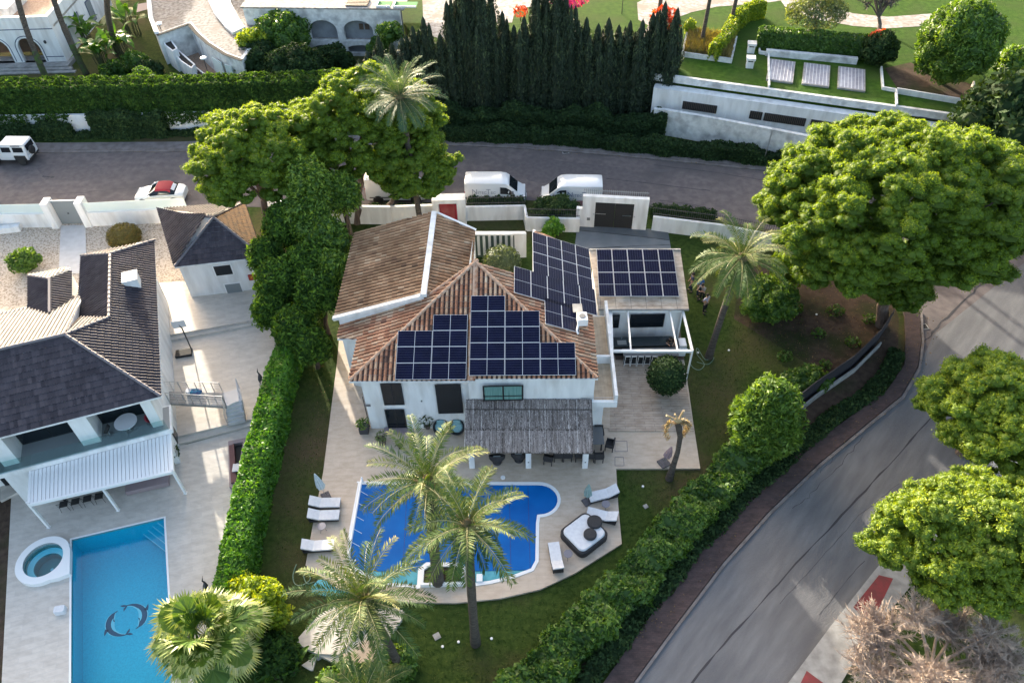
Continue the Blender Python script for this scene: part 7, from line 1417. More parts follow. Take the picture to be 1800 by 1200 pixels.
# fan palm
def fan_palm(base, top, label, nl=46, R_=.95, pet=1.25, seed=1, m='palm_leaf', tb=.35, trunkm='bark_palm', cat='palm tree', tr=.2):
    global RNG; RNG = np.random.default_rng(seed); base, top = Vector(base), Vector(top); o = thing('fan_palm', label, cat, base); mb = MB(); mb.tube([base, base.lerp(top, .5), top], [tr*1.3, tr, tr*1.1], 12); mb.build('trunk', trunkm, o); lv = LV(); rb = MB()
    for f in range(nl):
        t = (f+.5)/nl; el = math.radians(80-125*t+RNG.normal()*12); az = f*2.39996+RNG.normal()*.1; h = np.array([math.cos(az), math.sin(az), 0]); d = h*math.cos(el)+np.array([0, 0, math.sin(el)]); c = np.array(top)+d*pet*RNG.uniform(.65, 1.2); rb.beam(top, Vector(c), .03, .02)
        d2 = unit((d+np.array([0, 0, -.35]))[None])[0]; side = unit(np.cross(d2, [0, 0, 1.0])[None])[0]; up = np.cross(side, d2); up = up if up[2] > 0 else -up; nb = 40; a = np.radians(np.linspace(-125, 125, nb)); r = R_*RNG.uniform(.8, 1.15)
        dr = np.cos(a)[:, None]*d2+np.sin(a)[:, None]*side+up*(.10*np.cos(a*9.0)+.12*np.abs(np.sin(a)))[:, None]; dr = unit(dr); ll = r*(1-.22*np.abs(a)/2.2)*RNG.uniform(.93, 1.05, nb); mid = c+dr*(ll*.62)[:, None]; tip = c+dr*ll[:, None]; tip[:, 2] -= .22*r*RNG.uniform(.4, 1.6, nb)
        wv = np.cross(dr, up); wv = unit(wv)*(np.abs(a[1]-a[0])*.62*r*.60); tt = np.clip(tb+RNG.normal()*.12+RNG.normal(size=nb)*.06, 0, 1); base_ = np.repeat(c[None], nb, 0)
        lv.quads(np.stack([base_-wv*.12, mid-wv, mid+wv, base_+wv*.12], 1), tt); lv.quads(np.stack([mid-wv, tip, tip+wv*.05, mid+wv], 1), np.clip(tt+.35, 0, 1))
    lv.build('fronds', m, o); rb.build('frond_stems', mat('fstem_'+str(seed), (.30, .30, .12), rough=.6), o); return o
b_ = at(375, 1150, 0); fan_palm((b_.x+.3, b_.y-1.6, 0), at(365, 1118, 3.3), 'large fan palm with stiff pleated leaves at the foot of the turquoise pool', seed=5, tb=.35, nl=44, R_=1.25, pet=1.55, m='fan_leaf')
# banana like plants, upper left
def broadleaf(base, label, n=16, h=2.4, L=1.7, seed=1, m='banana', cat='plant', name='banana_plant'):
    global RNG; RNG = np.random.default_rng(seed); base = Vector(base); o = thing(name, label, cat, base, 0, None); lv = LV(); mb = MB()
    for k in range(n):
        a = k*2.4+seed; e = math.radians(RNG.uniform(25, 80)); hh = RNG.uniform(.5, 1)*h; p = np.array(base)+np.array([RNG.normal()*.35, RNG.normal()*.3, 0]); q = p+np.array([math.cos(a)*.25, math.sin(a)*.25, hh]); mb.tube([tuple(p), tuple(q)], [.05, .03], 5); d = np.array([math.cos(a)*math.cos(e), math.sin(a)*math.cos(e), math.sin(e)]); side = unit(np.cross(d, [0, 0, 1.0])[None])[0]; prev = None; l = L*RNG.uniform(.7, 1.1); ns = 6; c = q.copy()
        for s in range(ns+1):
            w = .30*math.sin(math.pi*min(.98, (s+.4)/ns))**.7*l/1.7; row = (c-side*w+np.array([0, 0, .06]), c, c+side*w+np.array([0, 0, .06]))
            if prev is not None: tt = np.clip(np.full(1, .5+RNG.normal()*.2), 0, 1); lv.quads(np.array([[prev[0], prev[1], row[1], row[0]]]), tt); lv.quads(np.array([[prev[1], prev[2], row[2], row[1]]]), tt)
            prev = row; c = c+d*l/ns; d = unit((d+np.array([0, 0, -.28]))[None])[0]
    lv.build('leaves', m, o); mb.build('stems', 'bark_moss', o); return o
for i, (x, y, n, h, lb) in enumerate([(185, 95, 22, 2.6, 'banana plant clump right of the white arcaded house'), (160, 60, 16, 2.8, 'banana plant behind the second palm trunk at the top left'), (222, 85, 20, 3.0, 'banana plant close to the curved white terrace wall'), (235, 40, 14, 3.0, 'banana plant cut by the top edge beside the curved terrace')]):
    b_ = at(x, y+25, 1.5); broadleaf(b_, lb, n=n, h=h, L=2.0, seed=20+i)
for i, (x, y, r, z, m, lb) in enumerate([(205, 130, 1.3, 2.2, 'ivy', 'dark undergrowth below the banana plants'), (250, 150, 1.6, 2.2, 'hedge_mid', 'dark green bush beside the lawn below the curved terrace'), (215, 168, 1.1, 2.4, 'olive_leaf', 'pale green shrub rising behind the ivy street hedge'), (180, 172, .9, 2.0, 'yellow_green', 'small pale shrub with whitish flowers behind the street hedge'), (455, 110, 1.9, 3.2, 'dark_green', 'dark bush at the end of the curved white wall'), (500, 60, 2.3, 4.2, 'hedge_mid', 'bushy green tree left of the white arches'), (445, 75, 1.4, 4.4, 'yellow_green', 'sunlit yellow green bush at the terrace corner'), (520, 125, 2.4, 3.2, 'dark_green', 'dark shrub mass in front of the white arches'), (590, 108, 1.6, 2.6, 'dark_green', 'dark shrub below the second white arch'), (665, 90, 1.2, 2.6, 'hedge_mid', 'climber against the white arcade wall left of the cypresses'), (685, 60, 1.1, 5.0, 'hedge_mid', 'small light green conifer beside the first cypress')]):
    c = at(x, y, z); blobtree('shrub', (c.x, c.y, 1.5), clump(c, (r, r, r*.85), 16, r*.36, i+5), m, lb, 'shrub', dens=45, size=.17, seed=80+i, trunk=.06, tb=.4)
for i, (pb, pt_, lb) in enumerate([((86, 148), (20, -60), 'mossy palm trunk crossing the white arcaded house, left one'), ((152, 130), (80, -60), 'mossy palm trunk crossing the corner of the arcaded house, right one'), ((208, 95), (190, -40), 'dark palm trunk rising between the banana plants')]):
    b_, t_ = at(*pb, 1.5), at(*pt_, 11.5); o = thing('palm_trunk', lb, 'palm tree', b_); mb = MB(); P = [b_.lerp(t_, k/12)+Vector((.5*math.sin(k/12*3)*(-1), 0, 0)) for k in range(13)]; mb.tube(P, [.26*(1+.08*(k % 2)) for k in range(13)], 10); mb.build('trunk', 'bark_palm', o)
    mb = MB(); mb.tube([P[0]+Vector((0, 0, .02)), P[1], P[2], P[3], P[4]], [.34, .31, .31, .30, .24], 10); mb.build('moss_sleeve', 'bark_moss', o)
# bottom-left bushes
for i, (x, y, z, r, m, tb, lb) in enumerate([(455, 1075, 1.5, (1.3, 1.5, 1.5), 'yellow_green', .45, 'bright yellow green bush between the fan palm and the villa lawn'), (430, 1050, 1.2, (.9, .8, 1.1), 'yellow_green', .5, 'small sunlit bush at the lower end of the clipped hedge'), (480, 1150, .7, (1.2, 1.0, .8), 'ivy', .3, 'dark leafy shrub under the edge of the fan palm'), (620, 1200, .5, (1.6, .7, .6), 'hedge_mid', .5, 'low fern like bush cut by the bottom edge beside the garden steps'), (700, 1165, .4, (.6, .5, .5), 'hedge_mid', .6, 'little bush at the foot of the leaning palm')]):
    c = at(x, y, z); blobtree('shrub', (c.x, c.y, 0), clump(c, r, 22, .42, i+15), m, lb, 'shrub', dens=75, size=.13, seed=95+i, trunk=.05, tb=tb)
b_ = at(500, 1185, 0); broadleaf(b_, 'dark broad leaved plant at the bottom edge right of the fan palm', n=18, h=.7, L=1.1, seed=33, m='ivy', name='broadleaf_plant')
c = at(780, 1010, .5); blobtree('shrub', (c.x, c.y, TZ+.16), [(c.x-.35, c.y, .45, .38, .3, .3), (c.x+.5, c.y+.1, .45, .4, .3, .3)], 'hedge_mid', 'low green plants filling the white pool planter', 'plant', dens=90, size=.1, seed=99, trunk=0, core=.5)
# bare trees
def bare_tree(base, c, R_, label, n=420, seed=1, m='twig', tw=.012, twigs=34, name='bare_tree'):
    random.seed(seed); base = Vector(base); o = thing(name, label, 'tree', base); mb = MB(); c = Vector(c)
    fk = base.lerp(c, .4); mb.tube([base, base.lerp(fk, .5)+Vector((.1, 0, 0)), fk], [.22, .18, .16], 8); L = []
    for i in range(16):
        a = i*2.4; z = random.uniform(-.2, .9); d = Vector((math.cos(a)*math.sqrt(max(0, 1-z*z*.7)), math.sin(a)*math.sqrt(max(0, 1-z*z*.7)), z)); e = c+Vector((d.x*R_[0], d.y*R_[1], d.z*R_[2]))*.62; mb.tube([fk, fk.lerp(e, .5)+Vector((0, 0, .25)), e], [.10, .065, .04], 6); L.append((fk.lerp(e, .45)+Vector((0, 0, .22)), e))
    tb_ = MB()
    for i in range(n):
        a, e = random.choice(L); s = a.lerp(e, random.uniform(.2, 1)); d = Vector((random.gauss(0, 1), random.gauss(0, 1), random.gauss(.35, .7))).normalized(); d = (d+(s-c).normalized()*.6).normalized(); l = random.uniform(.5, 1.15)*min(1.2, R_[0]*.30); p = s; q = s+Vector((d.x*l, d.y*l, d.z*l*.8)); mb.beam(p, q, .022, .022)
        for k in range(twigs):
            t = random.uniform(.15, 1); r0 = p.lerp(q, t); dd = (d*.9+Vector((random.gauss(0, .6), random.gauss(0, .6), random.gauss(.15, .5)))).normalized(); ll = random.uniform(.12, .42); w = dd.orthogonal().normalized()*tw; w2 = dd.cross(w); r1 = r0+dd*ll; tb_.face([r0-w, r0+w, r1+w*.3, r1-w*.3]); 
            if k % 2: tb_.face([r0-w2, r0+w2, r1+w2*.3, r1-w2*.3])
    mb.build('branches', 'twig', o) if m == 'twig' else mb.build('branches', m, o); tb_.build('twigs', m, o); return o
bare_tree((19.6, 13.6, 0), (18.6, 13.6, 3.0), (5.6, 3.4, 2.3), 'leafless grey brown tree spreading over the red painted bays', seed=4, n=900, tw=.012)
b_ = at(1545, 55, UZ); bare_tree(b_, at(1545, -5, UZ+2.6), (2.4, 2.2, 1.8), 'leafless tree beside the curved stone path at the top edge', n=150, seed=6, m='twig_dark', tw=.02, twigs=22)
# ---- upper right garden
c = at(1685, 78, UZ+3.6); blobtree('round_tree', (c.x, c.y, UZ), clump(c, (3.1, 2.9, 3.5), 76, .8, 5, lo=-.6), 'tree_green', 'large round clipped tree with yellowish sunlit top in the upper garden', dens=60, size=.18, asp=.35, seed=110, trunk=.25, tb=.5)
c = at(1782, 115, UZ+1.3); blobtree('shrub', (c.x, c.y, UZ), clump(c, (1.6, 1.4, 1.5), 20, .5, 5), 'hedge_mid', 'rounded shrub right of the large round tree at the right edge', 'shrub', dens=60, size=.15, seed=111, trunk=.06, tb=.7)
c = at(1775, 205, 3.4); blobtree('shrub', (c.x, c.y, 0), clump(c, (2.2, 2.2, 2.6), 26, .7, 6), 'dark_green', 'big dark bush below the end of the upper lawn at the right edge', 'shrub', dens=55, size=.16, seed=112, trunk=.1, tb=.5)
c = at(1545, 90, UZ+1.2); blobtree('shrub', (c.x, c.y, UZ), clump(c, (1.5, 1.2, 1.6), 18, .5, 7), 'dark_green', 'dark bush with red topped leaves at the end of the upper hedge', 'shrub', dens=60, size=.15, seed=113, trunk=.06, tb=.5)
c = at(1548, 66, UZ+2.2); blobtree('flowering_shrub', (c.x, c.y, UZ), [(c.x, c.y, c.z, .9, .7, .6)], 'red_leaf', 'loose red leaved poinsettia top above the dark bush', 'shrub', dens=30, size=.18, seed=114, trunk=.05, core=0)
c = at(1168, 30, UZ+1.4); blobtree('flowering_shrub', (c.x, c.y, UZ), [(c.x, c.y, c.z, 1.2, .9, .9), (c.x+.8, c.y-.6, c.z-.5, .6, .5, .6)], 'red_leaf', 'red leaved poinsettia behind the right end of the cypress row', 'shrub', dens=40, size=.2, seed=115, trunk=.05, core=.5)
c = at(1000, 2, UZ+1.5); blobtree('flowering_shrub', (c.x, c.y, UZ), [(c.x, c.y, c.z, 1.6, .9, .6)], 'magenta_leaf', 'magenta bougainvillea behind the middle of the cypress row', 'shrub', dens=40, size=.18, seed=116, trunk=.05, core=.4)
c = at(915, 20, UZ+1.0); blobtree('flowering_shrub', (c.x, c.y, UZ), [(c.x, c.y, c.z, .7, .5, .5)], 'red_leaf', 'small reddish agave plant at the driveway behind the cypresses', 'shrub', dens=30, size=.3, asp=.2, seed=117, trunk=.05, core=0)
c = at(1435, 22, UZ+2.4); blobtree('olive_tree', (c.x, c.y-1.0, UZ), clump(c, (2.6, 2.2, 1.8), 26, .7, 8), 'olive_leaf', 'loose grey green olive tree behind the upper hedge', dens=34, size=.16, asp=.3, seed=118, trunk=.12, core=0, tb=.5)
c = at(1180, 80, UZ+.6); blobtree('shrub', (c.x, c.y, UZ), [(c.x, c.y, c.z, .8, .7, .7)], 'hedge_mid', 'small green shrub under the red poinsettia', 'shrub', dens=60, size=.14, seed=119, trunk=.04, tb=.6)
hedge('upper_hedge', [at(x, y, UZ) for x, y in ((1330, 82), (1400, 90), (1480, 97), (1530, 101))], 1.6, 1.9, 'hedge_mid', 'squared dark hedge with a sunlit top behind the three glass slabs', z0=UZ, tb=.35, seed=20, dens=80, size=.14, wobs=.12)
hedge('upper_hedge', [at(x, y, UZ) for x, y in ((1252, 108), (1272, 85), (1288, 55), (1310, 35), (1338, 30))], 1.0, 1.7, 'yellow_green', 'curved bright yellow hedge beside the reed bed in the upper garden', z0=UZ, tb=.4, seed=21, dens=90, size=.13, wobs=.15)
o = blobtree('ball_topiary', at(1213, 62, UZ), [(*at(1213, 48, UZ+.8), .55, .5, .8)], 'yellow_green', 'small upright clipped bush beside the reed bed', 'topiary', dens=110, size=.1, seed=120, trunk=.05, core=.9)
rd = thing('reed_bed', 'rectangular bed of tall dry reeds inside a low white wall', 'planting bed', at(1245, 95, UZ)); q = [at(1197, 100, UZ), at(1286, 112, UZ), at(1295, 72, UZ), at(1206, 60, UZ)]
mb = MB(); mb.prism([(p.x, p.y) for p in q], UZ, UZ+.45, holes=[inset(q, .18)]); mb.build('kerb_wall', 'old_wall', rd); RNG = np.random.default_rng(8); lv = LV(); n = 4200; u, v = RNG.uniform(.04, .96, n), RNG.uniform(.04, .96, n)
Q = np.array([tuple(p) for p in q]); P_ = (Q[0]*(1-u)[:, None]+Q[1]*u[:, None])*(1-v)[:, None]+(Q[3]*(1-u)[:, None]+Q[2]*u[:, None])*v[:, None]; hh = RNG.uniform(.7, 1.6, n); P_[:, 2] += hh*.5; lv.leaves(P_, np.tile([0, -1, .1], (n, 1)), .45, .05, .5, tang=np.tile([0, 0, 1.0], (n, 1))); lv.build('reeds', 'straw', rd)
for i, (x, y) in enumerate([(1232, 82), (1282, 55)]): b_ = at(x, y, UZ); o = thing('palm_trunk', ['slim dark palm trunk standing in the reed bed', 'slim dark palm trunk beside the curved yellow hedge'][i], 'palm tree', b_); mb = MB(); mb.tube([b_, b_+Vector((.15, .1, 5)), b_+Vector((.35, .2, 11))], [.2, .17, .16], 10); mb.build('trunk', 'bark_palm', o); lv = LV(); lv.blob(b_+Vector((.35, .2, 11.3)), (1.8, 1.8, 1.1), 20, .5, asp=.1, core=0); lv.build('fronds', 'palm_leaf', o)
b_ = at(1160, 12, UZ); o = thing('palm_trunk', 'slim dark trunk at the top edge behind the poinsettia', 'tree', b_); mb = MB(); mb.tube([b_, b_+Vector((0, .1, 7))], [.22, .18], 10); mb.build('trunk', 'bark_palm', o)
RNG = np.random.default_rng(9)
hedge('street_shrubs', [at(x, y, 0) for x, y in ((735, 222), (800, 222), (900, 225), (1000, 231), (1070, 236), (1165, 238))], 1.6, 2.0, 'dark_green', 'dark undergrowth filling the foot of the cypress row', tb=.3, seed=31, dens=70, size=.14, wobs=.35, hv=.15)
for i, (x, y, r, z, m, lb) in enumerate([(262, 128, 1.3, 2.0, 'dark_green', 'dark shrub below the stepped white planters'), (238, 110, 1.2, 2.3, 'hedge_mid', 'leafy shrub between banana plants and curved terrace'), (150, 165, .8, 2.0, 'ivy', 'small dark shrub at the foot of the mossy palm trunks')]):
    c = at(x, y, z); blobtree('shrub', (c.x, c.y, 1.5), clump(c, (r, r, r*.7), 16, r*.36, i+305), m, lb, 'shrub', dens=45, size=.16, seed=380+i, trunk=.05, tb=.4)

# ---- grass blades on the villa lawn and fallen leaves
def inpoly(x, y, poly):
    r = np.zeros(len(x), bool); j = len(poly)-1
    for i in range(len(poly)):
        (xi, yi), (xj, yj) = poly[i], poly[j]; r ^= ((yi > y) != (yj > y)) & (x < (xj-xi)*(y-yi)/((yj-yi) or 1e-9)+xi); j = i
    return r
def scatter(poly_px, dens, z):
    W_ = np.array([[*at(x, y, z)[:2]] for x, y in poly_px]); lo_, hi_ = W_.min(0), W_.max(0); n = int((hi_-lo_).prod()*dens); P = RNG.uniform(lo_, hi_, (n, 2)); k = inpoly(P[:, 0], P[:, 1], [tuple(w) for w in W_]); P = P[k]; return np.column_stack([P, np.full(len(P), z)])
lawn_px = [(510, 640), (592, 590), (566, 830), (536, 998), (600, 1040), (720, 1063), (880, 1056), (1000, 1016), (1098, 957), (1088, 828), (1236, 828), (1212, 660), (1205, 470), (1400, 480), (1425, 640), (1300, 800), (1150, 950), (950, 1150), (880, 1230), (640, 1230), (470, 1230), (480, 1000)]
P_ = scatter(lawn_px, 95, .025); n = len(P_); k = wob(P_*1.3, 1.0, 2.0); keep = RNG.uniform(-1, 1, n) < k+.75; P_ = P_[keep]; n = len(P_); lv = LV(); lv.leaves(P_, np.tile([0, -.5, .5], (n, 1)), .045, .35, .8, tint=.35+.3*wob(P_*.8)+RNG.normal(size=n)*.2, tang=np.tile([0, 0, 1.0], (n, 1)))
lo_ = lv.build('lawn_grass', 'grass_leaf'); props(lo_, 'short uneven grass covering the villa lawn', 'grass', kind='stuff')
lv = LV()
for poly, dn in (([(1390, 420), (1600, 480), (1590, 640), (1420, 640), (1300, 560)], 9), ([(1592, 560), (1660, 560), (1610, 690), (1540, 740), (1470, 790), (1460, 780), (1590, 660)], 7), ([(1040, 1200), (1180, 1090), (1360, 890), (1440, 815), (1400, 800), (1220, 975)], 3), ([(300, 352), (620, 356), (760, 345), (760, 330), (300, 335)], 4), ([(620, 395), (755, 372), (745, 510), (606, 545)], 0), ([(560, 640), (592, 640), (560, 850), (548, 850)], 6), ([(820, 258), (1370, 300), (1370, 292), (820, 250)], 4)):
    if dn: P_ = scatter(poly, dn*1.6, .03); lv.leaves(P_+np.array([0, 0, .11]), np.tile([0, 0, 1.0], (len(P_), 1)), .05, .5, .35)
lo_ = lv.build('fallen_leaves', 'litter_leaf'); props(lo_, 'brown fallen leaves scattered over pavement, road edges and bare earth', 'fallen leaves', kind='stuff')
# ------------------------------------------------------------------ retaining walls and upper terraces across the street
cr = [at(x, y, UZ) for x, y in ((1150, 129), (1185, 133), (1575, 186), (1762, 212))]
o = thing('terrace_wall', 'long white stepped terrace wall carrying the upper lawn on the right', 'retaining wall', (cr[1].x, cr[1].y, 0)); mb = MB()
for a, b in zip(cr, cr[1:]): mb.beam((a.x, a.y-.12, UZ-.25), (b.x, b.y-.12, UZ-.25), .3, .62)
mb.build('parapet', 'old_wall', o); mb = MB()
for a, b in zip(cr, cr[1:]): mb.beam((a.x, a.y-.75, 1.85), (b.x, b.y-.75, 1.85), .9, 3.7)
mb.build('wall_body', 'white_wall', o); mb = MB()
for (x0, y0, x1, y1) in ((1270, 144, 1380, 162), (1400, 168, 1545, 187), (1560, 191, 1655, 206)): a, b = at(x0, y0, UZ-.45), at(x1, y1, UZ-.45); mb.beam((a.x, a.y-.33, UZ-.5), (b.x, b.y-.33, UZ-.62), .08, .10)
mb.build('drain_gap', 'dark_metal', o)
for (x0, x1, y0, y1) in ((1201, 1261, 183, 189), (1319, 1340, 196, 200), (1344, 1416, 199, 208), (1425, 1475, 208, 214)):
    a, b = at(x0, y0, 2.3), at(x1, y1, 2.3); f_ = cr[1]+(cr[2]-cr[1])*0; d = (cr[2]-cr[1]).normalized(); n_ = Vector((d.y, -d.x, 0)); ta = (a-cr[1]).dot(d); tb_ = (b-cr[1]).dot(d); p0 = cr[1]+d*ta+n_*1.22; p1 = cr[1]+d*tb_+n_*1.22
    mb = MB(); mb.beam((p0.x, p0.y, 2.45), (p1.x, p1.y, 2.45), .06, .75); w = mb.build('window', 'rubber', o); mb = MB(); nb = max(4, int((p1-p0).length/.16))
    for k in range(nb+1): q = p0.lerp(p1, k/nb)+n_*.05; mb.beam((q.x, q.y, 2.08), (q.x, q.y, 2.82), .022, .022, up=(1, 0, 0))
    mb.build('bars', 'wood_brown', w)
lw = [at(x, y, 2.5) for x, y in ((1150, 191), (1168, 192), (1250, 206), (1330, 221), (1440, 242), (1560, 268))]; wallrun('street_wall', [Vector((p.x, p.y, 0)) for p in lw], 2.45, .3, 'old_wall', 'stained white street wall between the low hedge and the terrace wall', 'wall', cap=.06, mk='old_wall')
for i, (x, y) in enumerate([(1373, 124), (1435, 131), (1497, 138)]):
    c = at(x, y, UZ+.15); o = thing('skylight_slab', ['left of three ribbed glass floor skylights in the upper lawn', 'middle of three ribbed glass floor skylights in the upper lawn', 'right of three ribbed glass floor skylights in the upper lawn'][i], 'skylight', (c.x, c.y, UZ), 0, 'ribbed skylights in the upper lawn'); Fk = frame((c.x, c.y, UZ), math.radians(-18.5)); mb = MB(); mb.box(-1.15, -2.05, 0, 1.15, 2.05, .16, Fk); mb.build('kerb', 'concrete_light', o)
    mb = MB(); mb.box(-1.03, -1.93, .161, 1.03, 1.93, .17, Fk); mb.build('glass', mat('skyl_%d' % i, (.30, .31, .36), (.20, .20, .25), scale=3, rough=.3), o); mb = MB()
    for k in range(7): x_ = -1.03+2.06*(k+.5)/7; mb.box(x_-.02, -1.93, .171, x_+.02, 1.93, .19, Fk)
    mb.build('ribs', 'aluminium', o)
a, b = at(1345, 97, UZ), at(1505, 112, UZ); wallrun('garden_wall', [a, b], .55, .45, 'old_wall', 'low stained wall strip between the squared hedge and the skylights', z0=UZ)
for i, pts in enumerate([[(1333, 85), (1335, 95), (1350, 97), (1351, 155)], [(1548, 122), (1551, 158), (1574, 162), (1575, 188)], [(1574, 164), (1710, 187), (1708, 152)], [(1755, 172), (1763, 210)]]):
    wallrun('garden_kerb', [at(x, y, UZ) for x, y in pts], .3 if i != 2 else .5, .14, 'white_wall', ['thin white kerb left of the first glass skylight', 'thin white kerb stepping down right of the third skylight', 'low white wall framing the bed below the large round tree', 'short white kerb at the right end of the upper lawn'][i], 'kerb', z0=UZ)
for i, (x, y) in enumerate([(1319, 92), (1317, 118)]):
    p = at(x, y, UZ); o = thing('white_plinth', ['white ventilation plinth with slatted cap, the farther of two', 'white ventilation plinth with plain cap, the nearer of two'][i], 'plinth', p); mb = MB(); mb.box(-.32, -.3, 0, .32, .3, .75, frame(p, -.2)); mb.build('shaft', 'white_wall', o); mb = MB(); mb.box(-.4, -.38, .75, .4, .4, .95, frame(p, -.2)); mb.build('cap', 'old_wall' if i == 0 else 'white_wall', o); mb = MB(); mb.box(-.22, -.31, .6, .22, -.302, .70, frame(p, -.2)); mb.build('slot', 'rubber', o)
# curved terrace of the next property
o = thing('curved_terrace', 'curved white terrace with stained paving and a pale blue water channel', 'terrace building', at(350, 80, 1.5)); ZT = 4.6
top = [(262, -60), (260, 0), (264, 35), (276, 62), (332, 42), (345, 58), (365, 76), (395, 95), (425, 106), (440, 88), (460, 60), (480, 30), (500, -20), (505, -60)]
mb = MB(); mb.prism([(at(x, y, ZT).x, at(x, y, ZT).y) for x, y in top], 1.5, ZT, bottom=False); mb.build('body', 'old_wall', o); mb = MB(); mb.prism(inset([at(x, y, ZT) for x, y in top], .35), ZT, ZT+.01, bottom=False, sides=False); mb.build('paving', 'stained_paving', o)
ch_o = [(352, -60), (365, 0), (378, 28), (398, 52), (410, 62), (432, 52), (420, 35), (408, 12), (398, -20), (392, -60)]; mb = MB(); mb.prism([at(x, y, ZT) for x, y in ch_o], ZT+.01, ZT+.28, holes=[inset([at(x, y, ZT) for x, y in ch_o], .3)]); mb.build('channel_rim', 'white_wall', o)
mb = MB(); mb.prism(inset([at(x, y, ZT) for x, y in ch_o], .28), ZT, ZT+.12, bottom=False, sides=False); mb.build('channel', 'pale_blue', o)
mb = MB(); e = [(276, 62), (332, 42), (345, 58), (365, 76), (395, 95), (425, 106)]
for (x0, y0), (x1, y1) in zip(e, e[1:]): a, b = at(x0, y0+1, ZT), at(x1, y1+1, ZT); mb.beam(a+Vector((0, 0, .05)), b+Vector((0, 0, .05)), .35, .04)
mb.build('planting_strip', mat('soil_dark', (.03, .025, .02), rough=1), o)
mb = MB(); e = [(262, 0), (266, 35), (276, 60)]
for (x0, y0), (x1, y1) in zip(e, e[1:]): a, b = at(x0, y0, ZT), at(x1, y1, ZT); mb.beam(a+Vector((0, 0, .1)), b+Vector((0, 0, .1)), .4, .25)
mb.build('rim', 'white_wall', o)
for (x0, y0, x1, y1) in ((376, 92, 392, 101), (398, 104, 410, 108)): a, b = at(x0, y0+6, 3.6), at(x1, y1+6, 3.6); mb = MB(); mb.beam((a.x-.1, a.y-.35, 2.6), (b.x-.1, b.y-.35, 2.6), .1, 2.0); mb.build('door', 'frosted', o)
mb = MB(); a, b = at(287, 95, 1.9), at(332, 88, 1.9); mb.beam((a.x, a.y, 2.5), (a.x+1.1, a.y+.6, 2.5), .1, 1.6); mb.build('doorway', 'grey_gate', o)
sheet_pts = [(300, 90), (345, 80), (430, 150), (400, 160), (372, 152), (330, 125)]; mb = MB(); mb.prism([(at(x, y, 1.55).x, at(x, y, 1.55).y) for x, y in sheet_pts], 1.4, 1.55, bottom=False); mb.build('lower_floor', 'brown_gravel', o)
cd = at(392, 138, 1.6); mb = MB(); pA, pB = at(385, 128, 1.6), at(412, 146, 1.6); 
o2 = None
for i, (q, z) in enumerate([([(279, 60), (293, 58), (312, 85), (303, 90), (290, 80)], 3.7), ([(303, 92), (312, 86), (343, 113), (336, 120), (318, 108)], 3.0), ([(334, 122), (343, 116), (374, 140), (368, 148), (352, 137)], 2.3)]):
    P = [at(x, y, z) for x, y in q]; t = thing('stepped_planter', ['highest of three white planters stepping down beside the curved terrace', 'middle of three white planters stepping down beside the curved terrace', 'lowest of three white planters stepping down beside the curved terrace'][i], 'planter', P[0]); mb = MB(); mb.prism([(p.x, p.y) for p in P], 1.4, z, holes=[inset(P, .13)]); mb.build('wall_body', 'white_wall', t); mb = MB(); mb.prism(inset(P, .12), z-.2, z-.12, bottom=False, sides=False); mb.build('soil', 'soil_dark', t)
for i, (x, y, z, h, lb) in enumerate([(283, 52, 4.6, .5, 'white disc lamp at the corner of the curved terrace'), (372, 148, 1.5, 2.6, 'white disc lamp on a dark pole above the stepped planters'), (460, 135, 1.5, 1.9, 'white disc lamp in the dark bushes right of the curved wall'), (1093, 25, UZ, 1.6, 'white globe lamp behind the cypress row at the top')]):
    p = at(x, y, z); t = thing('garden_lamp', lb, 'lamp', p, 0, 'white garden lamps'); mb = MB(); mb.tube([p, p+Vector((0, 0, h))], .035, 8); mb.build('pole', 'dark_metal', t); mb = MB(); mb.lathe([(.05, h-.05), (.30, h+.05), (.28, h+.14), (0, h+.2)], 18, p) if i < 3 else mb.lathe([(.05, h), (.22, h+.15), (.2, h+.35), (0, h+.45)], 16, p); mb.build('shade', 'white_paint', t)
# arcade
ar = thing('arcade_building', 'weathered grey white building with two shallow arches left of the cypresses', 'building', at(600, 100, 1.5)); A0, A1 = at(448, 96, 1.5), at(712, 100, 1.5); dA = (A1-A0); LA = dA.length; FA = Matrix.Translation(A0) @ Matrix.Rotation(math.atan2(dA.y, dA.x), 4, 'Z')
def archwall(F_, L_, H_, opens, th=.4, y0=0.0):
    """opens: (x0, x1, zbase, zspring, ztop)"""
    mb = MB(); outer = [(0, 0), (L_, 0), (L_, H_), (0, H_)]; hs = []
    for (x0, x1, zb, zs_, zt) in opens:
        h = [(x0, zb), (x1, zb), (x1, zs_)]+[((x0+x1)/2+(x1-x0)/2*math.cos(a*math.pi/10), zs_+(zt-zs_)*math.sin(a*math.pi/10)) for a in range(1, 10)]+[(x0, zs_)]; hs.append(h)
    t = MB(); t.prism(outer, -y0-th, -y0, holes=hs); mb.mesh([F_ @ Vector((v[0], -v[2], v[1])) for v in t.v], t.f); return mb
zz = 6.3-1.5
archwall(FA, LA, zz, [(2.6, 5.2, .2, 2.2, 3.4), (6.4, 9.2, 1.6, 2.7, 3.7), (9.9, 12.9, 1.6, 2.7, 3.7), (6.5, 9.1, .3, .8, 1.15), (10.0, 12.8, .3, .8, 1.15)]).build('facade', 'old_wall', ar)
mb = MB(); mb.box(0, .9, 0, LA, 1.0, zz, FA); mb.build('inner_wall', mat('shade_grey', (.30, .32, .34), (.22, .23, .25), scale=1, rough=.9), ar); mb = MB(); mb.box(-.2, -.05, zz, LA+.5, 9.0, zz+.15, FA); mb.box(0, .4, 1.3, LA, 1.0, 1.5, FA); mb.build('roof_terrace', 'white_gravel', ar)
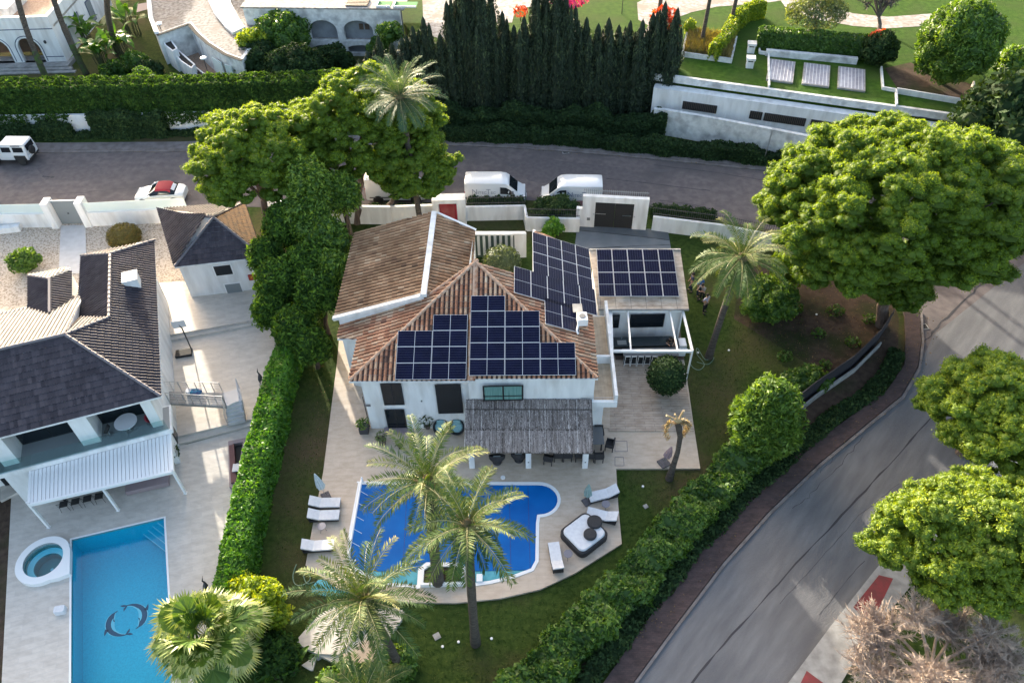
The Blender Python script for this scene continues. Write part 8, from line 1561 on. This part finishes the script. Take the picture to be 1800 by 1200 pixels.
for x in (11.3, 11.9): mb = MB(); mb.box(x, .86, 2.4, x+.45, .89, 3.0, FA); mb.build('window', 'wood_brown', ar)
for (x0, x1) in ((13.6, 14.9), (15.3, 17.5)): mb = MB(); mb.box(x0, .3, zz+.151, x1, 1.6, zz+.17, FA); mb.build('green_mat', 'green_felt', ar); mb = MB(); mb.box(x0-.12, .18, zz+.151, x0, 1.75, zz+.32, FA); mb.box(x0, .18, zz+.151, x1, .29, zz+.32, FA); mb.build('kerb', 'white_paint', ar)
mb = MB()
for k in range(5): mb.box(10.4, .3+k*.35, zz+.151, 12.6, .45+k*.35, zz+.3, FA)
mb.build('slatted_bench', 'wood_brown', ar)
# arcaded house top left
mh = thing('arcaded_house', 'white house with arched porch and thin dark blue outlines at the top left', 'house', at(60, 110, 1.5)); M0, M1 = at(-60, 113, 1.9), at(118, 108, 1.9); dM = M1-M0; LM = dM.length; FM = Matrix.Translation(M0) @ Matrix.Rotation(math.atan2(dM.y, dM.x), 4, 'Z')
ops = [(LM-10.6, LM-8.2, .0, 1.5, 2.6), (LM-7.1, LM-4.6, .0, 1.5, 2.6), (LM-3.8, LM-1.9, .0, 1.5, 2.6)]; e = []
ops = [(LM-11.5, LM-8.9, .0, 1.4, 2.5), (LM-7.7, LM-5.3, .0, 1.4, 2.5), (LM-4.3, LM-2.1, .0, 1.4, 2.5)]
archwall(FM, LM, 4.6, ops).build('facade', 'white_wall', mh)
for (x0, x1, zb, zs_, zt) in ops:
    xm = (x0+x1)/2; P = [(x0-.22, .1)]+[(xm+((x1-x0)/2+.22)*math.cos(math.pi-a*math.pi/12), zs_+(zt-zs_+.22)*math.sin(a*math.pi/12)) for a in range(13)]+[(x1+.22, .1)]; mb = MB()
    for p, q in zip(P, P[1:]): mb.beam(FM @ Vector((p[0], -.012, p[1])), FM @ Vector((q[0], -.012, q[1])), .07, .02, up=(FM.to_3x3() @ Vector((0, 1, 0))))
    mb.build('blue_outline', 'blue_line', mh)
mb = MB(); mb.box(0, -.02, 3.35, LM, -.001, 3.43, FM); mb.box(LM-1.9, -.02, .5, LM-.1, -.001, .57, FM); mb.build('blue_band', 'blue_line', mh)
mb = MB(); mb.box(0, 2.4, 0, LM-.4, 2.5, 3.4, FM); mb.build('inner_wall', 'wood_brown', mh); mb = MB(); mb.box(0, .4, 3.4, LM, 14, 3.6, FM); mb.box(-.5, .4, 3.6, LM-.3, 12, 3.66, FM); mb.build('roof_terrace', 'brown_gravel', mh)
mb = MB(); mb.box(LM-.35, .401, 0, LM, 14, 4.6, FM); mb.build('side_wall', 'white_wall', mh)
for b0 in (1.5, 4.5, 8.0): mb = MB(); mb.box(LM+.001, b0, .4, LM+.03, b0+1.3, 2.7, FM); w = mb.build('side_window', 'blue_line', mh); mb = MB(); mb.box(LM+.031, b0+.1, .5, LM+.04, b0+1.2, 2.6, FM); mb.build('pane', 'grey_gate', w)
mb = MB(); mb.box(-1, -.9, -.4, LM+.4, 1.6, -.02, FM); mb.box(-1, -1.35, -.4, LM+.85, -.9, -.16, FM); mb.box(-1, -1.8, -.4, LM+1.3, -1.35, -.30, FM); mb.build('plinth_steps', 'concrete_light', mh)
mb = MB(); mb.box(LM-9, 2.5, 3.6, LM-5, 6.5, 4.5, FM); mb.build('roof_block', 'old_wall', mh); mb = MB(); mb.box(LM-11, 3.0, 3.66, LM-9.2, 5.0, 4.4, FM); mb.build('roof_plant', 'grey_gate', mh)
mb = MB(); p = FM @ Vector((LM-1.3, -.08, 2.1)); mb.lathe([(.0, -.2), (.12, -.1), (.12, .1), (0, .2)], 10, p); mb.build('wall_lamp', 'dark_metal', mh)
mb = MB(); a, b = at(150, 5, 2.0), at(262, 15, 2.0); sheet('mauve_path', [(240, 8), (262, 4), (262, 16), (240, 22)], 1.52, 'mauve_stone')
# lamp post by the right street hedge
p = at(1341, 288, 0.1); t = thing('street_pole', 'thin pale pole standing at the kerb beside the huge pine', 'pole', p); mb = MB(); mb.tube([p, p+Vector((.12, .1, 3.3))], [.05, .03], 8); mb.build('shaft', 'steel', t); mb = MB(); mb.lathe([(.1, 0), (.1, .1), (.05, .12)], 10, p); mb.build('foot', 'dark_metal', t)
# trees added round the frame edge to cast shade into it
for i, (x, y, h, r) in enumerate([(39, 52, 9.5, 4.2), (42, 40, 9, 4.0), (-52, 50, 7, 2.6), (-48, 109, 10.5, 4.5), (-36, 108, 10, 4.0), (-60, 106, 10, 4.5)]):
    blobtree('evergreen_tree', (x, y, 0), clump((x, y, h-r*.7), (r, r, r*.75), 26, r*.34, i+70), 'dark_green', ['round dark tree added for its shade beyond the junction', 'dark tree added outside the frame for shade, right of the junction', 'dark tree added outside the frame for shade, left of the gravel yard', 'tree added outside the frame for shade, behind the arcaded house', 'tree added outside the frame for shade, behind the curved terrace', 'tree added outside the frame for shade, left of the arcaded house'][i], dens=14, size=.3, seed=130+i, trunk=.3)
bpy.context.view_layer.update()
